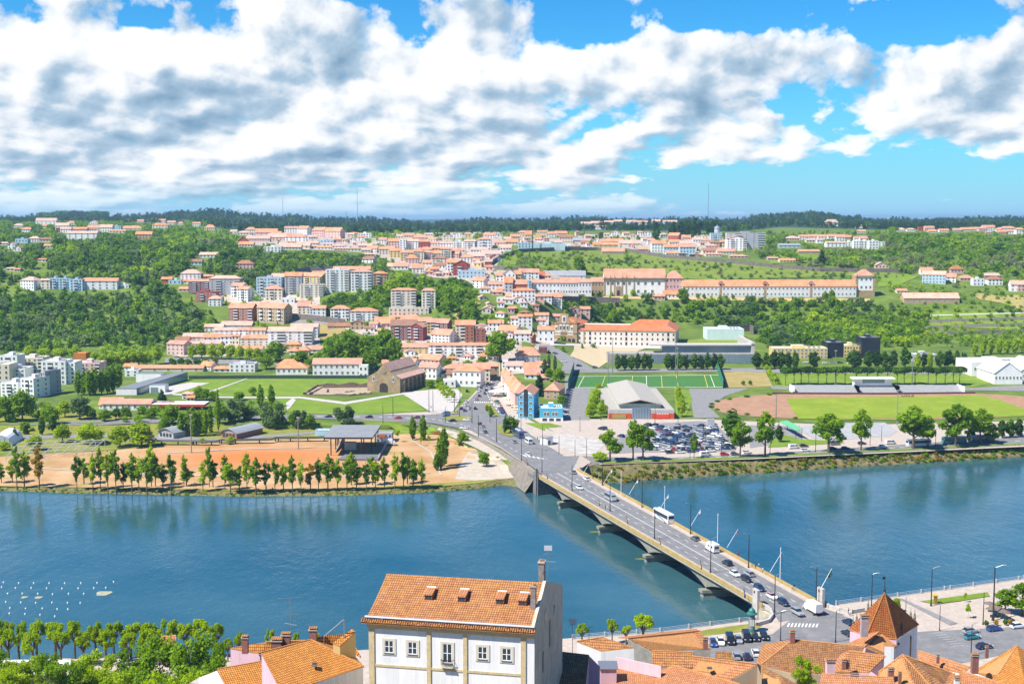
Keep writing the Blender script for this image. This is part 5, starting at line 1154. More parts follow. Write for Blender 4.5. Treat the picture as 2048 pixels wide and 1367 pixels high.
house(689, 711, 900, 887, 884, 'w', 'w', 'F', 1, label='white site container standing beneath the stage canopy', name='container', cat='container', win=False, depth=3.5, wmat=plain('white container', (.62, .61, .58)))
o, w, d, ze, ri = house(752, 784, 884, 868, 853, 'g', 'g', 'F', 2, label='grey stage house with a red wall panel behind the canopy', name='stage_house', cat='stage house', depth=8, cols=4, wmat=plaster('grey stage render', (.45, .45, .46)))
lowbox('wall_panel', o, -w * .3, w * .1, -d / 2 - .2, -d / 2, ze * .55, ze * .95, RED)
house(630, 662, 871, 863, 858, 'b', 'w', 'F', 1, label='small pale turquoise kiosk behind the elevated walkway', name='kiosk', cat='kiosk', win=False, depth=5)
# elevated walkway
P = G(500, 880); o = thing('elevated_walkway', 'long dark elevated walkway on posts along the sandy field', 'walkway', P); IV = -Vector(P); wl = [(312, 881), (430, 882), (440, 879), (540, 878), (552, 875), (650, 874)]
mb = MB()
for (ax, ay), (bx, by) in zip(wl, wl[1:]):
    a, b = WZ(ax, ay, 5.3) + IV, WZ(bx, by, 5.3) + IV; mb.slab([a, b, b + Vector((0, 2.6, 0)), a + Vector((0, 2.6, 0))], .45, M_dark)
obj('deck', mb.mesh('deck'), o)
mb = MB()
for (ax, ay), (bx, by) in zip(wl, wl[1:]):
    a, b = WZ(ax, ay, 6.3) + IV, WZ(bx, by, 6.3) + IV; mb.cyl(a, b, .06, .06, M_steel, 5)
    for i in range(6): p = a.lerp(b, i / 6); mb.cyl(p - Vector((0, 0, 1)), p, .04, .04, M_steel, 4)
obj('railing', mb.mesh('railing'), o)
for px in (322, 355, 383, 386, 392, 422, 438, 442, 470, 518, 550, 556, 580, 615, 648):
    y = interp(px, [q[0] for q in wl], [q[1] for q in wl]); a = WZ(px, y, 4.9) + IV; mb = MB(); mb.box(a.x - .25, a.x + .25, a.y + .6, a.y + 1.1, IV.z + 2, a.z, M_dark); obj('post', mb.mesh('post'), o)
# greenhouse frame and arched tunnel
P = G(110, 915); o = thing('steel_frame', 'bare white steel roof frame of rafters and purlins in the park', 'frame', P); IV = -Vector(P); GF = plain('galvanised frame', (.55, .56, .58), .4, .3)
ft = [(12 + 19.2 * i, 912 - 1.4 * i + (2 if i < 2 else 0)) for i in range(10)]; bk = [(37 + 19.2 * i, 885 - .7 * i) for i in range(10)]
A = [WZ(x, y, 5.5) + IV for x, y in ft]; B = [WZ(x, y, 8.6) + IV for x, y in bk]
for a, b in zip(A, B): mb = MB(); mb.cyl(a, b, .17, .17, GF, 5); obj('rafter', mb.mesh('rafter'), o)
for t in (0, .25, .5, .75, 1): mb = MB(); mb.cyl(A[0].lerp(B[0], t), A[-1].lerp(B[-1], t), .12, .12, GF, 5); obj('purlin', mb.mesh('purlin'), o)
for q in A[::2] + B[::2] + [A[-1], B[-1]]: mb = MB(); mb.cyl((q.x, q.y, IV.z + 2.5), q, .13, .13, GF, 5); obj('post', mb.mesh('post'), o)
P = G(0, 893); o = thing('polytunnel', 'white arched polytunnel with a glazed end by the steel frame', 'polytunnel', P, R(8)); mb = MB()
n = 12; r = 5.5
for i in range(n):
    t0, t1 = math.pi * i / n, math.pi * (i + 1) / n; mb.poly([(r * math.cos(t0), 0, r * math.sin(t0)), (r * math.cos(t1), 0, r * math.sin(t1)), (r * math.cos(t1), 22, r * math.sin(t1)), (r * math.cos(t0), 22, r * math.sin(t0))], M_white)
obj('cover', mb.mesh('cover'), o); mb = MB(); mb.poly([(r * math.cos(math.pi * i / n), .1, r * math.sin(math.pi * i / n)) for i in range(n + 1)], plain('grey film', (.45, .48, .52), .3)); obj('end_panel', mb.mesh('end_panel'), o)
for i in range(5): mb = MB(); mb.box(-r * .9 + i * r * .42, -r * .9 + i * r * .42 + .15, -.05, .08, 0, r * .75, M_steel); obj('end_post', mb.mesh('end_post'), o)
# curved-roof pavilions
for (x0, x1, yb, ye, yr, lab, wm_) in ((312, 352, 876, 864, 852, 'low pavilion with curved grey roof beside the poplars', 'g'), (438, 478, 877, 865, 853, 'low brick pavilion with curved grey roof by the walkway', 'n')):
    pm = (x0 + x1) / 2; P = G(pm, yb); k = P.y / F; w = (x1 - x0) * k; ze = W(pm, ye, P.y).z - P.z; o = thing('pavilion', lab, 'pavilion', P, R(-28)); L_ = 20
    mb = MB(); mb.box(-w / 2, w / 2, 0, L_, -1, ze, plaster('plaster ' + WALLS[wm_][0], WALLS[wm_][1])); obj('walls', mb.mesh('walls'), o)
    mb = MB(); n = 8; ar = [(-w / 2 - .6 + (w + 1.2) * i / n, ze + 2.2 * math.sin(math.pi * i / n)) for i in range(n + 1)]
    for i in range(n): mb.slab([(ar[i][0], -.8, ar[i][1]), (ar[i + 1][0], -.8, ar[i + 1][1]), (ar[i + 1][0], L_ + .8, ar[i + 1][1]), (ar[i][0], L_ + .8, ar[i][1])], .2, speck('zinc roof', (.30, .32, .34), .08, .4))
    mb.poly([(x_, -.02, z_) for x_, z_ in ar], M_conc); obj('roof', mb.mesh('roof'), o)
    for i in range(4): lowbox('window', o, -w * .4 + i * w * .21, -w * .4 + i * w * .21 + w * .15, -.1, .1, .8, ze - .4, M_glass)
# fuel station canopy
P = G(345, 818); o = thing('filling_station', 'filling station with a long red and white canopy', 'filling station', P); k = P.y / F; zt = W(345, 806, P.y).z - P.z
lowbox('canopy', o, -40 * k, 68 * k, -4, 8, zt - 1.3, zt, plain('red fascia', (.60, .03, .03)), M_white)
for i in range(4): lowbox('column', o, -34 * k + i * 30 * k, -33 * k + i * 30 * k, 1, 2, -1, zt - 1.3, M_white)
# --- stadium
P = G(1760, 787); o = thing('grandstand', 'long pale concrete grandstand with white roofed centre at the stadium', 'grandstand', P); k = P.y / F; X = lambda px: (px - 1760) * k
h = W(1760, 769.5, P.y + 12).z - P.z; CS = speck('terrace concrete', (.42, .42, .41), .1, .6)
for a, b in ((1587, 1717), (1717, 1798), (1798, 1930)):
    mb = MB()
    for i in range(9): mb.box(X(a) + .3, X(b) - .3, i * 1.25, 12, h * i / 9 - (1 if i == 0 else 0), h * (i + 1) / 9, CS)
    mb.box(X(a) - .3, X(a) + .3, -.4, 12.4, -1, h + .6, M_white); mb.box(X(b) - .3, X(b) + .3, -.4, 12.4, -1, h + .6, M_white); obj('terrace', mb.mesh('terrace'), o)
lowbox('box_gallery', o, X(1716), X(1794), 9.5, 13.5, h - .2, h + 4.2, M_white); lowbox('glazing', o, X(1733), X(1778), 9.35, 9.55, h + 1.6, h + 3.8, GLS)
for i in range(6): lowbox('roof_vault', o, X(1711 + i * 14.5), X(1724.5 + i * 14.5), 6.5, 14, h + 4.2, h + 4.9, M_white)
long_wall('low dark wall below the stadium grandstand', [(1545, 788), (1760, 789), (1950, 787)], 1.2, speck('dark brick', (.13, .06, .05), .2, .5))
house(1652, 1655, 0, 0, 0, 'w', 'w', 'F') if 0 else None
# roofed green stand and other small ones
P = G(1585, 868); o = thing('green_shelter', 'open shelter with a green corrugated roof by the rink', 'shelter', P); IV = -Vector(P); mb = MB()
q = [WZ(x, y, z) + IV for x, y, z in ((1558, 842, 9), (1575, 840, 10.6), (1604, 856, 10.6), (1592, 860, 9))]; mb.slab(q, .25, plain('green roofing', (.10, .36, .17), .5)); obj('roof', mb.mesh('roof'), o)
for q_ in q: mb = MB(); mb.cyl((q_.x, q_.y, -1), q_, .15, .15, M_dark, 6); obj('post', mb.mesh('post'), o)
house(1415, 1429, 850, 842, 838, 'g', 'g', 'F', 1, label='little grey ticket kiosk at the car park edge', name='kiosk', cat='kiosk', win=False, depth=4)
P = G(1093, 888); o = thing('drum_kiosk', 'round white kiosk on the chequered plaza by the bus stop', 'kiosk', P); mb = MB(); mb.cyl((0, 0, 0), (0, 0, 3.6), 3, 3, M_white, 20); obj('drum', mb.mesh('drum'), o); mb = MB(); mb.cyl((0, 0, 3.6), (0, 0, 3.9), 3.3, 3.3, M_conc, 20); obj('roof', mb.mesh('roof'), o); lowbox('door', o, .6, 1.8, -3, -2.6, 0, 2.3, M_glass)
# pitch end nets
GN_ = plain('green ball net', (.03, .20, .12), .8)
for (x0, y0, x1, y1, lab) in ((1136, 778, 1148, 740, 'tall green ball net at the pitch end beside the ochre hall'), (1434, 738, 1446, 776, 'tall green ball net at the pitch end by the worn field')):
    a, b = G(x0, y0), G(x1, y1); o = thing('ball_net', lab, 'net', a); d_ = b - a; mb = MB(); u = Vector((0, 0, 6))
    nrm = d_.cross(u).normalized() * .06; mb.slab([Vector((0, 0, 0)), d_, d_ + u, u], .12, GN_, down=nrm.normalized()); obj('netting', mb.mesh('netting'), o)
    for t in (0, .5, 1): mb = MB(); mb.cyl(d_ * t, d_ * t + u * 1.05, .12, .12, M_steel, 6); obj('post', mb.mesh('post'), o)
print('landmarks done', len(bpy.data.objects))
# ================================================================ trees
def leafcloud(blobs, n, size, seed, shell=.55, flat=0.0):
    g = np.random.default_rng(seed)
    b = np.array(blobs, float); w = (b[:, 3] * b[:, 4]) ** 1.0; w /= w.sum()
    k = g.choice(len(b), n, p=w); d = g.normal(size=(n, 3)); d /= np.linalg.norm(d, axis=1)[:, None]
    r = shell + (1 - shell) * g.random(n) ** .6
    r *= 1 + .22 * np.sin(d[:, 0] * 5 + k) * np.cos(d[:, 2] * 4 + k * 2)
    c = b[k, :3] + d * r[:, None] * b[k, 3:6]
    nrm = d + g.normal(size=(n, 3)) * .75; nrm[:, 2] += .35 + flat; nrm /= np.linalg.norm(nrm, axis=1)[:, None]
    t = np.cross(nrm, g.normal(size=(n, 3))); t /= np.linalg.norm(t, axis=1)[:, None] + 1e-9; u = np.cross(nrm, t)
    s = size * (.55 + .9 * g.random(n))[:, None]; e = (.6 + .5 * g.random(n))[:, None]
    q = np.stack([c - t * s - u * s * e * .3, c + t * s * .2 - u * s * e, c + t * s + u * s * e * .25, c - t * s * .15 + u * s * e], 1)
    return q                                    # (n,4,3)
def quads_mesh(name, q, mats, midx=None):
    n = len(q); me = bpy.data.meshes.new(name); me.vertices.add(n * 4); me.vertices.foreach_set('co', q.reshape(-1).astype(np.float32))
    me.loops.add(n * 4); me.loops.foreach_set('vertex_index', np.arange(n * 4, dtype=np.int32)); me.polygons.add(n)
    me.polygons.foreach_set('loop_start', np.arange(0, n * 4, 4, dtype=np.int32)); me.polygons.foreach_set('loop_total', np.full(n, 4, dtype=np.int32))
    for m in mats: me.materials.append(m)
    if midx is not None: me.polygons.foreach_set('material_index', midx.astype(np.int32))
    me.update(calc_edges=True); return me
FOL = {'dark': foliage('dark leaves', (0.0405, 0.0975, 0.012), (0.081, 0.176, 0.018), (0.149, 0.267, 0.024)), 'mid': foliage('green leaves', (0.0743, 0.163, 0.01), (0.149, 0.273, 0.014), (0.27, 0.403, 0.02)),
       'lime': foliage('lime leaves', (0.149, 0.247, 0.008), (0.27, 0.403, 0.012), (0.459, 0.559, 0.022)), 'olive': foliage('olive leaves', (0.115, 0.15, 0.055), (0.189, 0.227, 0.085), (0.297, 0.325, 0.14)),
       'blue': foliage('bluish leaves', (0.0675, 0.13, 0.045), (0.121, 0.202, 0.07), (0.216, 0.299, 0.1)), 'pine': foliage('pine needles', (0.0189, 0.0546, 0.014), (0.0405, 0.0975, 0.02), (0.081, 0.156, 0.03)), 'yellow': foliage('yellow blossom', (0.27, 0.247, 0.01), (0.486, 0.403, 0.015), (0.6, 0.546, 0.03)),
       'purple': foliage('purple leaves', (0.081, 0.026, 0.05), (0.149, 0.0455, 0.08), (0.23, 0.078, 0.11)), 'rust': foliage('rust leaves', (0.216, 0.156, 0.02), (0.365, 0.247, 0.03), (0.486, 0.338, 0.04)), 'ridge': foliage('far forest leaves', (0.0135, 0.0416, 0.018), (0.027, 0.0676, 0.026), (0.0607, 0.111, 0.036))}
def limbs(mb, h, r, spread, n, z0, z1, rg, wig=.25):
    """tapered trunk with limbs"""
    p = Vector((0, 0, -1)); segs = 5; pts = [p]
    for i in range(segs): pts.append(Vector((rg.uniform(-wig, wig) * i * .25, rg.uniform(-wig, wig) * i * .25, h * (i + 1) / segs)))
    for i in range(segs): mb.cyl(pts[i], pts[i + 1], r * (1 - .16 * i), r * (1 - .16 * (i + 1)), M_trunk, 7, cap=False)
    for i in range(n):
        z = lerp(z0, z1, (i + .5) / n); a = i * 2.4 + rg.uniform(-.4, .4); b = Vector((0, 0, z)); L = spread * rg.uniform(.6, 1)
        m_ = b + Vector((math.cos(a) * L * .5, math.sin(a) * L * .5, L * .35)); e = b + Vector((math.cos(a) * L, math.sin(a) * L, L * .95))
        mb.cyl(b, m_, r * .45, r * .3, M_trunk, 5, cap=False); mb.cyl(m_, e, r * .3, r * .1, M_trunk, 5, cap=False)
PROTO = {}
def proto(kind, v):
    """unit-height prototypes: trunk mesh, crown mesh (height 1 -> scaled)"""
    key = (kind, v)
    if key in PROTO: return PROTO[key]
    rg = random.Random(hash(kind) % 1000 * 0 + sum(map(ord, kind)) * 10 + v); mb = MB(); H = 10.0; bl = []; n = 900; size = .42; mat = 'mid'; shell = .5
    if kind == 'poplar':        # loose narrow bank tree with gaps
        limbs(mb, 8.5, .17, 1.2, 7, 3, 8, rg); mat = 'lime' if v % 2 else 'mid'; n = 1150; size = .25; shell = .1
        for i in range(15): z = 2.9 + 6.6 * i / 14; r = 1.3 * math.sin(math.pi * (.16 + .76 * i / 14)) * rg.uniform(.7, 1.2); bl.append((rg.uniform(-.9, .9) * r, rg.uniform(-.9, .9) * r, z, r * .85, r * .85, rg.uniform(.6, .95)))
    elif kind == 'column':      # dense dark lombardy poplar
        limbs(mb, 8, .2, .6, 4, 2, 7, rg); mat = 'mid' if v % 2 else 'dark'; n = 800; size = .36
        for i in range(8): z = 1.6 + 7.6 * i / 7; r = 1.3 * math.sin(math.pi * (.2 + .68 * i / 7)); bl.append((rg.uniform(-.2, .2), rg.uniform(-.2, .2), z, r, r, 1.0))
    elif kind == 'plane':       # big open bank tree, forked trunk
        limbs(mb, 6.5, .30, 2.6, 8, 2.2, 6, rg); mat = 'mid' if v % 2 else 'lime'; n = 2400; size = .26; shell = .15
        for i in range(15): a = i * 2.4; q = rg.uniform(.3, 1); bl.append((math.cos(a) * 2.6 * q, math.sin(a) * 2.6 * q, rg.uniform(4.2, 8.6) - q * .8, 1.15, 1.15, 1.05))
        bl.append((0, 0, 8.6, 1.3, 1.3, 1.2))
    elif kind == 'round':       # full round broadleaf
        limbs(mb, 5, .28, 2, 5, 2, 4.5, rg); mat = ['mid', 'dark', 'lime'][v % 3]; n = 2000; size = .34
        for i in range(16): a = i * 2.4; q = rg.uniform(.2, 1); bl.append((math.cos(a) * 2.7 * q, math.sin(a) * 2.7 * q, rg.uniform(2.6, 8.2) - q * .4, 1.45, 1.45, 1.25))
        bl.append((0, 0, 8.2, 1.7, 1.7, 1.5)); bl.append((0, 0, 5, 3, 3, 2.8))
    elif kind == 'pollard':     # pollarded plane: upright knuckled limbs with leaf heads
        mat = 'lime'; n = 2700; size = .2; shell = .2
        mb.cyl((0, 0, -1), (0, 0, 4.2), .42, .34, M_trunk, 9, cap=False)
        for i in range(9):
            a = i * 2.4 + rg.uniform(-.3, .3); R_ = rg.uniform(.9, 2.6); z = rg.uniform(7.6, 9.5) - R_ * .25
            k1 = Vector((math.cos(a) * R_ * .55, math.sin(a) * R_ * .55, 5.4)); k2 = Vector((math.cos(a) * R_, math.sin(a) * R_, 6.3)); k3 = Vector((math.cos(a) * R_ * 1.05, math.sin(a) * R_ * 1.05, z))
            mb.cyl((0, 0, 4.1), k1, .26, .19, M_trunk, 6, cap=False); mb.cyl(k1, k2, .19, .15, M_trunk, 6, cap=False); mb.cyl(k2, k3, .13, .07, M_trunk, 6, cap=False)
            for q in range(2): bl.append((k3.x + rg.uniform(-.35, .35), k3.y + rg.uniform(-.35, .35), z - .1 - q * .85, .95, .95, .8))
    elif kind == 'near':        # leafy garden tree close by
        limbs(mb, 6.5, .2, 2.4, 7, 2.5, 6, rg); mat = 'mid' if v % 2 == 0 else 'lime'; n = 5200; size = .16; shell = .15
        for i in range(20): a = i * 2.4; q = rg.uniform(.1, 1); bl.append((math.cos(a) * 3.0 * q, math.sin(a) * 3.0 * q, rg.uniform(3.5, 9) - q * .7, 1.1, 1.1, 1.0))
    elif kind == 'conifer':     # dark layered cypress / cedar
        limbs(mb, 9, .2, .8, 4, 2, 8, rg); mat = 'pine'; n = 900; size = .4
        for i in range(9): z = 1.2 + 8.2 * i / 8; r = 2.1 * (1 - i / 9.5) ** .8; bl.append((rg.uniform(-.3, .3), rg.uniform(-.3, .3), z, r, r, .7))
    elif kind == 'darktree':    # dense dark oval
        limbs(mb, 6, .25, 1, 4, 1.5, 5, rg); mat = 'dark' if v % 2 else 'pine'; n = 1000; size = .42
        for i in range(10): z = 2 + 6.8 * i / 9; r = 2.2 * math.sin(math.pi * (.2 + .7 * i / 9)); bl.append((rg.uniform(-.7, .7), rg.uniform(-.7, .7), z, r * .85, r * .85, 1.1))
    elif kind == 'pine':        # stone pine, flat umbrella crown
        limbs(mb, 6.6, .26, 2.6, 7, 4.2, 6, rg); mat = 'pine' if v % 2 else 'dark'; n = 1100; size = .38
        for i in range(9): a = i * 2.4; q = rg.uniform(.2, 1); bl.append((math.cos(a) * 3.0 * q, math.sin(a) * 3.0 * q, 7.6 - q * .5, 1.6, 1.6, 1.2))
    elif kind == 'shrub':
        mat = ['mid', 'dark', 'lime'][v % 3]; n = 420; size = .7; mb.cyl((0, 0, -.5), (0, 0, 4), .3, .2, M_trunk, 6)
        for i in range(6): a = i * 2.4; q = rg.uniform(.2, 1); bl.append((math.cos(a) * 3 * q, math.sin(a) * 3 * q, rg.uniform(3, 7), 2.6, 2.6, 2.6))
    elif kind == 'young':       # sapling
        limbs(mb, 7, .12, 1.2, 4, 4, 7, rg); mat = 'lime'; n = 300; size = .5
        for i in range(5): a = i * 2.4; bl.append((math.cos(a) * .9, math.sin(a) * .9, rg.uniform(5, 9), 1.4, 1.4, 1.2))
    elif kind == 'willow':
        limbs(mb, 5, .3, 2.4, 6, 2, 4.5, rg); mat = 'blue'; n = 1500; size = .4
        for i in range(14): a = i * 2.4; q = rg.uniform(.3, 1); bl.append((math.cos(a) * 3.6 * q, math.sin(a) * 3.6 * q, rg.uniform(2, 7.6), 1.5, 1.5, 1.6))
    q = leafcloud(bl, n, size, sum(map(ord, kind)) + v * 17, shell)
    mx = q[:, :, 2].max(); s = 1 / mx
    tm_ = mb.mesh('trunk'); tm_.transform(Matrix.Scale(s, 4)); wid = (q[:, :, 0].max() - q[:, :, 0].min()) * s
    PROTO[key] = (tm_, q * s, mat, wid); CM[key] = {}
    return PROTO[key]
CM = {}
def crown_mesh(kind, v, mat):
    p = proto(kind, v); mt = mat or p[2]
    if mt not in CM[(kind, v)]: CM[(kind, v)][mt] = quads_mesh('crown', p[1], [FOL[mt]])
    return CM[(kind, v)][mt]
TREES = []
TV = [0]
def tree(kind, px, yb, yt, wpx=None, mat=None, name='tree', reg='', desc='', fn=G, P=None, label=None, cat='tree'):
    P = P or fn(px, yb); v = TV[0] % 4; TV[0] += 1
    h = max(1.0, W(px, yt, P.y).z - P.z); tm_, q, m0, wid = proto(kind, v)
    w = (wpx * P.y / F) / wid if wpx else h * rnd.uniform(.9, 1.1)
    o = thing(name, label, cat, P, rnd.uniform(0, 6.28), group=None)
    o.scale = (w, w, h)
    obj('trunk', tm_, o); obj('crown', crown_mesh(kind, v, mat), o)
    if not label: TREES.append((o, px, desc, reg)); o['group'] = reg[0] if reg else 'trees'
    return o
def row(kind, items, desc, reg, name='tree', mat=None, fn=G, cat='tree'):
    """reg = (group phrase, ordinal phrase, True when counted from high px down)"""
    for it in items:
        px, yb, yt = it[:3]; w = it[3] if len(it) > 3 else None; m_ = it[4] if len(it) > 4 else mat
        tree(kind, px, yb, yt, w, m_, name, reg, desc, fn, cat=cat)
B = ('poplars along the sandy river bank', 'from the bridge along the sandy bank', True)
bank = [(3, 966, 925), (25, 966, 915), (34, 975, 890), (49, 974, 900), (79, 976, 885), (154, 979, 905), (168, 968, 915), (186, 980, 906), (201, 977, 890), (216, 981, 900), (232, 981, 897), (247, 979, 922), (264, 981, 902), (278, 981, 910), (294, 982, 912), (303, 973, 886), (311, 972, 906), (326, 977, 925), (342, 984, 908), (368, 973, 907), (373, 972, 932), (406, 982, 920), (419, 974, 892), (426, 974, 918), (450, 980, 906), (461, 985, 921), (479, 983, 930), (494, 984, 900), (512, 985, 911), (532, 983, 919), (550, 984, 916), (567, 982, 925), (585, 984, 908), (602, 984, 918), (621, 983, 925), (637, 981, 914), (656, 981, 903), (675, 981, 914), (694, 981, 920), (703, 970, 903), (713, 980, 918), (733, 980, 922), (745, 970, 912), (751, 979, 918), (769, 978, 910), (790, 978, 904), (807, 977, 902), (815, 968, 910), (826, 976, 915), (844, 976, 913)]
for i, t in enumerate(bank): tree('poplar', *t, (17 + (i * 7) % 11) * 1.15, ['mid', 'lime', 'mid', 'lime', 'rust' if i % 10 == 4 else 'mid', 'dark'][i % 6], 'poplar', B, 'slender loose-leaved poplar')
Cc = ('trees on the tan ground by the ramp', 'from the ramp among trees beside the gravel path', True)
row('column', [(881, 938, 862, 22), (888, 932, 850, 22), (873, 941, 905, 16), (825, 880, 830, 17), (846, 881, 828, 18)], 'upright park tree', Cc, mat='mid'); row('round', [(925, 890, 863, 27), (968, 933, 903, 27)], 'small round green tree', Cc); row('young', [(858, 893, 868, 8), (842, 892, 872, 8), (795, 884, 858, 12)], 'thin young sapling', Cc)
row('young', [(884 + 4.6 * i, 782 + 4.6 * i, 762 + 4.2 * i, 11) for i in range(6)] + [(876 + 4.6 * i, 786 + 4.8 * i, 767 + 4.4 * i, 10) for i in range(5)], 'little lime-green plaza tree', ('young trees on the plaza', 'from the avenue in the plaza tree grid', True))
Gt = ('great plane trees', 'from the estate in the great dark-green clump', False)
row('round', [(655, 742, 690, 44), (668, 735, 668, 48), (700, 738, 656, 62), (737, 737, 660, 58), (772, 740, 654, 62), (790, 742, 672, 40), (735, 746, 705, 45), (640, 740, 700, 30)], 'large round plane tree', Gt, mat='mid')
tree('round', 1000, 724, 660, 62, 'mid', 'tree', label='single huge round plane tree above the street of grey houses')
Cl = ('trees near the estate', 'from the car lot below the white estate', False)
row('round', [(385, 718, 688, 24), (403, 718, 682, 26), (424, 719, 684, 24), (443, 719, 686, 24), (462, 719, 687, 24), (480, 720, 688, 24), (499, 722, 690, 24), (515, 724, 694, 22)], 'bright lime tree in a row', Cl, mat='lime')
row('round', [(528, 722, 700, 22), (552, 722, 679, 48), (533, 738, 706, 34), (600, 735, 700, 40), (625, 740, 715, 30), (652, 735, 705, 36)], 'dark broad tree by villas', ('trees among the villas', 'from the limes to the villas', False), mat='mid')
row('shrub', [(345, 731, 715, 20), (362, 731, 714, 20), (378, 731, 715, 20), (394, 730, 716, 18), (411, 731, 716, 20), (431, 731, 715, 14)], 'clipped dark bush', ('clipped bushes along the car lot', 'from the poplars along the car lot', False), name='bush', cat='bush', mat='dark')
Lp = ('trees between flats and museum', 'from the flats in the tree belt beside the museum', False)
row('column', [(156, 790, 736, 18), (168, 790, 740, 18), (179, 791, 738, 20), (190, 790, 732, 20), (203, 788, 735, 20), (215, 786, 732, 20), (226, 784, 728, 20), (237, 780, 726, 20)], 'tall dark poplar', Lp, mat='mid')
row('round', [(190, 738, 702, 26), (206, 740, 706, 26), (224, 738, 700, 28), (243, 736, 702, 26), (260, 734, 698, 28), (278, 732, 698, 28), (294, 731, 700, 24), (312, 728, 690, 26), (90, 720, 695, 30), (120, 718, 694, 30), (150, 716, 692, 30), (60, 716, 690, 28)], 'bright broad park tree', Lp, mat='lime')
Pk = ('trees of the riverside park', 'from the picture edge through the riverside park', False)
row('round', [(12, 842, 790, 48), (45, 842, 775, 52, 'mid'), (100, 850, 808, 40, 'mid'), (130, 834, 800, 34, 'lime'), (160, 838, 790, 46, 'blue'), (182, 838, 812, 26, 'dark'), (210, 842, 816, 30, 'mid'), (232, 838, 815, 24, 'dark'), (252, 838, 812, 26, 'mid'), (285, 836, 808, 26, 'mid'), (303, 838, 812, 22, 'mid'), (20, 838, 826, 24, 'lime'), (50, 862, 842, 24, 'mid'), (125, 884, 845, 42, 'lime'), (180, 888, 843, 62, 'lime'), (240, 893, 850, 46, 'lime'), (283, 893, 843, 62, 'lime'), (70, 900, 868, 40, 'lime'), (8, 900, 880, 30, 'lime')], 'leafy park tree', Pk, mat='mid')
row('column', [(84, 870, 830, 16), (106, 862, 828, 18)], 'narrow dark park tree', Pk, mat='dark'); row('conifer', [(30, 882, 853, 20), (52, 868, 848, 14), (324, 802, 777, 22)], 'small conical conifer', Pk)
Dp_ = ('poplars behind the walkway', 'from the park behind the walkway', False)
row('column', [(362, 873, 819, 17), (377, 872, 815, 16), (387, 873, 812, 17), (398, 872, 818, 16), (410, 872, 816, 16), (421, 868, 808, 15), (437, 862, 776, 12), (368, 868, 822, 15), (405, 866, 814, 16), (521, 818, 768, 18), (543, 814, 766, 17)], 'dense dark columnar poplar', Dp_, mat='mid')
row('willow', [(470, 842, 795, 56), (548, 856, 800, 54), (692, 852, 808, 48), (600, 854, 818, 30), (500, 840, 812, 34)], 'grey-green willow', ('willows along the avenue', 'from the park in the willow row by the avenue', False))
row('round', [(342, 852, 806, 42), (330, 866, 832, 28), (398, 800, 770, 24), (413, 801, 776, 24), (426, 802, 780, 20), (440, 846, 800, 36), (620, 850, 826, 26), (505, 790, 772, 20), (478, 800, 782, 26), (585, 852, 822, 20)], 'round dark tree', ('dark trees along the avenue', 'from the filling station along the avenue', False), mat='mid')
row('round', [(460, 888, 871, 22), (405, 886, 875, 14)], 'little round tree at the sand edge', Dp_, mat='lime')
Rb = ('big trees on the embankment avenue', 'from the bridge among great embankment trees', False)
row('plane', [(1220, 922, 857, 56), (1266, 919, 837, 50), (1286, 921, 848, 52), (1388, 917, 866, 20), (1480, 915, 838, 46), (1530, 911, 821, 56), (1657, 906, 825, 76), (1722, 901, 816, 48), (1826, 898, 810, 80), (1856, 894, 830, 40), (1912, 893, 806, 72), (1960, 888, 815, 58), (1986, 886, 846, 34)], 'tall open-crowned plane tree', Rb, mat='mid')
row('darktree', [(1463, 882, 815, 42), (1558, 884, 848, 22), (1900, 886, 848, 30), (2004, 876, 838, 22), (2020, 875, 836, 24), (2037, 874, 834, 24), (1010, 868, 830, 14), (1940, 884, 850, 26)], 'dense dark tree', ('dark trees by the rink', 'from the ramp among dense dark avenue trees', False))
tree('round', 1021, 866, 829, 34, 'mid', label='round green street tree beside the parked coaches'); tree('round', 1200, 922, 902, 36, 'lime', 'bush', label='pale shrub at the bridge corner of the embankment', cat='bush')
Dk = ('dark trees before the congress hall', 'from the pitch corner below the friary', False)
row('darktree', [(x, 741 - (x - 1238) * .01, 704 + (x * 7) % 5, 19) for x in (1236, 1249, 1262, 1275, 1288, 1299, 1335, 1347, 1360, 1372, 1388, 1402, 1415, 1428, 1441)], 'dense near-black tree', Dk)
Ds = ('dark trees behind the stadium', 'from the friary side behind the stadium', False)
row('darktree', [(1513, 738, 702, 26), (1533, 738, 703, 24), (1549, 737, 700, 24), (1563, 737, 701, 22), (1577, 738, 702, 20), (1591, 738, 700, 20), (1628, 738, 701, 28), (1706, 736, 697, 30), (1713, 738, 700, 26), (1738, 736, 700, 24), (1752, 736, 699, 26), (1768, 736, 700, 24), (1786, 737, 698, 22), (1810, 735, 690, 26), (1848, 736, 704, 20), (1880, 735, 700, 24), (1896, 735, 698, 24), (1912, 736, 700, 22), (1926, 738, 704, 20)], 'dark oval tree', Ds)
row('column', [(1835, 738, 702, 14), (1860, 738, 700, 14), (1950, 712, 680, 14), (1966, 710, 676, 14), (1982, 708, 676, 14), (1998, 708, 674, 14), (2014, 708, 676, 14), (2030, 707, 674, 14), (2046, 706, 674, 14)], 'pale slender poplar', ('pale poplars behind the white halls', 'from the dark row among pale poplars near the white halls', False), mat='lime')
row('pine', [(x, 770 - (i % 3) * .8, 734 - (i % 4), 30) for i, x in enumerate((1571, 1588, 1602, 1617, 1636, 1653, 1672, 1690, 1712, 1734, 1755, 1775, 1794, 1808, 1830, 1856, 1872, 1890, 1906, 1919))], 'flat-crowned stone pine', ('stone pines behind the grandstand', 'from the worn field in the pine row behind the grandstand', False), name='pine_tree')
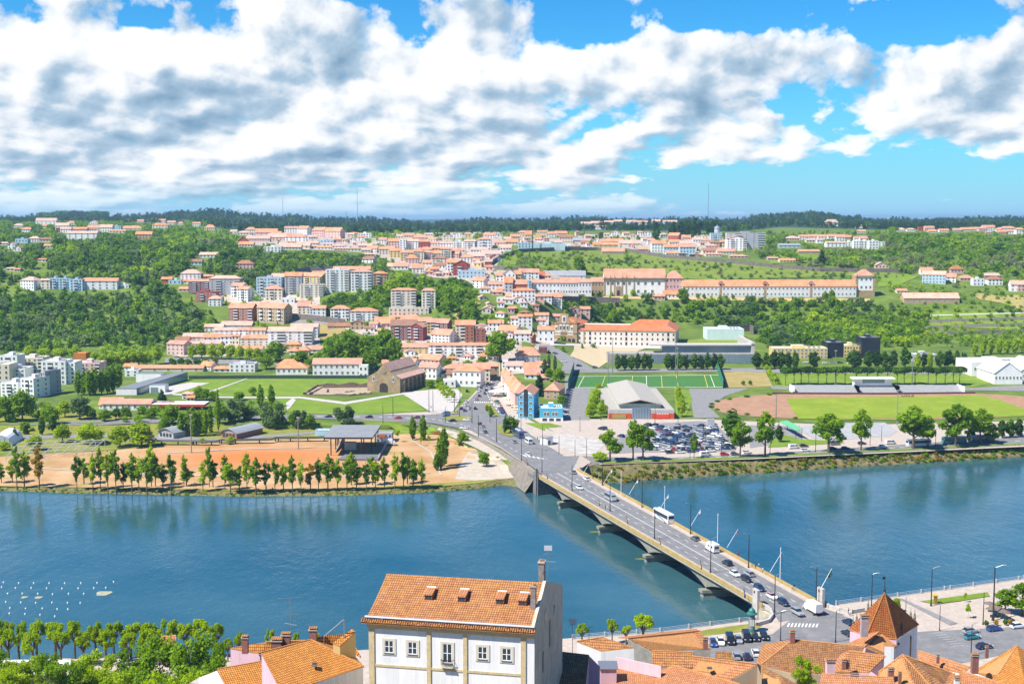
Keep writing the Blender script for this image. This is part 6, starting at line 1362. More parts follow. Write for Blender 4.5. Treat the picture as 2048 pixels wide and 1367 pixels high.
row('shrub', [(1527, 735, 722, 14), (1533, 744, 728, 15), (1539, 752, 736, 15), (1545, 760, 743, 16), (1551, 768, 750, 17)], 'bright rounded hedge bush', ('bright hedge bushes', 'from the dark row in the bright hedge line', False), name='bush', cat='bush', mat='lime')
Sh = ('trees flanking the sports hall', 'from the ochre hall among trees flanking the sports hall', False)
row('round', [(1198, 792, 766, 20), (1194, 804, 776, 22), (1190, 817, 788, 22), (1184, 826, 800, 22), (1180, 836, 808, 26), (1206, 834, 806, 26), (1205, 820, 796, 14), (1356, 796, 769, 14), (1359, 808, 780, 17), (1362, 820, 792, 18), (1364, 833, 802, 20)], 'bright bushy tree', Sh, mat='lime')
for i in range(16):
    t = math.pi * (.55 + .9 * i / 15); x, y = 1765 + 344 * math.cos(t), 812 + 29 * math.sin(t); tree('shrub', x, y, y - 5, 14, 'dark' if i % 2 else 'mid', 'bush', ('bushes round the running track', 'from the grandstand around the track curve', False), 'low clipped bush', cat='bush')
tree('conifer', 1078, 792, 745, 30, 'pine', 'cedar_tree', label='dark spreading cedar behind the terraced row')
row('column', [(1098, 744, 705, 9), (1110, 748, 706, 9), (1089, 746, 716, 14)], 'thin grey-green poplar', ('thin poplars near the slope plaza', 'from the cedar among thin poplars near the slope plaza', False), mat='blue'); row('round', [(1117, 764, 733, 26), (1098, 762, 735, 22), (1123, 812, 788, 22), (1448, 772, 762, 10), (1486, 770, 760, 10), (1500, 770, 760, 10)], 'small round tree', ('small trees by the pitch', 'from the cedar among small trees by the pitch', False), mat='mid')
row('column', [(974, 822, 808, 9), (980, 828, 810, 10), (982, 834, 816, 12)], 'slim tree on the grass island', ('trees on the grass island', 'from the crossing on the grass island', False), mat='mid')
row('round', [(832, 729, 712, 26), (895, 738, 716, 24), (905, 716, 706, 16), (935, 736, 718, 22), (965, 730, 712, 26), (860, 775, 758, 22), (880, 768, 755, 20), (735, 740, 706, 44)], 'garden tree', ('garden trees in the old quarter', 'from the ruin through the old quarter', False), mat='mid')
Cv = ('trees on the convent terrace', 'from the church along the convent terrace', False)
row('round', [(1182, 592, 580, 11), (1201, 592, 581, 10), (1223, 592, 582, 8), (1266, 592, 577, 11)], 'pale clipped terrace tree', Cv, mat='lime'); row('round', [(1396, 598, 586, 9), (1408, 598, 587, 9), (1440, 599, 588, 9), (1452, 599, 589, 9), (1466, 599, 588, 9), (1494, 600, 590, 9), (1508, 600, 590, 9), (1650, 604, 580, 13), (1664, 604, 578, 16)], 'round dark terrace tree', Cv, mat='mid')
tree('round', 1366, 606, 574, 26, 'mid', label='tall dark green tree at the corner of the long convent wing'); tree('round', 1169, 610, 593, 24, 'mid', label='round dense tree below the convent terrace wall'); tree('round', 1227, 650, 616, 30, 'mid', label='tall dark tree above the friary roof')
tree('round', 1234, 612, 604, 10, 'purple', 'bush', label='magenta bougainvillea bush on the wall below the convent', cat='bush'); tree('round', 1158, 545, 508, 28, 'mid', label='tall feathery tree standing alone in the olive grove'); tree('conifer', 1644, 530, 500, 24, 'pine', 'cypress_tree', label='broad dark cypress beyond the olive grove wall'); tree('conifer', 1166, 548, 535, 14, 'pine', 'cypress_tree', label='small dark conifer at the foot of the feathery grove tree')
# near bank
Np = ('pollarded planes on the near quay', 'from the picture edge in the back pollard row', False); Nq = ('front pollarded planes', 'from the picture edge in the front pollard row', False)
row('pollard', [(x, 1316, 1237 + (i * 5) % 9, 44) for i, x in enumerate((3, 38, 74, 112, 150, 192, 228, 262, 300, 338, 372, 402, 432))], 'knuckled pollard plane tree', Np, fn=GN, name='plane_tree')
row('pollard', [(x, 1330, 1256 + (i * 5) % 9, 48) for i, x in enumerate((18, 66, 122, 168, 212, 256, 296))], 'knuckled pollard plane tree', Nq, fn=GN, name='plane_tree'); row('pollard', [(478, 1318, 1262, 24), (541, 1312, 1256, 22), (592, 1312, 1262, 18), (635, 1310, 1264, 14), (456, 1322, 1275, 24)], 'small pollard plane', ('small pollards behind the orange roofs', 'from the pollard rows behind the orange roofs', False), fn=GN, name='plane_tree')
Nf = ('leafy trees below the upper town', 'from the picture edge under the pollards', False)
for i, (px, yt, w, D, m_) in enumerate([(-8, 1300, 60, 262, 'mid'), (48, 1292, 76, 262, 'lime'), (92, 1300, 60, 258, 'mid'), (172, 1300, 84, 262, 'lime'), (150, 1325, 50, 252, 'mid'), (268, 1288, 90, 258, 'mid'), (318, 1270, 104, 255, 'mid'), (384, 1262, 112, 250, 'mid'), (436, 1282, 60, 256, 'mid'), (340, 1318, 120, 244, 'mid'), (250, 1330, 90, 246, 'lime'), (412, 1312, 80, 240, 'mid'), (110, 1318, 90, 250, 'mid'), (205, 1312, 80, 256, 'lime'), (20, 1330, 80, 246, 'lime'), (300, 1345, 100, 236, 'lime'), (380, 1335, 90, 236, 'lime')]):
    P = W(px, yt, D); P.z = ZN; tree('near', px, 0, yt, w * 1.2, m_, 'tree', Nf, 'airy green tree', P=P)
for px, yt, lab in ((1, 1322, 'dark purple plum tree at the picture edge'), (119, 1326, 'dark purple plum tree beside the white awning')):
    P = W(px, yt, 268); P.z = ZN; tree('near', px, 0, yt, 28, 'purple', 'plum_tree', P=P, label=lab)
row('pollard', [(1164, 1290, 1246, 30), (1224, 1288, 1236, 26), (1286, 1288, 1228, 52), (1252, 1288, 1250, 24)], 'lime-green quayside tree', ('quayside trees behind the white house', 'from the big white house along the quay', False), fn=GN)
row('plane', [(2010, 1226, 1176, 50), (2044, 1230, 1164, 66)], 'dense bright quayside tree', ('quay trees at the cafe', 'from the promenade lawn by the cafe', False), fn=GN, mat='mid'); row('young', [(1936, 1236, 1206, 13), (1930, 1204, 1184, 8)], 'thin young tree in the promenade paving', ('promenade saplings', 'from the crossing on the promenade paving', False), fn=GN)
tree('round', 1792, 1222, 1194, 22, 'lime', 'bush', label='lime-green bush showing behind the pyramid roof', fn=GN, cat='bush')
P = W(1612, 1312, 232); P.z = P.z - 9; tree('near', 1612, 0, 1310, 62, 'lime', label='bright green tree squeezed between the brown tiled roofs', P=P)
by = {}
for t in TREES: by.setdefault((t[2], t[3]), []).append(t)
for (desc, reg), L in by.items():
    L.sort(key=lambda t: -t[1] if reg[2] else t[1])
    for i, t in enumerate(L): t[0]['label'] = f"{desc}, {ordw(i + 1)} {reg[1]}"
print('trees', len(TREES))
# ---------------------------------------------------------------- woods on the hills (nobody could count these)
def inside(poly, x, y):
    c = False; j = len(poly) - 1
    for i in range(len(poly)):
        xi, yi = poly[i]; xj, yj = poly[j]
        if (yi > y) != (yj > y) and x < (xj - xi) * (y - yi) / (yj - yi) + xi: c = not c
        j = i
    return c
FP = {}
def fproto(kind, v):
    k = (kind, v)
    if k in FP: return FP[k]
    rg = random.Random(v * 31 + len(kind)); bl = []; n = 130; s = .75
    if kind == 'b':
        for i in range(8): a = i * 2.4; q = rg.uniform(.2, 1); bl.append((math.cos(a) * 2.6 * q, math.sin(a) * 2.6 * q, rg.uniform(2.5, 7.2) - q, 1.8, 1.8, 1.7))
    elif kind == 't':
        for i in range(7): z = 2 + 7.4 * i / 6; r = 2.0 * (1 - .75 * i / 6); bl.append((rg.uniform(-.4, .4), rg.uniform(-.4, .4), z, r, r, 1.0))
    elif kind == 'e':
        n = 95; 
        for i in range(6): z = 4 + 5.6 * i / 5; bl.append((rg.uniform(-1, 1), rg.uniform(-1, 1), z, 1.3, 1.3, .9))
    else:
        n = 80; s = .9
        for i in range(5): a = i * 2.4; bl.append((math.cos(a) * 2 , math.sin(a) * 2, rg.uniform(3, 6.5), 2.2, 2.2, 2.4))
    FP[k] = leafcloud(bl, n, s, v * 7 + len(kind) * 3, .5) / 10; return FP[k]
HR = [(a, b, c, d) for a, b, c, d in HRECT if b > a]
def blocked(px, py, w, h):
    for a, b, yb, yt in HR:
        if a - w * .35 < px < b + w * .35 and py > yb - 3 and py - h < yb - (yb - yt) * .32 and py - yb < 26: return True
        if a < px < b and yb - 7 < py <= yb: return True
    return False
def wood(name, polys, spacing, hm, mix, dens=1.0, mats=('dark', 'mid', 'lime'), wts=(.4, .45, .15), seed=1, Pfn=None, noblock=False):
    g = random.Random(seed); Q = []; MI = []; n = 0
    for poly in polys:
        xs = [p[0] for p in poly]; ys = [p[1] for p in poly]; y = max(ys)
        while y > min(ys):
            D = (Pfn or G)(0.5 * (min(xs) + max(xs)), y).y; mpp = F / D; x = min(xs) + g.uniform(0, spacing * mpp)
            while x < max(xs):
                jx, jy = x + g.uniform(-.45, .45) * spacing * mpp, y + g.uniform(-.5, .5)
                if g.random() < dens and inside(poly, jx, jy):
                    h = hm * g.choice((.4, .6, .8, 1, 1.1, 1.35)) * g.uniform(.85, 1.15); hp = h * mpp; k = g.choice(mix)
                    if noblock or not blocked(jx, jy, hp * .6, hp):
                        P = (Pfn or G)(jx, jy); q = fproto(k, g.randrange(4)); a = g.uniform(0, 6.28); c, s = math.cos(a), math.sin(a); wd_ = h * g.uniform(.85, 1.35) * (.8 if k in 'te' else 1.1)
                        r = np.empty_like(q); r[..., 0] = (q[..., 0] * c - q[..., 1] * s) * wd_ + P.x; r[..., 1] = (q[..., 0] * s + q[..., 1] * c) * wd_ + P.y; r[..., 2] = q[..., 2] * h + P.z - .4
                        Q.append(r); u = .5 + .5 * math.sin(P.x * .031 + 2 * math.sin(P.y * .024)) * math.cos(P.y * .027 + 1.7 * math.sin(P.x * .019)); u = min(.999, max(0, .62 * u + .38 * g.random() + .02)); cw = 0; pick = len(mats) - 1
                        for ii, ww in enumerate(wts):
                            cw += ww
                            if u < cw: pick = ii; break
                        MI.append(np.full(len(q), pick)); n += 1
                x += spacing * mpp
            # next row: step the distance by SPACING metres
            dy = .15
            while (Pfn or G)(0.5 * (min(xs) + max(xs)), y - dy).y - D < spacing * .8 and dy < 40: dy *= 1.25
            y -= dy
    if not Q: return
    tag(obj(name, quads_mesh(name, np.concatenate(Q), [FOL[m] for m in mats], np.concatenate(MI))), kind='stuff'); WOODN.append((name, n))
WOODN = []
wood('woodland', [[(-250, 452), (60, 446), (150, 470), (300, 462), (335, 500), (430, 492), (485, 505), (470, 540), (400, 560), (335, 600), (420, 640), (455, 668), (330, 694), (200, 692), (120, 704), (-250, 706)]], 7.5, 9.5, 'bbbbtb', .93, ('pine', 'dark', 'blue', 'mid', 'lime'), (.16, .30, .14, .28, .12), 3)
wood('woodland', [[(430, 492), (560, 502), (700, 508), (765, 524), (805, 548), (740, 546), (600, 542), (560, 548), (545, 600), (480, 566), (440, 545)]], 7.5, 8, 'bbbs', .95, ('pine', 'dark', 'blue', 'mid', 'lime'), (.2, .3, .25, .17, .08), 4)
wood('woodland', [[(628, 614), (700, 588), (790, 572), (800, 558), (900, 556), (960, 586), (1045, 596), (1075, 640), (1000, 660), (930, 654), (880, 624), (790, 632), (700, 632), (640, 634)]], 7, 9, 'bbbs', .95, ('pine', 'dark', 'mid', 'lime'), (.15, .3, .37, .18), 5)
wood('woodland', [[(1130, 614), (1240, 607), (1420, 604), (1740, 606), (1800, 610), (1860, 640), (1835, 694), (1700, 694), (1520, 694), (1512, 664), (1400, 648), (1300, 640), (1200, 645), (1150, 628)]], 7, 9, 'bbbb', .96, ('pine', 'dark', 'blue', 'mid', 'lime'), (.1, .24, .1, .34, .22), 6)
wood('woodland', [[(1520, 478), (1800, 474), (2300, 462), (2300, 582), (1940, 588), (1850, 552), (1740, 540), (1600, 534), (1520, 518)]], 10, 8, 'bbs', .84, ('dark', 'mid', 'olive', 'lime'), (.26, .3, .3, .14), 7)
wood('woodland', [[(1780, 466), (2300, 456), (2300, 512), (1960, 512), (1800, 500)]], 11, 11, 'bbb', .9, ('dark', 'mid', 'lime'), (.4, .45, .15), 8)
wood('olive_grove', [[(1000, 524), (1140, 508), (1330, 520), (1540, 538), (1830, 549), (1740, 566), (1420, 562), (1100, 546)]], 11, 4.6, 'ssb', .66, ('dark', 'blue', 'olive', 'mid'), (.25, .3, .25, .2), 9)
wood('pine_grove', [[(1160, 480), (1250, 470), (1330, 468), (1440, 468), (1430, 482), (1300, 484)]], 9, 17, 'te', .9, ('pine', 'dark'), (.75, .25), 10)
wood('garden_trees', [[(300, 462), (1280, 470), (1280, 690), (960, 720), (560, 720), (330, 700)], [(1300, 470), (1820, 466), (1820, 520), (1320, 515)], [(-100, 440), (420, 440), (420, 490), (-100, 480)]], 14, 6.5, 'bbst', .72, ('dark', 'mid', 'lime', 'olive'), (.35, .4, .15, .1), 11)
wood('shrubbery', [[(1750, 555), (1940, 590), (2300, 596), (2300, 700), (1840, 694), (1870, 640), (1800, 606)]], 8, 5, 'sbb', .82, ('dark', 'mid', 'lime'), (.3, .42, .28), 12)
wood('shrubbery', [[(-100, 700), (330, 694), (330, 714), (200, 716), (-100, 714)], [(-100, 806), (90, 802), (130, 846), (-100, 850)], [(180, 842), (330, 840), (440, 846), (440, 858), (330, 866), (180, 858)], [(300, 806), (330, 828), (440, 826), (560, 822), (560, 834), (330, 838), (210, 836)]], 8, 5.5, 'sb', .75, ('dark', 'mid', 'lime'), (.4, .4, .2), 13)
def bank_bush(name, x0, x1, n, t0, t1, h, mats, wts, seed):
    g = random.Random(seed); Q = []; MI = []
    for i in range(n):
        x = g.uniform(x0, x1); P = G(x, top(x)).lerp(WZ(x, wat(x), 0), g.uniform(t0, t1)); q = fproto('s', g.randrange(4)); hh = h * g.uniform(.5, 1.5); wd_ = hh * g.uniform(1, 1.8)
        Q.append(q * np.array([wd_, wd_, hh]) + np.array([P.x, P.y - .3, P.z - .5])); MI.append(np.full(len(q), g.choices(range(len(mats)), wts)[0]))
    tag(obj(name, quads_mesh(name, np.concatenate(Q), [FOL[m] for m in mats], np.concatenate(MI))), kind='stuff')
bank_bush('embankment_bushes', 1165, 2300, 620, .25, 1.0, 1.7, ('mid', 'lime', 'rust', 'dark', 'olive'), (.25, .15, .25, .2, .15), 14)
bank_bush('bank_bushes', -200, 990, 420, .3, .95, .9, ('mid', 'dark', 'olive', 'lime', 'rust'), (.25, .3, .2, .1, .15), 15)
def ridge_wood(name, x0, x1, t0, t1, n, h, mix, mats, wts, seed):
    g = random.Random(seed); Q = []; MI = []
    for i in range(n):
        x = g.uniform(x0, x1); t = lerp(t0, t1, g.random()); P = ridge(x, t ** .8); q = fproto(g.choice(mix), g.randrange(4))[::2]; hh = h * g.uniform(.6, 1.25); wd_ = hh * g.uniform(.9, 1.5)
        r = q * np.array([wd_, wd_, hh]) + np.array([P.x, P.y, P.z - 1]); Q.append(r); MI.append(np.full(len(q), g.choices(range(len(mats)), wts)[0]))
    tag(obj(name, quads_mesh(name, np.concatenate(Q), [FOL[m] for m in mats], np.concatenate(MI))), kind='stuff')
ridge_wood('ridge_forest', -350, 2400, .0, .85, 5200, 15, 'bbt', ('ridge', 'pine', 'dark'), (.7, .2, .1), 21)
ridge_wood('ridge_forest', -350, 2400, .85, 1, 2000, 14, 'bte', ('ridge', 'pine'), (.7, .3), 22)
ridge_wood('ridge_forest', 75, 215, .88, 1, 200, 22, 'b', ('dark', 'ridge'), (.5, .5), 23); ridge_wood('ridge_forest', 398, 476, .95, 1, 110, 20, 'te', ('ridge',), (1,), 24); ridge_wood('ridge_forest', 230, 400, .9, 1, 140, 15, 'eb', ('ridge',), (1,), 25); ridge_wood('ridge_forest', 1500, 1720, .7, 1, 420, 18, 'eb', ('dark', 'ridge', 'pine'), (.3, .5, .2), 26); ridge_wood('ridge_forest', 476, 1000, .93, 1, 300, 15, 'te', ('ridge',), (1,), 27)
print('woods', WOODN)
# ================================================================ vehicles
TYRE = plain('tyre rubber', (.02, .02, .02), .8); AGL = plain('car glass', (.02, .028, .035), .06, 0, .7); HL = plain('headlamp lens', (.75, .75, .72), .2, 0, .6); TL = plain('tail lamp', (.40, .02, .015), .3)
PAINT = {}
def paint(c):
    cols = {'white': (.75, .75, .74), 'black': (.012, .013, .016), 'grey': (.14, .15, .165), 'silver': (.42, .44, .46), 'navy': (.015, .035, .10), 'blue': (.03, .09, .30), 'red': (.42, .02, .025), 'teal': (.02, .22, .26), 'yellow': (.50, .48, .06), 'wine': (.17, .02, .05), 'green': (.05, .13, .06)}
    if c not in PAINT:
        m = plain('car paint ' + c, cols[c], .22, .35 if c in ('silver', 'grey', 'navy', 'blue') else 0, .6); m.node_tree.nodes['Principled BSDF'].inputs['Coat Weight'].default_value = .6; PAINT[c] = m
    return PAINT[c]
def hull(mb, secs, mat, zb):
    """secs: (x, ztop, halfwidth)"""
    k = mb.mi(mat); i0 = len(mb.v)
    for x, z, w in secs: mb.v += [(x, -w, zb), (x, -w * 1.02, lerp(zb, z, .6)), (x, -w * .9, z), (x, w * .9, z), (x, w * 1.02, lerp(zb, z, .6)), (x, w, zb)]
    n = len(secs)
    for s in range(n - 1):
        for q in range(6):
            a = i0 + s * 6 + q; b = i0 + s * 6 + (q + 1) % 6; mb.f.append((a, a + 6, b + 6, b)); mb.m.append(k)
    mb.f.append(tuple(i0 + q for q in range(6))); mb.m.append(k); mb.f.append(tuple(i0 + (n - 1) * 6 + q for q in range(5, -1, -1))); mb.m.append(k)
def frustum(mb, x0, x1, w0, z0, u0, u1, w1, z1, mat):
    P = [(x0, -w0, z0), (x1, -w0, z0), (x1, w0, z0), (x0, w0, z0), (u0, -w1, z1), (u1, -w1, z1), (u1, w1, z1), (u0, w1, z1)]
    for f in ((4, 5, 6, 7), (0, 1, 5, 4), (1, 2, 6, 5), (2, 3, 7, 6), (3, 0, 4, 7)): mb.poly([P[i] for i in f], mat)
mb = MB(); mb.cyl((0, -.11, 0), (0, .11, 0), .32, .32, TYRE, 12); mb.cyl((0, -.125, 0), (0, .125, 0), .19, .19, M_steel, 8); WHEEL = mb.mesh('wheel')
mb = MB(); mb.box(-.05, .05, -.2, .2, -.09, .09, HL); HEADL = mb.mesh('headlight'); mb = MB(); mb.box(-.05, .05, -.2, .2, -.1, .1, TL); TAILL = mb.mesh('tail_light')
CARM = {}
def car_meshes(kind):
    if kind in CARM: return CARM[kind]
    b, g = MB(), MB(); base = paint('grey')
    if kind == 'car':
        hull(b, [(-2.1, .72, .70), (-1.98, .88, .82), (-1.2, .95, .86), (.8, .93, .87), (1.75, .80, .83), (2.1, .58, .66)], base, .26); frustum(g, -1.95, .95, .78, .91, -1.35, .10, .60, 1.43, AGL); frustum(b, -1.37, .12, .61, 1.42, -1.25, .0, .56, 1.48, base); wh = (1.32, -1.28, .75)
    elif kind == 'estate':
        hull(b, [(-2.25, .80, .74), (-2.15, .96, .85), (-1.2, 1.0, .88), (.8, .98, .88), (1.85, .86, .85), (2.2, .62, .70)], base, .28); frustum(g, -2.1, 1.0, .80, .95, -1.95, .25, .64, 1.52, AGL); frustum(b, -1.97, .27, .65, 1.51, -1.88, .15, .60, 1.58, base); wh = (1.38, -1.35, .76)
    elif kind == 'van':
        hull(b, [(-2.6, 1.95, .88), (-2.5, 2.02, .93), (.9, 2.02, .93), (1.3, 1.9, .91), (1.9, 1.15, .90), (2.5, .85, .78)], base, .32); g.box(1.05, 1.15, -.7, .7, 1.25, 1.8, AGL); frustum(g, .2, 1.55, .97, 1.15, .2, 1.1, .95, 1.75, AGL)
        for s in (-1, 1): g.box(-2.3, -.1, s * .94 - .02, s * .94 + .02, 1.2, 1.75, AGL)
        wh = (1.65, -1.6, .82)
    elif kind == 'minibus':
        hull(b, [(-3.4, 2.6, 1.02), (-3.3, 2.75, 1.08), (2.2, 2.75, 1.08), (2.7, 2.4, 1.04), (3.2, 1.15, 1.0), (3.6, .9, .85)], base, .35)
        for s in (-1, 1): g.box(-3.1, 2.2, s * 1.09 - .03, s * 1.09 + .03, 1.35, 2.3, AGL)
        g.box(2.55, 2.95, -.85, .85, 1.4, 2.2, AGL); g.box(-3.45, -3.38, -.8, .8, 1.5, 2.3, AGL); wh = (2.3, -2.1, .98)
    elif kind == 'coach':
        hull(b, [(-6.1, 3.2, 1.18), (-6.0, 3.45, 1.25), (5.6, 3.45, 1.25), (5.95, 3.2, 1.22), (6.15, 1.2, 1.2)], base, .38)
        for s in (-1, 1): g.box(-5.8, 5.5, s * 1.275 - .02, s * 1.275 + .02, 1.65, 2.95, AGL)
        g.box(5.95, 6.16, -1.05, 1.05, 1.4, 2.9, AGL); g.box(-6.16, -6.08, -1.0, 1.0, 1.9, 2.9, AGL); b.box(-3, -1, -.6, .6, 3.4, 3.62, M_white); b.box(1, 3, -.6, .6, 3.4, 3.6, M_white); wh = (4.1, -3.6, 1.14)
    elif kind == 'camper':
        hull(b, [(-3.1, 2.7, 1.05), (-3.0, 2.85, 1.1), (1.3, 2.85, 1.1), (2.0, 2.5, 1.08), (2.2, 1.9, 1.0)], base, .4); hull(b, [(1.2, 1.75, .98), (2.2, 1.3, .96), (3.1, .95, .85)], base, .4); frustum(g, 1.9, 2.75, .9, 1.2, 1.7, 2.2, .85, 1.85, AGL)
        for s in (-1, 1): g.box(-2.4, -1.2, s * 1.12 - .02, s * 1.12 + .02, 1.5, 2.1, AGL); g.box(-.3, .5, s * 1.12 - .02, s * 1.12 + .02, 1.5, 2.1, AGL)
        g.box(-3.16, -3.08, -.7, .7, 1.4, 2.2, AGL); wh = (2.2, -1.7, .98)
    elif kind == 'truck':
        hull(b, [(-3.6, 3.2, 1.12), (-3.58, 3.25, 1.12), (1.2, 3.25, 1.12), (1.22, 3.2, 1.12)], base, .9); hull(b, [(1.35, 2.2, .98), (1.5, 2.3, 1.0), (2.2, 2.2, 1.0), (2.9, 1.4, .95), (3.3, .9, .85)], base, .4); frustum(g, 1.9, 2.95, .9, 1.45, 1.75, 2.3, .85, 2.15, AGL); b.box(-3.5, 1.4, -.5, .5, .5, .95, M_dark); wh = (2.4, -2.3, .98)
    gm = g.mesh('window'); CARM[kind] = (b.mesh('body'), gm, wh); return CARM[kind]
CARS = []; CV = [0]
def hdg(a, b): d = WZ(*b, 6) - WZ(*a, 6); return math.atan2(d.y, d.x)
BT = BANG; BA = BANG + math.pi
def car(px, py, ang, col='grey', kind='car', z=None, label=None, reg=None, full=True, name=None, cat=None, P=None):
    P = P or (G(px, py, .26) if z is None else WZ(px, py, z)); bm_, gm, wh = car_meshes(kind)
    nm = {'car': 'car', 'estate': 'car', 'van': 'van', 'minibus': 'minibus', 'coach': 'coach', 'camper': 'camper_van', 'truck': 'box_truck'}[kind]
    o = thing(nm, label, cat or nm.replace('_', ' '), P, ang + (0 if not full else 0)); CV[0] += 1
    b = obj('body', bm_, o); b.material_slots[0].link = 'OBJECT'; b.material_slots[0].material = paint(col); obj('window', gm, o)
    if kind in ('car', 'estate'): o.scale = (1, 1, 1.0)
    for x in (wh[0], wh[1]):
        for s in (-1, 1): obj('wheel', WHEEL, o, (x, s * wh[2], .32), scale=(1.35,) * 3 if kind in ('coach', 'truck') else None)
    if full:
        L = {'car': 2.02, 'estate': 2.14, 'van': 2.45, 'minibus': 3.5, 'coach': 6.15, 'camper': 3.05, 'truck': 3.25}[kind]
        for s in (-1, 1):
            obj('headlight', HEADL, o, (L, s * wh[2] * .78, .66 if kind in ('car', 'estate') else .85)); obj('tail_light', TAILL, o, (-L if kind != 'truck' else -3.6, s * wh[2] * .85, .78 if kind in ('car', 'estate') else 1.0))
    if not label: CARS.append((o, px, py, col, reg, nm)); o['group'] = reg[0]
    return o
zb = DZ + .05
for px, py, col, kind, dr, lab in ((1390, 1079, 'grey', 'car', 1, 'dark grey car behind the blue-white coach on the bridge'), (1424, 1101, 'white', 'camper', 1, 'white camper van with rear window on the bridge'), (1454, 1128, 'black', 'estate', 1, 'black estate car with red tail lights after the camper van'),
        (1470, 1150, 'white', 'car', 0, 'white car heading the queue off the bridge'), (1498, 1150, 'silver', 'car', 1, 'silver car in the far lane beside the queue'), (1493, 1161, 'black', 'estate', 0, 'black car just behind the white queue leader on the bridge'), (1519, 1179, 'navy', 'estate', 0, 'dark navy car ahead of the red and white car'),
        (1544, 1195, 'white', 'car', 0, 'small white car with red roof near the bridge end'), (1567, 1208, 'navy', 'estate', 0, 'dark blue estate at the bridge end sign'), (1595, 1226, 'silver', 'estate', 0, 'silver estate waiting before the zebra crossing'), (1624, 1220, 'white', 'truck', 1, 'white box truck entering the bridge'),
        (1159, 977, 'white', 'car', 0, 'white car alone in the near lane at mid bridge'), (1173, 959, 'white', 'car', 1, 'white car in the far lane ahead of the grey minibus'), (1146, 946, 'silver', 'car', 1, 'blue-silver car at the far bridge end'), (1221, 999, 'silver', 'minibus', 0, 'silver and white minibus with dark windows on the bridge'), (1327, 1040, 'white', 'coach', 1, 'white touring coach with blue swoosh on the bridge')):
    P = WZ(px, py, zb)
    if px > 1560: P.z = lerp(zb, ZN + .1, sstep(1575, 1640, px))
    o = car(px, py, BT if dr == 0 else BA, col, kind, label=lab, P=P)
    if kind == 'coach':
        mb = MB()
        for s in (-1, 1):
            pts = [(x, s * 1.285, z) for x, z in ((5.6, 1.6), (3.5, 1.55), (1, 1.2), (-2, .75), (-4, .6), (-2, 1.2), (1, 1.6))]; mb.poly(pts if s < 0 else pts[::-1], plain('coach blue', (.02, .20, .55), .3))
        obj('stripe', mb.mesh('stripe'), o)
    if px == 1544:
        mb = MB(); mb.box(-1.2, -.05, -.55, .55, 1.485, 1.5, paint('red')); obj('roof_panel', mb.mesh('roof_panel'), o)
A1 = hdg((1150, 930), (1000, 845)); A2 = hdg((985, 800), (990, 760)); A3 = hdg((860, 838), (450, 837)); A4 = hdg((1300, 921), (2048, 884)); RA = ('cars around the roundabout junction', 'from the bridge through the junction traffic', True)
for x, y, c, a in ((625, 475, 'white', A2), (610, 517, 'white', A2), (652, 533, 'silver', A2), (650, 550, 'white', A2), (575, 552, 'navy', A2), (612, 575, 'blue', A2), (392, 602, 'silver', A3), (412, 605, 'grey', A3), (408, 633, 'blue', A3), (505, 606, 'yellow', A3), (730, 552, 'black', A2), (745, 449, 'silver', A2), (775, 410, 'wine', A2), (772, 352, 'white', A2), (838, 383, 'grey', A2), (852, 345, 'navy', A2), (842, 302, 'silver', A2), (870, 270, 'white', A2), (935, 232, 'black', A2), (758, 338, 'silver', A2), (795, 318, 'grey', A2), (915, 330, 'grey', A2), (925, 300, 'silver', A2), (470, 690, 'black', A3), (635, 681, 'white', A3), (603, 772, 'white', A3), (780, 726, 'wine', A1), (812, 756, 'silver', A1), (838, 816, 'grey', A1), (75, 656, 'wine', A3), (638, 354, 'black', A2)):
    car(820 + x / 5.596, 720 + y / 5.596, a, c, reg=RA)
for x, y, c in ((657, 835, 'navy'), (738, 836, 'black'), (796, 838, 'red')): car(x, y, A3, c, reg=RA)
car(957, 771, A2, 'white', 'coach', label='white city bus parked on the avenue by the grey corner house'); car(1001, 762, A2, 'navy', 'van', label='dark van at the top of the avenue'); car(1036, 874, A1, 'blue', 'coach', label='blue and white coach parked under the round street tree'); car(1057, 887, A1, 'white', 'minibus', label='white minibus parked behind the blue coach'); car(1056, 911, A1, 'white', label='white car at the zebra crossing before the bridge'); car(1028, 886, A1, 'silver', label='silver car passing the parked white minibus'); car(1008, 858, A1, 'blue', label='blue car parked on the grass island under the tree'); car(1032, 862, A1, 'black', label='black car parked in front of the blue coach')
PS = ('cars parked by the cafes', 'from the coaches in the row parked by the cafes', True)
for i in range(7): car(993 + 2.7 * i, 805 + 4.6 * i, A1 + .3, ['green', 'silver', 'white', 'wine', 'blue', 'navy', 'silver'][i], reg=PS)
PO = ('cars parked beside the ochre hall', 'from the ochre hall down the parked column', False)
for i in range(11): car(1139 - 1.0 * i, 782 + 4.9 * i, .2, ['navy', 'grey', 'black', 'blue', 'black', 'navy', 'silver', 'grey', 'white', 'navy', 'white'][i], reg=PO, full=False)
CP = ('cars in the riverside car park', 'from the big trees in the crowded car park', False); pc = ['white', 'silver', 'navy', 'black', 'grey', 'blue', 'silver', 'white', 'grey', 'black', 'wine', 'navy', 'silver']
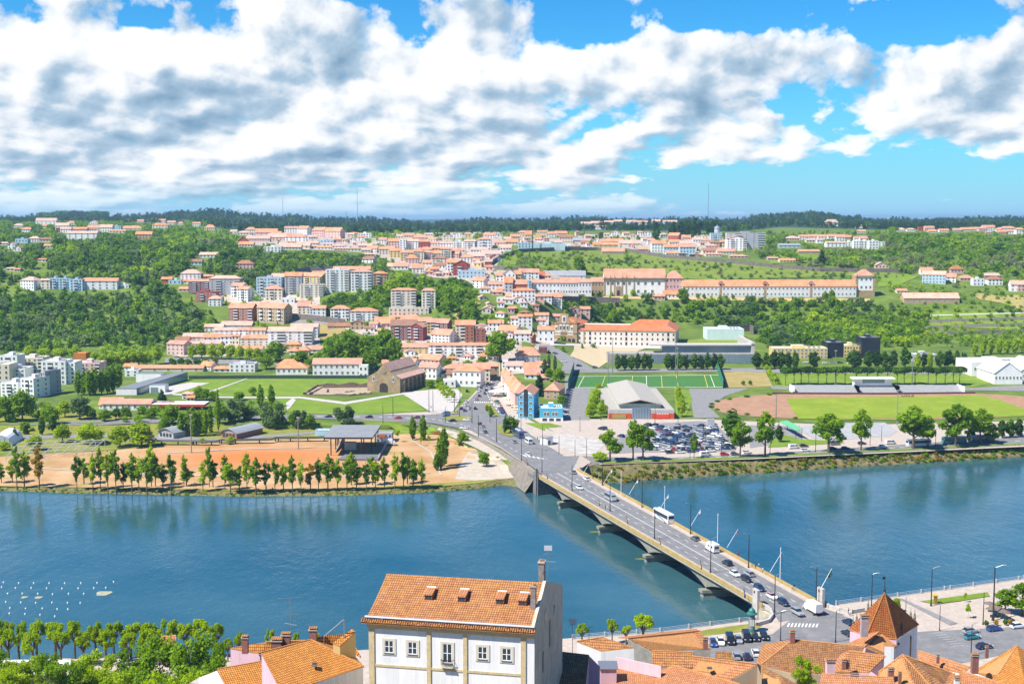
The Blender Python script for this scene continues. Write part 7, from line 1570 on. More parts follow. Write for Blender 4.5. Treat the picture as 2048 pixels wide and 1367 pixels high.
pos = [(612, 118), (640, 118), (662, 132), (678, 108), (697, 148), (735, 124), (716, 138), (738, 160), (757, 176), (783, 146), (805, 156), (852, 170), (800, 190), (826, 198), (858, 210), (655, 194), (682, 208), (705, 216), (640, 218), (668, 244), (692, 254), (740, 264), (762, 238), (802, 252), (738, 232), (596, 160), (612, 176), (876, 108), (906, 120), (888, 114), (965, 142), (987, 153), (1012, 128), (1072, 147), (1052, 168), (1010, 162), (1102, 188), (1147, 208), (1187, 218), (1227, 238), (1282, 248), (1250, 246), (882, 218), (907, 228), (934, 214), (905, 192), (1002, 220), (1062, 248), (1092, 247), (1035, 240), (962, 205), (695, 300), (742, 294), (785, 296), (828, 296), (866, 294), (908, 294), (945, 296), (988, 302), (1022, 292), (1066, 288), (1116, 290), (1152, 288), (1197, 284), (1237, 284), (1282, 280), (1090, 285), (560, 235), (540, 215), (345, 185), (180, 122), (200, 118)]
for i, (x, y) in enumerate(pos): car(1160 + x / 4.197, 830 + y / 4.197, (2.3 if y < 275 else 1.5) + rnd.uniform(-.06, .06), 'red' if (x, y) == (785, 296) else pc[(i * 5 + i // 4) % 13], 'estate' if i % 4 == 0 else 'car', reg=CP, full=False)
gc = random.Random(5); used = [(1160 + x / 4.197, 830 + y / 4.197) for x, y in pos]; nn_ = 0
for t in range(900):
    x, y = gc.uniform(1285, 1470), gc.uniform(851, 901)
    if nn_ < 34 and y > 851 + (x - 1300) * .02 and x < 1425 + (y - 850) * .9 and all(abs(x - a) > 11 or abs(y - b) > 4.2 for a, b in used): car(x, y, 2.3 + gc.uniform(-.06, .06), gc.choice(pc), gc.choice(('car', 'car', 'estate')), reg=CP, full=False); used.append((x, y)); nn_ += 1
AV = ('vehicles on the riverside avenue', 'from the bridge along the riverside avenue', False)
for x, y, c, k in ((1340, 907, 'black', 'car'), (1361, 906.5, 'white', 'car'), (1382, 905, 'blue', 'car'), (1411, 911.5, 'white', 'van'), (1422, 904, 'white', 'car'), (1449, 911, 'red', 'car'), (1470, 910.5, 'grey', 'car'), (1494, 907, 'white', 'car'), (1588, 897, 'white', 'van'), (1608, 894, 'black', 'car'), (1611, 903, 'white', 'car'), (1666, 899.5, 'black', 'car'), (1691, 899, 'navy', 'car'), (1670, 890, 'grey', 'van'), (1724, 889, 'black', 'car'), (1766, 895.5, 'white', 'car'), (1781, 888, 'white', 'van'), (2038, 870, 'grey', 'car')): car(x, y, A4, c, k, reg=AV)
car(1198, 917, A4 + math.pi, 'grey', 'van', label='grey van leaving the avenue toward the bridge corner')
for x, y, c, lab in ((1837, 893, 'white', 'white coach with green stripe under the embankment tree'), (1908, 887, 'teal', 'teal coach parked on the riverside avenue'), (1964, 884, 'blue', 'bright blue coach parked beyond the teal one')): car(x, y, A4, c, 'coach', label=lab)
for i, (x, y) in enumerate(((1612, 726), (1628, 729), (1650, 727), (1665, 727), (1680, 727), (1700, 728))): car(x, y, .1, ['white', 'grey', 'white', 'silver', 'navy', 'white'][i], reg=('cars before the institute', 'from the friary side before the institute', False), full=False)
for i, (x, y, c) in enumerate(((1128, 724, 'white'), (1158, 733, 'black'), (1190, 736, 'grey'), (1210, 737, 'silver'), (1110, 708, 'grey'), (352, 714, 'white'), (366, 724, 'grey'), (375, 724, 'silver'), (420, 726, 'black'), (306, 719, 'white'), (78, 812, 'silver'), (36, 855, 'silver'), (118, 780, 'white'))): car(x, y, .2, c, reg=('cars on the upper streets', 'from the picture edge among cars on far streets', False), full=False)
car(328, 816, .25, 'red', 'coach', label='dark red coach parked at the filling station')
o = car(780, 891, .1, 'white', 'truck', label='flatbed lorry parked on the sand beside the stage')
# near car park and street
NP = ('cars parked below the bridge end', 'from the orange roof in the parking row by the column', False)
a0 = hdg((600, 550), (560, 430)) if 0 else hdg((1450, 1290), (1440, 1262))
for x, y, c, k in ((250, 585, 'blue', 'car'), (332, 570, 'white', 'car'), (432, 560, 'black', 'van'), (522, 548, 'silver', 'car'), (608, 530, 'black', 'van'), (705, 528, 'black', 'car'), (800, 515, 'black', 'estate')): car(1380 + x / 5.389, 1180 + y / 5.389, a0 + math.pi, c, k, z=ZN + .1, reg=NP)
for x, y, c, lab in ((500, 725, 'silver', 'silver car nose-in behind the brown chimney roof'), (612, 730, 'navy', 'dark blue car between the silver and white parked cars'), (706, 690, 'white', 'white car parked nearest the brown hipped roof'), (1705, 358, 'navy', 'navy car waiting behind the pyramid-roof chimney'), (1695, 478, 'black', 'black car at the traffic island beside the pyramid roof')): car(1380 + x / 5.389, 1180 + y / 5.389, a0 if y > 600 else BA, c, z=ZN + .1, label=lab)
A5 = hdg((1860, 1285), (2048, 1262))
for x, y, c, lab in ((1610, 672, 'silver', 'silver car on the far lane before the cafe trees'), (1622, 722, 'teal', 'teal car beside the silver one at the crossing'), (1805, 655, 'blue', 'bright blue car parked at the kerb by the cafe'), (1998, 632, 'white', 'white car at the frame edge by the cafe'), (1722, 800, 'navy', 'dark blue car turning below the traffic lights')): car(1548 + x / 4.096, 1100 + y / 4.096, A5, c, z=ZN + .1, label=lab)
by = {}
for c in CARS: by.setdefault(c[4], []).append(c)
for rg, L in by.items():
    L.sort(key=lambda c: (-c[2] if rg[2] else c[1]) if rg in (RA, PS) else c[1] if rg is not PO else c[2])
    for i, c in enumerate(L): c[0]['label'] = f"{c[3]} {c[5].replace('_', ' ')}, {ordw(i + 1)} {rg[1]}"
# ================================================================ lamps, flags, people, buoys
LAMPM = {}
def lampmesh(arm):
    if arm in LAMPM: return LAMPM[arm]
    a, b, c = MB(), MB(), MB(); a.cyl((0, 0, 0), (0, 0, 10), .17, .10, M_dark, 8); a.cyl((0, 0, 0), (0, 0, .6), .28, .24, M_dark, 8)
    b.cyl((0, 0, 9.9), (arm, 0, 10.5), .07, .06, M_steel, 6); c.box(arm, arm + .6, -.1, .1, 10.42, 10.54, M_conc)
    LAMPM[arm] = (a.mesh('pole'), b.mesh('arm'), c.mesh('lamp_head')); return LAMPM[arm]
def lamp(P, h=10.5, arm=1.4, rz=0, label='', group=None):
    o = thing('street_lamp', label, 'street lamp', P, rz, group); s = h / 10.5
    for n_, m_ in zip(('pole', 'arm', 'lamp_head'), lampmesh(arm)): obj(n_, m_, o, scale=(s, s, s))
    return o
ba = BANG + math.pi / 2
LB = [(1043, 921, 0), (1084, 944, 0), (1144, 980, 0), (1220, 1021, 0), (1309, 1076, 0), (1421, 1144, 0), (1549, 1224, 0)]
for i, (x, y, q) in enumerate(LB): lamp(WZ(x, y, DZ + .2), label=f'dark street lamp on the near footway, {ordw(i + 1)} from the far bridge end', rz=ba, group='lamps along the bridge')
for i, (x, y) in enumerate(((1205, 970), (1284, 1014), (1381, 1067), (1497, 1134), (1632, 1207))): lamp(WZ(x, y, DZ + .2), label=f'dark street lamp on the river-side footway, {ordw(i + 1)} from the far bridge end', rz=ba + math.pi, group='lamps along the bridge')
for x, y, h, lab in ((1743, 1212, 9.5, 'thin street lamp behind the pyramid roof on the quay'), (1862, 1211, 11, 'tall street lamp at the promenade lawn with the yellow bin'), (1986, 1240, 15, 'very tall street lamp in front of the cafe trees'), (1561, 1281, 8, 'dark pole beside the striped crossing below the bridge'), (1671, 1284, 8.5, 'dark pole on the junction in front of the pyramid roof'), (1811, 1236, 6, 'short dark pole beside the pyramid roof finials'), (1879, 1260, 7, 'slim lamp with curved arm over the promenade crossing'), (1942, 1310, 8, 'dark traffic pole in front of the teal car'), (1966, 1248, 9, 'thin pale lamp standing before the cafe tables')): lamp(WZ(x, y, ZN), h, label=lab, rz=rnd.uniform(-.4, .4))
JN = [(858, 824, 13, 0), (866, 822, 12, 0), (891, 846, 9, 0), (909, 822, 12, 0), (919, 834, 10, 0), (944, 846, 11, 0), (957, 872, 11, 0), (993, 884, 12, 0), (1042, 860, 9, 0), (1085, 890, 10, 0), (1118, 908, 9, 0), (1150, 912, 8, 0), (1173, 914, 9, 0), (1160, 862, 8, 0), (1202, 840, 9, 0), (1310, 846, 9, 0), (1356, 848, 9, 0), (1411, 884, 9, 0), (1443, 905, 9, 0), (1380, 918, 8, 0), (1540, 907, 9, 0), (1631, 904, 10, 0), (1740, 890, 9, 0), (1763, 882, 8, 0), (1871, 893, 9, 0), (786, 832, 11, 0), (766, 845, 10, 0), (920, 806, 10, 0), (1052, 838, 9, 0), (980, 846, 9, 0)]
for i, (x, y, h, q) in enumerate(sorted(JN)): lamp(G(x, y), h, label=f'slim grey street lamp, {ordw(i + 1)} from the ruin along the far streets', rz=rnd.uniform(0, 6), group='lamps of the far avenue')
for x, y, h, lab in ((1225, 748, 24, 'tall floodlight mast behind the pitch by the dark trees'), (1351, 748, 30, 'tallest floodlight mast behind the pitch'), (1216, 776, 22, 'floodlight mast at the pitch front beside the hall trees'), (1354, 776, 25, 'floodlight mast at the pitch front by the hall roof'), (1670, 770, 22, 'floodlight mast among the stone pines'), (1824, 770, 24, 'floodlight mast behind the grandstand centre'), (1794, 850, 18, 'floodlight mast at the near side of the stadium'), (1552, 835, 12, 'thin mast by the goal end of the stadium'), (383, 906, 18, 'lone tall mast on the sandy field near the park trees'), (597, 898, 15, 'tall mast standing on the orange sand')):
    o = thing('floodlight_mast', lab, 'floodlight mast', G(x, y)); mb = MB(); mb.cyl((0, 0, 0), (0, 0, h), .3, .16, M_steel, 8); obj('pole', mb.mesh('pole'), o); mb = MB(); mb.box(-.8, .8, -.15, .15, h - .2, h + .4, M_conc); obj('lamp_head', mb.mesh('lamp_head'), o)
# flag poles on the bridge
FC = {'white': plain('white flag', (.7, .68, .66)), 'red': plain('red flag', (.45, .08, .06)), 'blue': plain('blue flag', (.02, .05, .28)), 'green': plain('green flag', (.03, .22, .08)), 'brown': plain('brown banner', (.34, .16, .07))}
def flag(P, tip, cols, lab, pole=M_white, fw=1.6, nm='flagpole'):
    o = thing(nm, lab, 'flag', P); mb = MB(); t = Vector(tip); mb.cyl((0, 0, 0), t, .07, .05, pole, 6); obj('pole', mb.mesh('pole'), o); mb = MB(); ax = t.normalized()
    for i, c in enumerate(cols):
        a0_, a1 = i / len(cols), (i + 1) / len(cols); n = 4; prev = None
        for j in range(n + 1):
            u = lerp(a0_, a1, j / n); q = t - ax * (u * 2.4); w = Vector((.25 * math.sin(u * 7), .18 * math.cos(u * 9), -fw * (.8 + .2 * math.sin(u * 5)))); cur = (q, q + w)
            if prev: mb.slab([prev[0], cur[0], cur[1], prev[1]], .03, FC[c], down=(0, 1, 0))
            prev = cur
    obj('flag', mb.mesh('flag'), o)
sd = (AR - AL).normalized(); fwd = -bdir
TIP = sd * .2 + Vector((3.4, 1.0, 5.6))
for i, (x, y, cs) in enumerate(((1164, 950, ['red']), (1207, 966, ['white', 'red']), (1258, 988, ['white', 'red']), (1318, 1020, ['white', 'red']), (1381, 1052, ['white', 'red']), (1454, 1094, ['red', 'blue']), (1540, 1143, ['red', 'blue']))): flag(WZ(x, y, DZ + 1), TIP, cs, f'tilted white flagpole with small furled flag, {ordw(i + 1)} from the far end', fw=.7)
flag(WZ(1646, 1183, DZ + 4.6) if 0 else bp_(.992, 1.04, DZ + 4.6), Vector((3.4, 2.5, 4.6)), ['green', 'red'], 'tilted flagpole with the green and red flag on the end pylon', fw=1.6)
for i, (x, y) in enumerate(((1242, 990), (1329, 1023), (1435, 1083), (1560, 1157))):
    o = thing('white_mast', f'thin upright white mast on the bridge parapet, {ordw(i + 1)} from the far end', 'mast', WZ(x, y, DZ + .9)); mb = MB(); mb.cyl((0, 0, 0), (0, 0, 9), .10, .07, M_white, 6); obj('pole', mb.mesh('pole'), o); mb = MB(); mb.lathe([(.02, 9), (.16, 9.1), (.02, 9.25)], M_white, 8); obj('finial', mb.mesh('finial'), o)
for i, (x, y, c) in enumerate(((1056, 928, 'brown'), (1096, 956, 'brown'), (1145, 980, 'brown'), (1200, 1009, 'brown'), (1256, 1045, 'brown'), (1322, 1088, 'brown'), (1404, 1136, 'brown'), (1491, 1192, 'blue'))): flag(WZ(x, y, DZ + 1), Vector((-.6, -.5, 2.6)), [c], f'small {c} banner on the near parapet, {ordw(i + 1)} from the far end', pole=M_dark, fw=1.5, nm='banner')
# people
def person_mesh(v):
    me = bpy.data.meshes.new('person'); s = (-1 if v else 1)
    V = [(0, 0, .95), (0, 0, 1.2), (0, .01, 1.42), (0, 0, 1.52), (0, 0, 1.64), (0, 0, 1.76), (-.10, 0, .9), (-.11, -.12 * s, .5), (-.11, -.22 * s, .07), (-.11, -.34 * s, .04), (.10, 0, .9), (.11, .14 * s, .5), (.11, .14 * s, .08), (.11, .02 * s, .04), (-.2, 0, 1.4), (-.25, .08 * s, 1.14), (-.26, -.04 * s, .9), (.2, 0, 1.4), (.25, -.06 * s, 1.14), (.26, -.2 * s, .92), (-.26, -.08 * s, .82), (.26, -.25 * s, .84)]
    E = [(0, 1), (1, 2), (2, 3), (3, 4), (4, 5), (0, 6), (6, 7), (7, 8), (8, 9), (0, 10), (10, 11), (11, 12), (12, 13), (2, 14), (14, 15), (15, 16), (2, 17), (17, 18), (18, 19), (16, 20), (19, 21)]
    RR = [.15, .14, .15, .06, .10, .07, .10, .065, .045, .04, .10, .065, .045, .04, .065, .045, .035, .065, .045, .035, .03, .03]
    me.from_pydata(V, E, []); t = bpy.data.objects.new('tmp', me); COL.objects.link(t); t.modifiers.new('s', 'SKIN'); t.modifiers.new('u', 'SUBSURF').levels = 1
    for i, r in enumerate(RR): me.skin_vertices[0].data[i].radius = (r, r)
    me.skin_vertices[0].data[0].use_root = True
    dg = bpy.context.evaluated_depsgraph_get(); r = bpy.data.meshes.new_from_object(t.evaluated_get(dg)); bpy.data.objects.remove(t); return r
SKIN = plain('skin', (.5, .3, .2), .6); HAIR = plain('dark hair', (.03, .02, .015), .7)
PM = []
for i, (sh, tr, sn, tn) in enumerate((((.05, .05, .06), (.03, .035, .06), 'black top', 'dark trousers'), ((.6, .58, .55), (.06, .08, .15), 'white top', 'blue trousers'), ((.35, .08, .07), (.04, .04, .045), 'red top', 'black trousers'))):
    me = person_mesh(i % 2); 
    for m_ in (plain('shirt ' + sn, sh, .8), plain('trousers ' + tn, tr, .8), SKIN): me.materials.append(m_)
    for p_ in me.polygons:
        z = p_.center.z; x = abs(p_.center.x); p_.material_index = 2 if z > 1.5 or (x > .2 and z < 1.1 and z > .7) else 1 if z < .95 else 0
    PM.append((me, sn, tn))
mb = MB(); mb.lathe([(.02, .13), (.085, .10), (.112, .03), (.10, -.04)], HAIR, 10); HM = mb.mesh('hair')
def person(P, k, rz, lab, grp=None):
    o = tag(obj('person', PM[k][0], loc=P, rz=rz), lab, 'person', grp); h = obj('hair', HM, o, (0, .01, 1.70)); return o
for i, (x, y, k) in enumerate(((1186, 958, 0), (1203, 967, 1), (1206, 969, 0), (1244, 984, 2), (1475, 1112, 2), (1478, 1113, 0), (1511, 1137, 0), (1518, 1136, 1), (1526, 1145, 1), (1585, 1181, 1), (1588, 1178, 0), (1211, 1018, 2))): person(WZ(x, y, DZ + .18), k, BANG + math.pi / 2 + (0 if i % 2 else math.pi), f'person in {PM[k][1]} and {PM[k][2]} walking the bridge, {ordw(i + 1)} from the far end' if i < 11 else 'person in red top walking the near footway of the bridge', 'people on the bridge')
for i, (x, y, k) in enumerate(((1697, 1228, 0), (1700, 1231, 1))): person(WZ(x, y, ZN), k, 1 + i, f'person in {PM[k][1]} standing by the curved quay wall')
for i in range(22):
    t = i * .7; person(G(1803 + 1.15 * i + rnd.uniform(-1, 1), 793 + (i % 3) * .7), i % 3, t, f'{ordw(i + 1)} player from the grandstand centre in the group on the track', 'players gathered on the track')
for i, (x, y, k) in enumerate(((388, 973, 0), (533, 980, 1), (545, 982, 0), (1075, 880, 0), (1080, 882, 2), (1092, 902, 1), (985, 803, 2), (862, 817, 0), (1147, 718, 0), (1158, 720, 1))): person(G(x, y), k, i * 1.3, f'small figure in {PM[k][1]}, {ordw(i + 1)} from the sand field outward', 'people about the far bank')
mb = MB(); mb.lathe([(.02, -.25), (.20, -.1), (.25, .05), (.20, .18), (.15, .32), (.02, .36)], M_white, 12); BUOY = mb.mesh('float'); mb = MB(); mb.lathe([(.05, .34), (.04, .5), (.02, .55)], M_steel, 6); BUOT = mb.mesh('ring')
bp2 = [(30, 262), (155, 268), (277, 268), (404, 269), (531, 269), (664, 268), (797, 266), (932, 258), (14, 300), (128, 308), (257, 308), (383, 310), (509, 312), (642, 311), (770, 308), (868, 306), (64, 354), (184, 353), (311, 355), (432, 359), (563, 355), (687, 355), (48, 422), (172, 426), (294, 430), (427, 427), (554, 429), (659, 430), (83, 472), (211, 476), (348, 476), (470, 481), (557, 482), (78, 516), (206, 521), (330, 528), (450, 540)]
for i, (x, y) in enumerate(bp2):
    o = thing('buoy', f'white buoy, {ordw(i + 1)} counted row by row from the far water edge', 'buoy', WZ(x / 4.096, 1100 + y / 4.096, 0), group='buoys on the river'); obj('float', BUOY, o); obj('ring', BUOT, o)
FM = speck('floating reed mat', (.36, .35, .24), .3, .8)
for i, (x, y, w, lab) in enumerate(((848, 352, 60, 'large pale floating weed mat among the buoys'), (200, 384, 25, 'small floating weed mat with dark birds near the buoys'), (315, 386, 30, 'narrow floating weed raft among the buoys'))):
    p0 = WZ(x / 4.096, 1100 + y / 4.096, .05); o = tag(obj('weed_mat', None, loc=p0), lab, 'weed mat'); mb = MB(); k = p0.y / F / 4.096; mb.slab([(w * k * math.cos(t) * (1 + .2 * math.sin(3 * t)), w * .45 * k * 3 * math.sin(t) * (1 + .3 * math.cos(2 * t)), .06) for t in [q * .42 for q in range(15)]], .1, FM); obj('mat', mb.mesh('mat'), o)
for i, (x, y) in enumerate(((1191, 1063), (1285, 1117))):
    p0 = WZ(x, y, .05); o = tag(obj('weed_mat', None, loc=p0), f'yellow-green weed patch floating by the {ordw(i * 1 + 2)} river pier from the far bank', 'weed mat'); mb = MB(); mb.slab([(2.2 * math.cos(t) * (1 + .3 * math.sin(3 * t)), .8 * math.sin(t), .05) for t in [q * .42 for q in range(15)]], .08, plain('green weed', (.15, .17, .02), .8)); obj('mat', mb.mesh('mat'), o)
print('objs', len(bpy.data.objects))
# ================================================================ roofs and houses of the near bank
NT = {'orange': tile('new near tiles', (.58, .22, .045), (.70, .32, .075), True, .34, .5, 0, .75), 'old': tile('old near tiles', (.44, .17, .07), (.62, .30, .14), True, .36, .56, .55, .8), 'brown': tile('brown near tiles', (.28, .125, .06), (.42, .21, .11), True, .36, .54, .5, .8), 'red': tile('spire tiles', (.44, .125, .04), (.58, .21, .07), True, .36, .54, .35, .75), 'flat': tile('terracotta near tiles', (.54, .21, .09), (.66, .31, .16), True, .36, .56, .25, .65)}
NW_ = {'white': plaster('near white', (.80, .79, .79), .45), 'pink': plaster('near pink', (.70, .46, .52), .4), 'tan': plaster('near tan', (.42, .33, .22)), 'grey': speck('mottled old render', (.46, .44, .38), .2, .35), 'ochre': plaster('near ochre', (.55, .40, .17))}
BRK = speck('chimney brick', (.30, .13, .10), .3, 2.5); RID = speck('ridge tiles', (.50, .24, .09), .3, 3)
def ridge_caps(mb, a, b, IV):
    a, b = a + IV, b + IV; n = max(2, int((b - a).length / .45)); d = (b - a) / n
    for i in range(n): mb.cyl(a + d * i + Vector((0, 0, .02)), a + d * (i + 1.04) + Vector((0, 0, .02)), .15, .12, RID, 7)
def chimney(o, IV, px, py, z, w, h, cap=True, mat=None):
    """chimney whose top centre shows at px, py"""
    w *= .64; h *= .85; p = WZ(px, py, z) + IV; mb = MB(); m_ = mat or BRK; mb.box(p.x - w / 2, p.x + w / 2, p.y - w * .4, p.y + w * .4, p.z - h, p.z - .25, m_); mb.box(p.x - w * .62, p.x + w * .62, p.y - w * .5, p.y + w * .5, p.z - .25, p.z - .1, M_conc)
    for s in (-1, 1): mb.box(p.x + s * w * .3 - .06, p.x + s * w * .3 + .06, p.y - w * .3, p.y + w * .3, p.z - .1, p.z + .1, m_)
    mb.box(p.x - w * .6, p.x + w * .6, p.y - w * .45, p.y + w * .45, p.z + .1, p.z + .2, NT['old']); obj('chimney', mb.mesh('chimney', uv=True), o)
def fg(label, planes, walls, ridges=(), chim=(), th=.22, name='tiled_house', zb=4, skylights=()):
    """planes: (tile, [(px, py, z) ...]); walls: (plaster, [(px, py, z) ...]) top edges dropped straight down"""
    P = WZ(*planes[0][1][0]); o = thing(name, label, 'house', P); IV = -P; mb = MB()
    for mk, pts in planes: mb.slab([WZ(*p) + IV for p in pts], th, NT[mk], side=RID)
    obj('roof', mb.mesh('roof', uv=True), o)
    mb = MB()
    for mk, pts in walls:
        q = [WZ(*p) + IV for p in pts]
        for a, b in zip(q, q[1:]):
            dn = IV.z + zb; dp = Vector((0, 0, -th * .8)); mb.poly([Vector((a.x, a.y, dn)), Vector((b.x, b.y, dn)), b + dp, a + dp], NW_[mk])
    obj('walls', mb.mesh('walls'), o)
    if ridges:
        mb = MB()
        for a, b in ridges: ridge_caps(mb, WZ(*a), WZ(*b), IV)
        obj('ridge', mb.mesh('ridge'), o)
    for c in chim: chimney(o, IV, *c)
    for (px, py, z, w, h) in skylights:
        p = WZ(px, py, z) + IV; mb = MB(); mb.box(p.x - w / 2, p.x + w / 2, p.y - h / 2, p.y + h / 2, p.z - .1, p.z + .16, M_steel); mb.box(p.x - w * .4, p.x + w * .4, p.y - h * .4, p.y + h * .4, p.z + .16, p.z + .2, M_glass); obj('skylight', mb.mesh('skylight'), o)
    return o, IV
# ---- big white house
a = R(11); Cn = W(1069, 1252, 176); big = thing('white_house', 'big white house with tan pilasters, four dormers and a long lichened roof', 'house', Cn, -a)
LWd, ZB_ = 25.0, -26
rise = 3.6; DPT = 10.0; DP2 = 27
WH = NW_['white']; TN = speck('tan pilaster stone', (.60, .47, .27), .15, 1.2); SDW = speck('weathered side render', (.50, .41, .30), col2=(.74, .63, .50), scale=.3, detail=7)
mb = MB(); mb.box(-LWd, 0, 0, .5, ZB_, -.62, WH); mb.box(-LWd, -LWd + .4, .5, DP2, ZB_, -2.3, SDW); obj('front_wall', mb.mesh('front_wall'), big)
mb = MB(); pr = [(.05, ZB_), (DP2, ZB_), (DP2, -1.7), (DPT + .4, rise + .2), (DPT, rise + .25), (.05, .1)]
for x in (0, -.45): mb.poly([(x, y, z) for y, z in (pr if x == 0 else pr[::-1])], SDW)
for i in range(len(pr)): j = (i + 1) % len(pr); mb.poly([(0, *pr[i]), (-.45, *pr[i]), (-.45, *pr[j]), (0, *pr[j])], SDW)
sw = obj('side_wall', mb.mesh('side_wall'), big)
for y, z, ww, hh, arch in ((9.5, -1.5, .9, 2.2, 0), (13.5, -5.5, 1.2, 4.2, 1), (7.2, -7.8, 1.2, 3.2, 1), (18, -3.2, .8, 1.7, 0)):
    lowbox('window', big, -.04, .09, y - ww / 2, y + ww / 2, z - hh / 2, z + hh / 2, plain('boarded opening', (.22, .17, .13)) if arch else M_glass); lowbox('window_surround', big, -.04, .03, y - ww / 2 - .2, y + ww / 2 + .2, z - hh / 2 - .2, z + hh / 2 + .25, plain('pale surround', (.58, .55, .48)))
mb = MB(); n = 10
def sag(u): return .22 * (1 - (2 * u - 1) ** 2)
for i in range(n):
    u0, u1 = i / n, (i + 1) / n; q = [(-LWd - .2, lerp(.1, DPT, u0), lerp(.12, rise, u0) - sag(u0)), (-.45, lerp(.1, DPT, u0), lerp(.12, rise, u0) - sag(u0)), (-.45, lerp(.1, DPT, u1), lerp(.12, rise, u1) - sag(u1)), (-LWd - .2, lerp(.1, DPT, u1), lerp(.12, rise, u1) - sag(u1))]; mb.slab(q, .2, NT['old'])
mb.slab([(-LWd - .2, DPT, rise), (-.45, DPT, rise), (-.45, DP2, -1.9), (-LWd - .2, DP2, -1.9)], .2, NT['old']); obj('roof', mb.mesh('roof', uv=True), big)
mb = MB(); mb.box(-LWd - .5, .05, -.35, .12, -.15, .10, plain('gutter lead', (.30, .29, .36), .5)); mb.box(-LWd - .5, .05, -.45, -.35, -.02, .16, M_white); obj('gutter', mb.mesh('gutter'), big)
mb = MB()
for i in range(76):
    x = -LWd - .9 + (LWd + 1.0) * i / 75; mb.cyl((x, -.9, -.72), (x, -.1, -.30), .15, .13, NT['old'], 7)
mb.slab([(-LWd - 1, -.85, -.80), (.1, -.85, -.80), (.1, 0, -.36), (-LWd - 1, 0, -.36)], .1, NT['old']); obj('eaves', mb.mesh('eaves', uv=True), big)
mb = MB(); mb.box(-LWd - .15, .1, -.55, -.01, -1.35, -.85, TN); mb.box(-LWd - .1, .06, -.3, -.01, -1.7, -1.35, TN); obj('cornice', mb.mesh('cornice'), big)
for x0, x1 in ((-LWd, -LWd + .85), (-LWd + 8.9, -LWd + 9.5), (-LWd + 14.4, -LWd + 15), (-LWd + 23.0, -LWd + 23.75)): lowbox('pilaster', big, x0, x1, -.16, 0, ZB_, -1.7, TN)
lowbox('string_course', big, -LWd + .85, -1.3, -.10, 0, -7.55, -7.2, TN)
SUR = plain('window surround stone', (.62, .56, .46), .8)
def sash(x, zt, w, h, fw, fh, door=False):
    o = thing('window', None, None); o.parent = big; o.location = (x, 0, zt); o.name = 'window'
    mb = MB()
    for q in ((-fw / 2, -w / 2, -fh, 0), (w / 2, fw / 2, -fh, 0), (-w / 2, w / 2, -(fh - h) / 2, 0), (-w / 2, w / 2, -fh, -fh + (fh - h) / 2)): mb.box(q[0], q[1], -.10, 0, q[2], q[3], SUR)
    obj('surround', mb.mesh('surround'), o); t = -(fh - h) / 2; b = -fh + (fh - h) / 2
    mb = MB(); mb.box(-w / 2, w / 2, .0, .02, b, t, M_glass); obj('pane', mb.mesh('pane'), o).location = (0, -.03, 0)
    mb = MB()
    for x0, x1, z0, z1 in ((-w / 2, w / 2, b, b + .09), (-w / 2, w / 2, t - .09, t), (-w / 2, -w / 2 + .09, b + .09, t - .09), (w / 2 - .09, w / 2, b + .09, t - .09), (-.07, .07, b + .09, t - .09), (-w / 2 + .09, -.07, lerp(b, t, .5) - .04, lerp(b, t, .5) + .04), (.07, w / 2 - .09, lerp(b, t, .5) - .04, lerp(b, t, .5) + .04)): mb.box(x0, x1, -.07, -.03, z0, z1, M_white)
    obj('frame', mb.mesh('frame'), o)
    mb = MB(); mb.box(-w / 2 - .1, w / 2 + .1, -.2, -.1, b - .1, b, plain('slate sill', (.12, .14, .20), .6)); obj('sill', mb.mesh('sill'), o)
for x, zt in ((3.1, -3.15), (6.7, -3.15), (17.3, -3.15), (20.9, -3.15)): sash(-LWd + x, zt, 1.35, 1.85, 2.1, 2.55)
sash(-LWd + 12.0, -3.1, 1.4, 2.9, 2.1, 3.5)
ro = MB()
for i in range(16): x = -LWd + 11.15 + i * .113; ro.box(x, x + .03, -.62, -.59, -6.75, -5.75, M_dark)
ro.box(-LWd + 11.1, -LWd + 12.9, -.63, -.58, -5.78, -5.7, M_dark); ro.box(-LWd + 11.05, -LWd + 12.95, -.65, 0, -6.9, -6.75, SUR)
for s in (11.1, 12.87): ro.box(-LWd + s, -LWd + s + .03, -.6, 0, -5.78, -5.7, M_dark)
obj('balcony', ro.mesh('balcony'), big)
for x in (7.9, 13.05, 18.9, 22.3):
    x -= LWd; y = 4.6; z = lerp(.12, rise, y / DPT) - .15; d = thing('dormer', None, None); d.parent = big; d.location = (x, y, z)
    mb = MB(); mb.box(-.62, .62, -.05, 2.2, -.3, .85, NT['flat']); obj('body', mb.mesh('body', uv=True), d); mb = MB(); mb.slab([(-.7, -.2, .84), (.7, -.2, .84), (.7, 2.2, 1.28), (-.7, 2.2, 1.28)], .12, NT['flat']); mb.box(-.72, .72, 2.1, 2.4, 1.2, 1.36, M_white); obj('roof', mb.mesh('roof', uv=True), d)
    mb = MB(); mb.box(-.5, -.04, -.09, -.05, .1, .68, M_glass); mb.box(.04, .5, -.09, -.05, .1, .68, M_glass); obj('window', mb.mesh('window'), d)
for nm, x, y, w_, d_, z0, z1 in (('chimney', -.9, 4.2, .75, .9, .6, 4.6), ('chimney', -.75, DPT + .8, .85, 1.4, rise - .5, rise + 2.9)):
    mb = MB(); mb.box(x - w_ / 2, x + w_ / 2, y - d_ / 2, y + d_ / 2, z0, z1, speck('sooty render', (.25, .22, .20), .3, .8)); mb.box(x - w_ * .62, x + w_ * .62, y - d_ * .6, y + d_ * .6, z1, z1 + .2, M_conc); mb.lathe([(w_ * .55, 0), (w_ * .4, .25), (.02, .36)], NT['old'], 10, (x, y, z1 + .2)); obj(nm, mb.mesh(nm, uv=True), big)
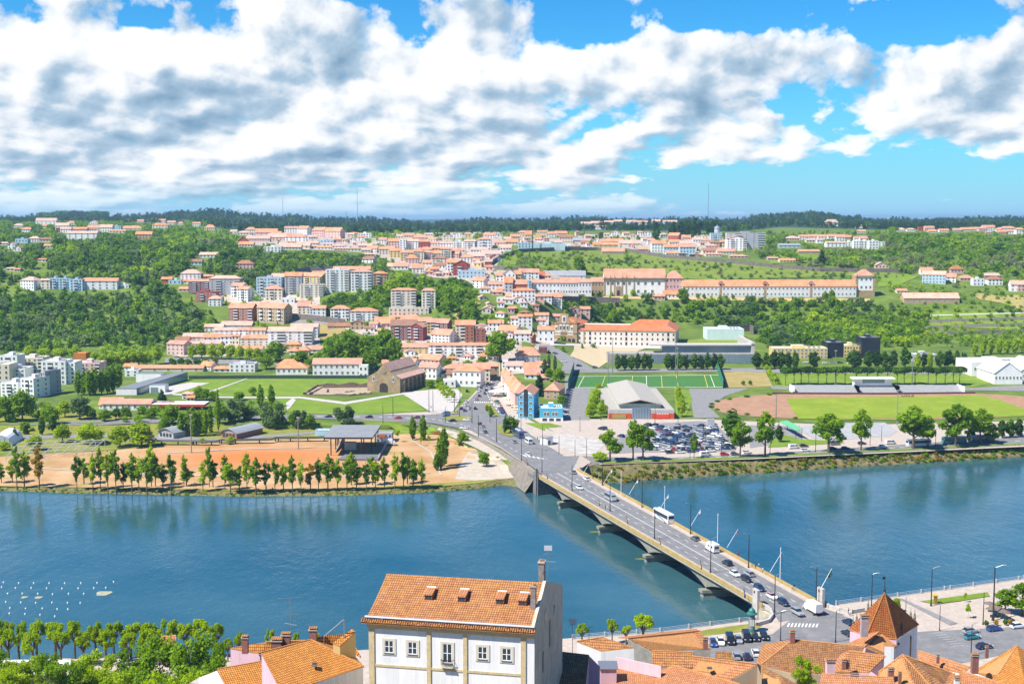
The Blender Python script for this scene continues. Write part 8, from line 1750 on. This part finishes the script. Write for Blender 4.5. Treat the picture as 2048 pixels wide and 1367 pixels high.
def antenna(P, h, els, lab, dish=False):
    o = thing('tv_antenna', lab, 'antenna', P); mb = MB(); mb.cyl((0, 0, -1), (0, 0, h), .045, .035, M_steel, 6); obj('mast', mb.mesh('mast'), o)
    for z, L, rz in els:
        mb = MB(); c, s = math.cos(rz), math.sin(rz); mb.cyl((-c * L / 2, -s * L / 2, z), (c * L / 2, s * L / 2, z), .028, .028, M_steel, 5)
        for i in range(8): u = (-.5 + i / 7) * L; q = .30; mb.cyl((c * u + s * q, s * u - c * q, z), (c * u - s * q, s * u + c * q, z), .016, .016, M_steel, 4)
        obj('aerial', mb.mesh('aerial'), o)
    if dish: mb = MB(); mb.box(-.6, .6, -.05, .05, h - .2, h + .55, plain('grid reflector', (.55, .55, .57), .4)); obj('reflector', mb.mesh('reflector'), o)
antenna(W(1096, 1140, 186), 3.3, [(.2, 2.6, .2), (1.4, 2.2, -.2), (2.6, 1.2, .4)], 'tall roof antenna on the big white house chimney', True)
antenna(W(582, 1278, 199), 7.2, [(7.0, 3.9, .25), (4.2, 2.6, .2), (2.6, 2.4, -.5)], 'tall rooftop antenna mast with three aerials by the orange roofs')
antenna(W(381, 1312, 215), 2.2, [(2.0, 1.6, .6)], 'small pale aerial standing out of the leafy trees')
antenna(W(1145, 1293, 190), 4.0, [(3.6, 1.0, .6)], 'small antenna behind the big white house', True); antenna(W(1178, 1272, 205), 1.8, [(1.6, 2.4, .1), (1.1, 1.6, -.4)], 'low antenna on the small tiled roof by the quay trees')
# ---- orange roofs at the lower edge, beside the white house
fg('bright orange hipped roof house with a small skylight beside the big white house', [('orange', [(522, 1304, 44.5), (622, 1278, 44.5), (728, 1331, 41.2), (565, 1386, 41.2)]), ('orange', [(622, 1278, 44.5), (700, 1300, 41.2), (728, 1331, 41.2)])], [('white', [(566, 1384, 41.3), (726, 1331, 41.3)]), ('pink', [(566, 1384, 41.3), (523, 1306, 44.4)])], [((522, 1304, 44.5), (622, 1278, 44.5)), ((622, 1278, 44.5), (728, 1331, 41.2))], skylights=[(629, 1328, 42.9, .8, 1.0)], zb=20)
o, IV = fg('orange tiled roof house with white gable and blue skylight at the lower edge', [('orange', [(435, 1337, 41), (526, 1321, 41), (566, 1392, 38.2), (470, 1410, 38.2)])], [('white', [(470, 1408, 38.2), (434, 1338, 40.9), (398, 1352, 38.8), (380, 1362, 38.0), (376, 1400, 37)])], [((435, 1337, 41), (526, 1321, 41))], zb=20)
fg('small orange roof corner at the lower edge below the leafy trees', [('orange', [(372, 1372, 37.5), (400, 1352, 38.2), (408, 1380, 37)])], [('white', [(372, 1373, 37.4), (408, 1381, 37)])], zb=20)
o, IV = fg('pink house with shallow orange roof and brick chimneys behind the orange roofs', [('orange', [(461, 1294, 42.4), (532, 1283, 43.6), (610, 1280, 43.6), (523, 1305, 42.0)])], [('pink', [(461, 1295, 42.3), (523, 1306, 41.9)])], [((532, 1283, 43.6), (610, 1280, 43.6))], [(490, 1272, 45.3, 1.5, 3.2), (554, 1277, 44.9, 2.4, 2.0), (572, 1266, 45.6, 2.0, 2.6), (626, 1256, 45.8, 1.8, 3.0)], zb=20)
o, IV = fg('red-orange roof with a small ochre lean-to beside the white house', [('orange', [(622, 1277, 44), (655, 1268, 44.3), (698, 1268, 43.4), (722, 1312, 41.4), (700, 1300, 41.4)]), ('orange', [(666, 1284, 44.6), (704, 1257, 45.9), (711, 1262, 45.7), (680, 1290, 44.2)])], [('ochre', [(666, 1285, 44.5), (680, 1291, 44.1), (711, 1263, 45.6)])], zb=20)
mb = MB(); p0 = WZ(648, 1272, 45) + IV; p1 = WZ(688, 1238, 48) + IV; mb.cyl(p0, p1, .12, .12, M_steel, 6); mb.cyl(p1, p1 - Vector((0, 0, 4)), .08, .08, M_steel, 6); mb.cyl(p0, p0 - Vector((0, 0, 3)), .08, .08, M_steel, 6); obj('timber_rail', mb.mesh('timber_rail'), o)
# ---- roofs to the other side of the white house
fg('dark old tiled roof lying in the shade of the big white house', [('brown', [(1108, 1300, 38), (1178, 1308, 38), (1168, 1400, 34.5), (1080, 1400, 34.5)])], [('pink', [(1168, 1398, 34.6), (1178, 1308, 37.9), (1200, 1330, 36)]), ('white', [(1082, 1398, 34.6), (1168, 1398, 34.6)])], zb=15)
fg('low tiled roof with white wall between the white house and the quay', [('old', [(1154, 1281, 27.5), (1206, 1273, 28.4), (1268, 1293, 27.2), (1202, 1300, 26.2)])], [('white', [(1154, 1282, 27.4), (1202, 1301, 26.1), (1268, 1294, 27.1)])], [((1206, 1273, 28.4), (1154, 1281, 27.5))], zb=10)
fg('wide orange gabled roof with mottled grey gable before the river promenade', [('flat', [(1256, 1275, 20.5), (1400, 1260, 20.5), (1421, 1295, 17.5), (1304, 1301, 17.5)]), ('flat', [(1256, 1275, 20.5), (1400, 1260, 20.5), (1392, 1256, 15.8), (1236, 1273, 15.8)])], [('grey', [(1268, 1294, 17), (1256, 1276, 20.4), (1304, 1302, 17.4)]), ('grey', [(1304, 1302, 17.4), (1421, 1296, 17.4), (1402, 1262, 20)])], [((1256, 1275, 20.5), (1400, 1260, 20.5))], [(1411, 1275, 20.6, 1.6, 3)], zb=6)
fg('small lichened ochre tile roof in front of the mottled gable', [('old', [(1304, 1300, 26), (1388, 1303, 26), (1384, 1334, 23.6), (1305, 1332, 23.6)])], [('ochre', [(1305, 1333, 23.5), (1384, 1335, 23.5)])], [((1304, 1300, 26), (1388, 1303, 26))], zb=8)
fg('long shallow brown-orange roof with a dark wooden gable end', [('flat', [(1384, 1311, 25.5), (1515, 1327, 25.5), (1461, 1358, 22.5), (1368, 1338, 23)])], [('tan', [(1461, 1359, 22.4), (1515, 1328, 25.4), (1523, 1350, 24)]), ('tan', [(1368, 1339, 22.9), (1461, 1359, 22.4)])], [((1384, 1311, 25.5), (1515, 1327, 25.5))], zb=8, skylights=[(1419, 1335, 24.3, 1.0, .7)])
fg('faded orange roof with a pale parapet crest at the lower edge', [('flat', [(1344, 1329, 28), (1480, 1367, 27.5), (1500, 1420, 25), (1300, 1420, 25), (1302, 1350, 26.5)])], [('white', [(1302, 1351, 26.4), (1344, 1330, 27.9)])], [((1344, 1329, 28), (1480, 1367, 27.5))], zb=8)
o, IV = fg('flat terracotta roof terrace with pink stair turret and long parapet', [('flat', [(1238, 1330, 27), (1322, 1340, 27), (1300, 1400, 25.5), (1180, 1400, 25.5)])], [('pink', [(1180, 1399, 25.4), (1238, 1331, 26.9)]), ('pink', [(1322, 1341, 26.9), (1300, 1399, 25.4)])], zb=8)
q = [WZ(x, y, z) + IV for x, y, z in ((1232, 1313, 29), (1322, 1332, 29))]; mb = MB(); mb.slab([q[0], q[1], q[1] - Vector((0, 0, 2.2)), q[0] - Vector((0, 0, 2.2))], .3, NW_['pink'], down=(0, 1, 0)); obj('parapet', mb.mesh('parapet'), o)
p = WZ(1216, 1332, 29) + IV; mb = MB(); mb.box(p.x - 1.5, p.x + 1.5, p.y - 1.2, p.y + 1.2, p.z - 4, p.z, NW_['pink']); mb.slab([(p.x - 1.8, p.y - 1.5, p.z + .1), (p.x + 1.8, p.y - 1.5, p.z + .1), (p.x + 1.8, p.y + 1.5, p.z + .6), (p.x - 1.8, p.y + 1.5, p.z + .6)], .12, M_steel); obj('stair_turret', mb.mesh('stair_turret'), o)
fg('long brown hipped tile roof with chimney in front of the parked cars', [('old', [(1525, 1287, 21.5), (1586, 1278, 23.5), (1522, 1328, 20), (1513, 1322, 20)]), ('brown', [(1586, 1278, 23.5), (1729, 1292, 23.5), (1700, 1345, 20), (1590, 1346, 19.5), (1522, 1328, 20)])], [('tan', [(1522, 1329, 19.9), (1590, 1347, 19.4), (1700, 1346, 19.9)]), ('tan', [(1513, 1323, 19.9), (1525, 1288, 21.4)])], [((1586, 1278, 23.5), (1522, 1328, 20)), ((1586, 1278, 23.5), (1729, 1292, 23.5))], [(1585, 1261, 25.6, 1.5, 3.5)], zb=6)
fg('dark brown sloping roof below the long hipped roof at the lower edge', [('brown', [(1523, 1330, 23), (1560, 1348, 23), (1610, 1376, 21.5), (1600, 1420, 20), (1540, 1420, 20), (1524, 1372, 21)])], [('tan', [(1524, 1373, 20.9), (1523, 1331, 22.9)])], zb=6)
fg('round-topped brown tiled cap in front of the silver parked car', [('brown', [(1431, 1301, 21.5), (1464, 1303, 21.5), (1466, 1318, 20.3), (1430, 1316, 20.3)])], [('tan', [(1430, 1317, 20.2), (1466, 1319, 20.2)])], zb=6)
# ---- tower with pyramid roof
o, IV = fg('white tower house with steep pyramid tile roof, finials and weathervane', [('red', [(1769, 1184, 29.5), (1740, 1228, 22.2), (1697, 1257, 19.0), (1734, 1268, 19.0)]), ('red', [(1769, 1184, 29.5), (1740, 1240, 21.2), (1734, 1268, 19), (1793, 1276, 19.0)]), ('red', [(1769, 1184, 29.5), (1793, 1276, 19), (1838, 1247, 19), (1800, 1224, 22.4)])], [('pink', [(1700, 1259, 18.8), (1734, 1270, 18.8), (1793, 1278, 18.8)]), ('white', [(1793, 1278, 18.8), (1835, 1249, 18.8)])], [((1769, 1184, 29.5), (1793, 1276, 19)), ((1769, 1184, 29.5), (1734, 1268, 19))], zb=6, name='tower_house', chim=[(1729, 1230, 25.0, 2.4, 5.5, True, speck('mauve chimney render', (.42, .32, .33), .25, 1.2))])
p = WZ(1769, 1184, 29.4) + IV; mb = MB(); mb.lathe([(.35, 0), (.2, .6), (.28, .8), (.1, 1.1), (.06, 2.8), (.02, 3.0)], M_dark, 8, p); mb.box(p.x - .55, p.x + .1, p.y - .03, p.y + .03, p.z + 3.0, p.z + 3.6, M_dark); obj('weathervane', mb.mesh('weathervane'), o)
for px, py, z in ((1706, 1258, 19), (1713, 1248, 19.6), (1736, 1222, 21), (1789, 1268, 19.2), (1798, 1262, 19.2), (1804, 1266, 19.2), (1821, 1240, 19.4), (1829, 1242, 19.2)):
    p = WZ(px, py, z) + IV; mb = MB(); mb.lathe([(.42, -.3), (.45, .3), (.22, .5), (.36, 1.0), (.2, 1.35), (.25, 1.7), (.07, 2.2), (.03, 3.1)], speck('finial stone', (.20, .17, .14), .3, 2), 8, p); obj('finial', mb.mesh('finial'), o)
p = WZ(1817, 1290, 15) + IV; mb = MB(); mb.box(p.x - .5, p.x + .5, p.y - .5, p.y + .2, p.z - 3, p.z + 2.2, TANST); mb.cyl((p.x, p.y - .5, p.z + 2.2), (p.x, p.y + .2, p.z + 2.2), .5, .5, TANST, 12); obj('window', mb.mesh('window'), o)
fg('orange gabled roof with shaded brown slope leaning on the tower house', [('flat', [(1694, 1286, 17.4), (1765, 1254, 20.6), (1729, 1292, 18.2)]), ('brown', [(1765, 1254, 20.6), (1800, 1286, 17.6), (1768, 1309, 16.8), (1729, 1292, 18.2)])], [('white', [(1768, 1310, 16.7), (1800, 1287, 17.5)]), ('white', [(1769, 1290, 19), (1788, 1291, 19)])], [((1765, 1254, 20.6), (1729, 1292, 18.2))], zb=6)  # slope away from the sun: its shade put into brown tiles
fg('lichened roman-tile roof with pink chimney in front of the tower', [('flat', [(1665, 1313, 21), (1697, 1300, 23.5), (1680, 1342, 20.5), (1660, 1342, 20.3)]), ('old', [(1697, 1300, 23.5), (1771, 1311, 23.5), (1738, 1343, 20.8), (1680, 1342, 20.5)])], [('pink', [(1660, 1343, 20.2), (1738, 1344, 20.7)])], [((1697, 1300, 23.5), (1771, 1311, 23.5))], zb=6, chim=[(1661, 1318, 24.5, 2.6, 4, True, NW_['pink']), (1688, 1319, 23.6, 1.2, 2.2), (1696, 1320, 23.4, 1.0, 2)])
fg('lichened hip roof with broad dark slope right below the tower', [('old', [(1757, 1343, 22.5), (1805, 1308, 26), (1862, 1372, 22), (1850, 1420, 20), (1740, 1420, 20)]), ('brown', [(1805, 1308, 26), (1850, 1325, 24.5), (1905, 1345, 23), (1930, 1400, 20.5), (1862, 1372, 22)])], [('white', [(1741, 1419, 20), (1757, 1344, 22.4)])], [((1805, 1308, 26), (1757, 1343, 22.5)), ((1805, 1308, 26), (1862, 1372, 22)), ((1805, 1308, 26), (1905, 1345, 23))], zb=6, chim=[(1782, 1336, 25.5, 1.6, 2.6), (1800, 1344, 25, .9, 2.6)])  # broad slope tiled darker, painting in the shade on that side
fg('pale pink-orange roof at the lower edge beside the green tree', [('flat', [(1643, 1346, 26), (1716, 1353, 26), (1787, 1354, 26), (1800, 1420, 23), (1630, 1420, 23)])], [('white', [(1630, 1419, 23), (1643, 1347, 25.9)])], [((1643, 1346, 26), (1787, 1354, 26))], zb=6)
fg('long low orange roof along the street behind the tower', [('flat', [(1836, 1300, 16.5), (1941, 1333, 16.5), (1925, 1345, 15), (1838, 1325, 15)])], [('white', [(1838, 1326, 14.9), (1925, 1346, 14.9)])], [((1836, 1300, 16.5), (1941, 1333, 16.5))], zb=6, chim=[(1876, 1310, 18, .9, 2)])
fg('brown-orange valley roof between the tower and the bright gable', [('old', [(1880, 1352, 22), (1910, 1344, 23.5), (1925, 1400, 21), (1860, 1400, 20.5)]), ('old', [(1918, 1340, 22.5), (1990, 1367, 22), (1985, 1420, 20), (1920, 1400, 20)])], [('white', [(1861, 1399, 20.4), (1880, 1353, 21.9)])], zb=6, chim=[(1950, 1308, 24.5, 2.0, 4.5), (1914, 1352, 24, 1.2, 2.4), (1974, 1292, 20, 1.0, 3)])
fg('bright new orange gabled roof with a blue-white dormer at the frame edge', [('orange', [(1946, 1341, 19), (2034, 1289, 23.5), (1997, 1347, 20.5), (1985, 1356, 19)]), ('orange', [(2034, 1289, 23.5), (2090, 1330, 19.5), (2060, 1410, 18.5), (1985, 1356, 19.3), (1997, 1347, 20.5)])], [('white', [(1946, 1342, 18.9), (1985, 1357, 18.9), (2060, 1411, 18.4)])], [((2034, 1289, 23.5), (1997, 1347, 20.5))], zb=6)
fg('corrugated red-orange roof with rows of ridged tiles at the lower corner', [('flat', [(1925, 1342, 24), (2010, 1367, 24), (2040, 1430, 21), (1915, 1430, 21)])], [('white', [(1916, 1429, 21), (1925, 1343, 23.9)])], [((1925, 1342, 24), (2010, 1367, 24))], zb=6, chim=[(1914, 1355, 25.5, 1.4, 3, True, NW_['white'])])
# ---- advertising column, railings, market bits
P = WZ(1503, 1263, ZN); o = thing('advertising_column', 'dark green advertising column with domed cap by the parked cars', 'column', P); GRN = plain('bottle green paint', (.03, .16, .13), .4); k = 1.0
mb = MB(); mb.cyl((0, 0, 0), (0, 0, .9), 1.0, .9, GRN, 16); mb.cyl((0, 0, .9), (0, 0, 4.6), .82, .82, speck('poster grey', (.17, .20, .24), .4, .8), 18); obj('drum', mb.mesh('drum'), o)
mb = MB(); mb.lathe([(.85, 4.6), (1.35, 4.75), (1.3, 5.0), (.95, 5.15), (.8, 5.8), (.45, 6.2), (.15, 6.4), (.12, 6.9), (.02, 7.2)], GRN, 18); obj('cap', mb.mesh('cap', smooth=False), o)
for i, (x, y, w_) in enumerate(((-.35, -.72, .5), (.25, -.76, .45))): lowbox('poster', o, x - w_ / 2, x + w_ / 2, y - .14, y - .02, 1.8, 3.4, plain('poster paper', (.6, .58, .52)))
def rail(pl, lab, h=1.1):
    o = thing('quay_railing', lab, 'railing', WZ(*pl[0], ZN)); IV = -Vector(o.location); mb = MB(); RL = plain('pale blue rail paint', (.45, .52, .58), .5); pm = MB()
    for a, b in zip(pl, pl[1:]):
        A, B = WZ(*a, ZN) + IV, WZ(*b, ZN) + IV; n = max(2, int((B - A).length / 2.0))
        for hh in (h, h * .66, h * .33): mb.cyl(A + Vector((0, 0, hh)), B + Vector((0, 0, hh)), .045, .045, RL, 5)
        for i in range(n * 4): p = A.lerp(B, i / (n * 4)); mb.cyl(p, p + Vector((0, 0, h)), .022, .022, RL, 4)
        for i in range(0, n, 4): p = A.lerp(B, i / n); pm.box(p.x - .16, p.x + .16, p.y - .16, p.y + .16, 0, h + .15, M_plaza)
    obj('rails', mb.mesh('rails'), o); obj('posts', pm.mesh('posts'), o)
rail([(1145, 1277), (1320, 1263.5), (1420, 1250.5), (1522, 1238)], 'pale blue quay railing below the bridge end'); rail([(1672, 1209), (1795, 1192.5), (1900, 1178), (2048, 1157.5), (2200, 1137)], 'long pale railing along the promenade past the bridge')
P = WZ(1871, 1206, ZN); o = thing('waste_bin', 'yellow and brown pillar bin beside the promenade lawn', 'bin', P); mb = MB(); mb.box(-.4, .4, -.35, .35, 0, 2.2, speck('rusty bin', (.30, .16, .05), .2, 2)); obj('body', mb.mesh('body'), o); mb = MB(); mb.box(-1.2, .5, -.5, .5, 2.2, 2.5, plain('yellow lid', (.62, .42, .03))); obj('lid', mb.mesh('lid'), o)
for i, x in enumerate((1973, 1992, 2011, 2020)):
    o = thing('planter', f'round clipped bush in a pot by the cafe, {ordw(i + 1)} from the crossing', 'planter', WZ(x, 1252 - i * 1.0, ZN)); mb = MB(); mb.lathe([(.3, 0), (.45, .5), (.05, .5)], M_conc, 10); obj('pot', mb.mesh('pot'), o); obj('foliage', quads_mesh('foliage', leafcloud([(0, 0, 1.0, .6, .6, .6)], 260, .14, i), [FOL['rust' if i % 2 else 'dark']]), o)
UM = plain('parasol cloth', (.66, .60, .50), .8); UMP = plain('peach parasol cloth', (.66, .42, .28), .8)
def parasol(P, lab, m_, r=1.6):
    o = thing('parasol', lab, 'parasol', P); mb = MB(); mb.cyl((0, 0, 0), (0, 0, 2.6), .04, .04, M_steel, 6); mb.cyl((0, 0, 0), (0, 0, .1), .35, .35, M_dark, 8); obj('pole', mb.mesh('pole'), o); mb = MB(); mb.lathe([(r, 2.2), (r * .97, 2.28), (.03, 2.85)], m_, 8); obj('canopy', mb.mesh('canopy'), o)
for i, (x, y, c) in enumerate(((1002, 776, 0), (994, 781, 0), (1008, 783, 0), (1000, 787, 0), (1012, 803, 0), (1015, 811, 0), (1024, 815, 1), (1030, 820, 1), (1035, 826, 1))): parasol(G(x, y), f"{'peach' if c else 'cream'} cafe parasol, {ordw(9 - i)} from the tall turquoise house", UMP if c else UM, 2.4)
P = G(994, 792); o = thing('cafe_pavilion', 'white tent-roofed cafe pavilion on the avenue pavement', 'pavilion', P); mb = MB(); mb.lathe([(5.5, 3.0), (3, 3.6), (.1, 4.6)], plain('pale canvas', (.66, .70, .70), .8), 10); obj('canopy', mb.mesh('canopy'), o)
for i in range(8): t = i * math.pi / 4; mb = MB(); mb.cyl((5 * math.cos(t), 5 * math.sin(t), 0), (5 * math.cos(t), 5 * math.sin(t), 3.1), .1, .1, M_steel, 6); obj('post', mb.mesh('post'), o)
for i, (x, y) in enumerate(((1978, 1222), (1988, 1228), (1995, 1232), (2003, 1236), (1982, 1233), (2010, 1240))): parasol(WZ(x, y, ZN), f'dull brown cafe parasol, {ordw(i + 1)} by the quay trees', plain('brown parasol cloth', (.16, .12, .10), .8), 1.5)
P = W(126, 1322, 275); P.z = ZN; o = thing('awning', 'long white awning roof under the pollarded planes', 'awning', P); mb = MB(); mb.slab([(-18, -3, 3.2), (1.5, -3, 3.2), (1.5, 3, 4.2), (-18, 3, 4.2)], .15, M_white); obj('roof', mb.mesh('roof'), o)
for i in range(5): mb = MB(); mb.cyl((-17 + i * 4.5, -2.8, 0), (-17 + i * 4.5, -2.8, 3.2), .1, .1, M_steel, 6); obj('post', mb.mesh('post'), o)
o = fg('pink quayside boathouse with grey roof showing between the pollards', [('flat', [(316, 1270, 13.5), (352, 1268, 13.5), (352, 1290, 11.5), (314, 1292, 11.5)])], [('pink', [(314, 1293, 11.4), (352, 1291, 11.4)])], zb=6)
for i, (x, y, lab) in enumerate(((716, 1270, 'yellow metal table on the terrace beside the white house'),)):
    pass
for px, h, lab in ((566, 42, 'thin radio mast on the skyline above the white-grey modern villa'), (715, 66, 'tallest thin mast on the skyline over the central woods'), (810, 22, 'short mast on the central skyline'), (693, 22, 'lattice mast half-seen against the dark central woods'), (1416, 74, 'very tall thin mast on the skyline above the striped block')):
    P = ridge(px, .95); k = P.y / F; o = thing('radio_mast', lab, 'mast', P); mb = MB(); mb.cyl((0, 0, 0), (0, 0, h * k), .9, .5, M_steel, 6); obj('pole', mb.mesh('pole'), o)
P = G(1065, 500); o = thing('radio_mast', 'dark lattice mast in front of the pale green hall', 'mast', P); mb = MB(); mb.cyl((0, 0, 0), (0, 0, 26), .7, .35, M_dark, 6); obj('pole', mb.mesh('pole'), o)
for o in bpy.data.objects:
    if 'label' in o.keys() and len(o['label'].split()) > 16: print('LONG', o['label'])
print('total', len(bpy.data.objects))
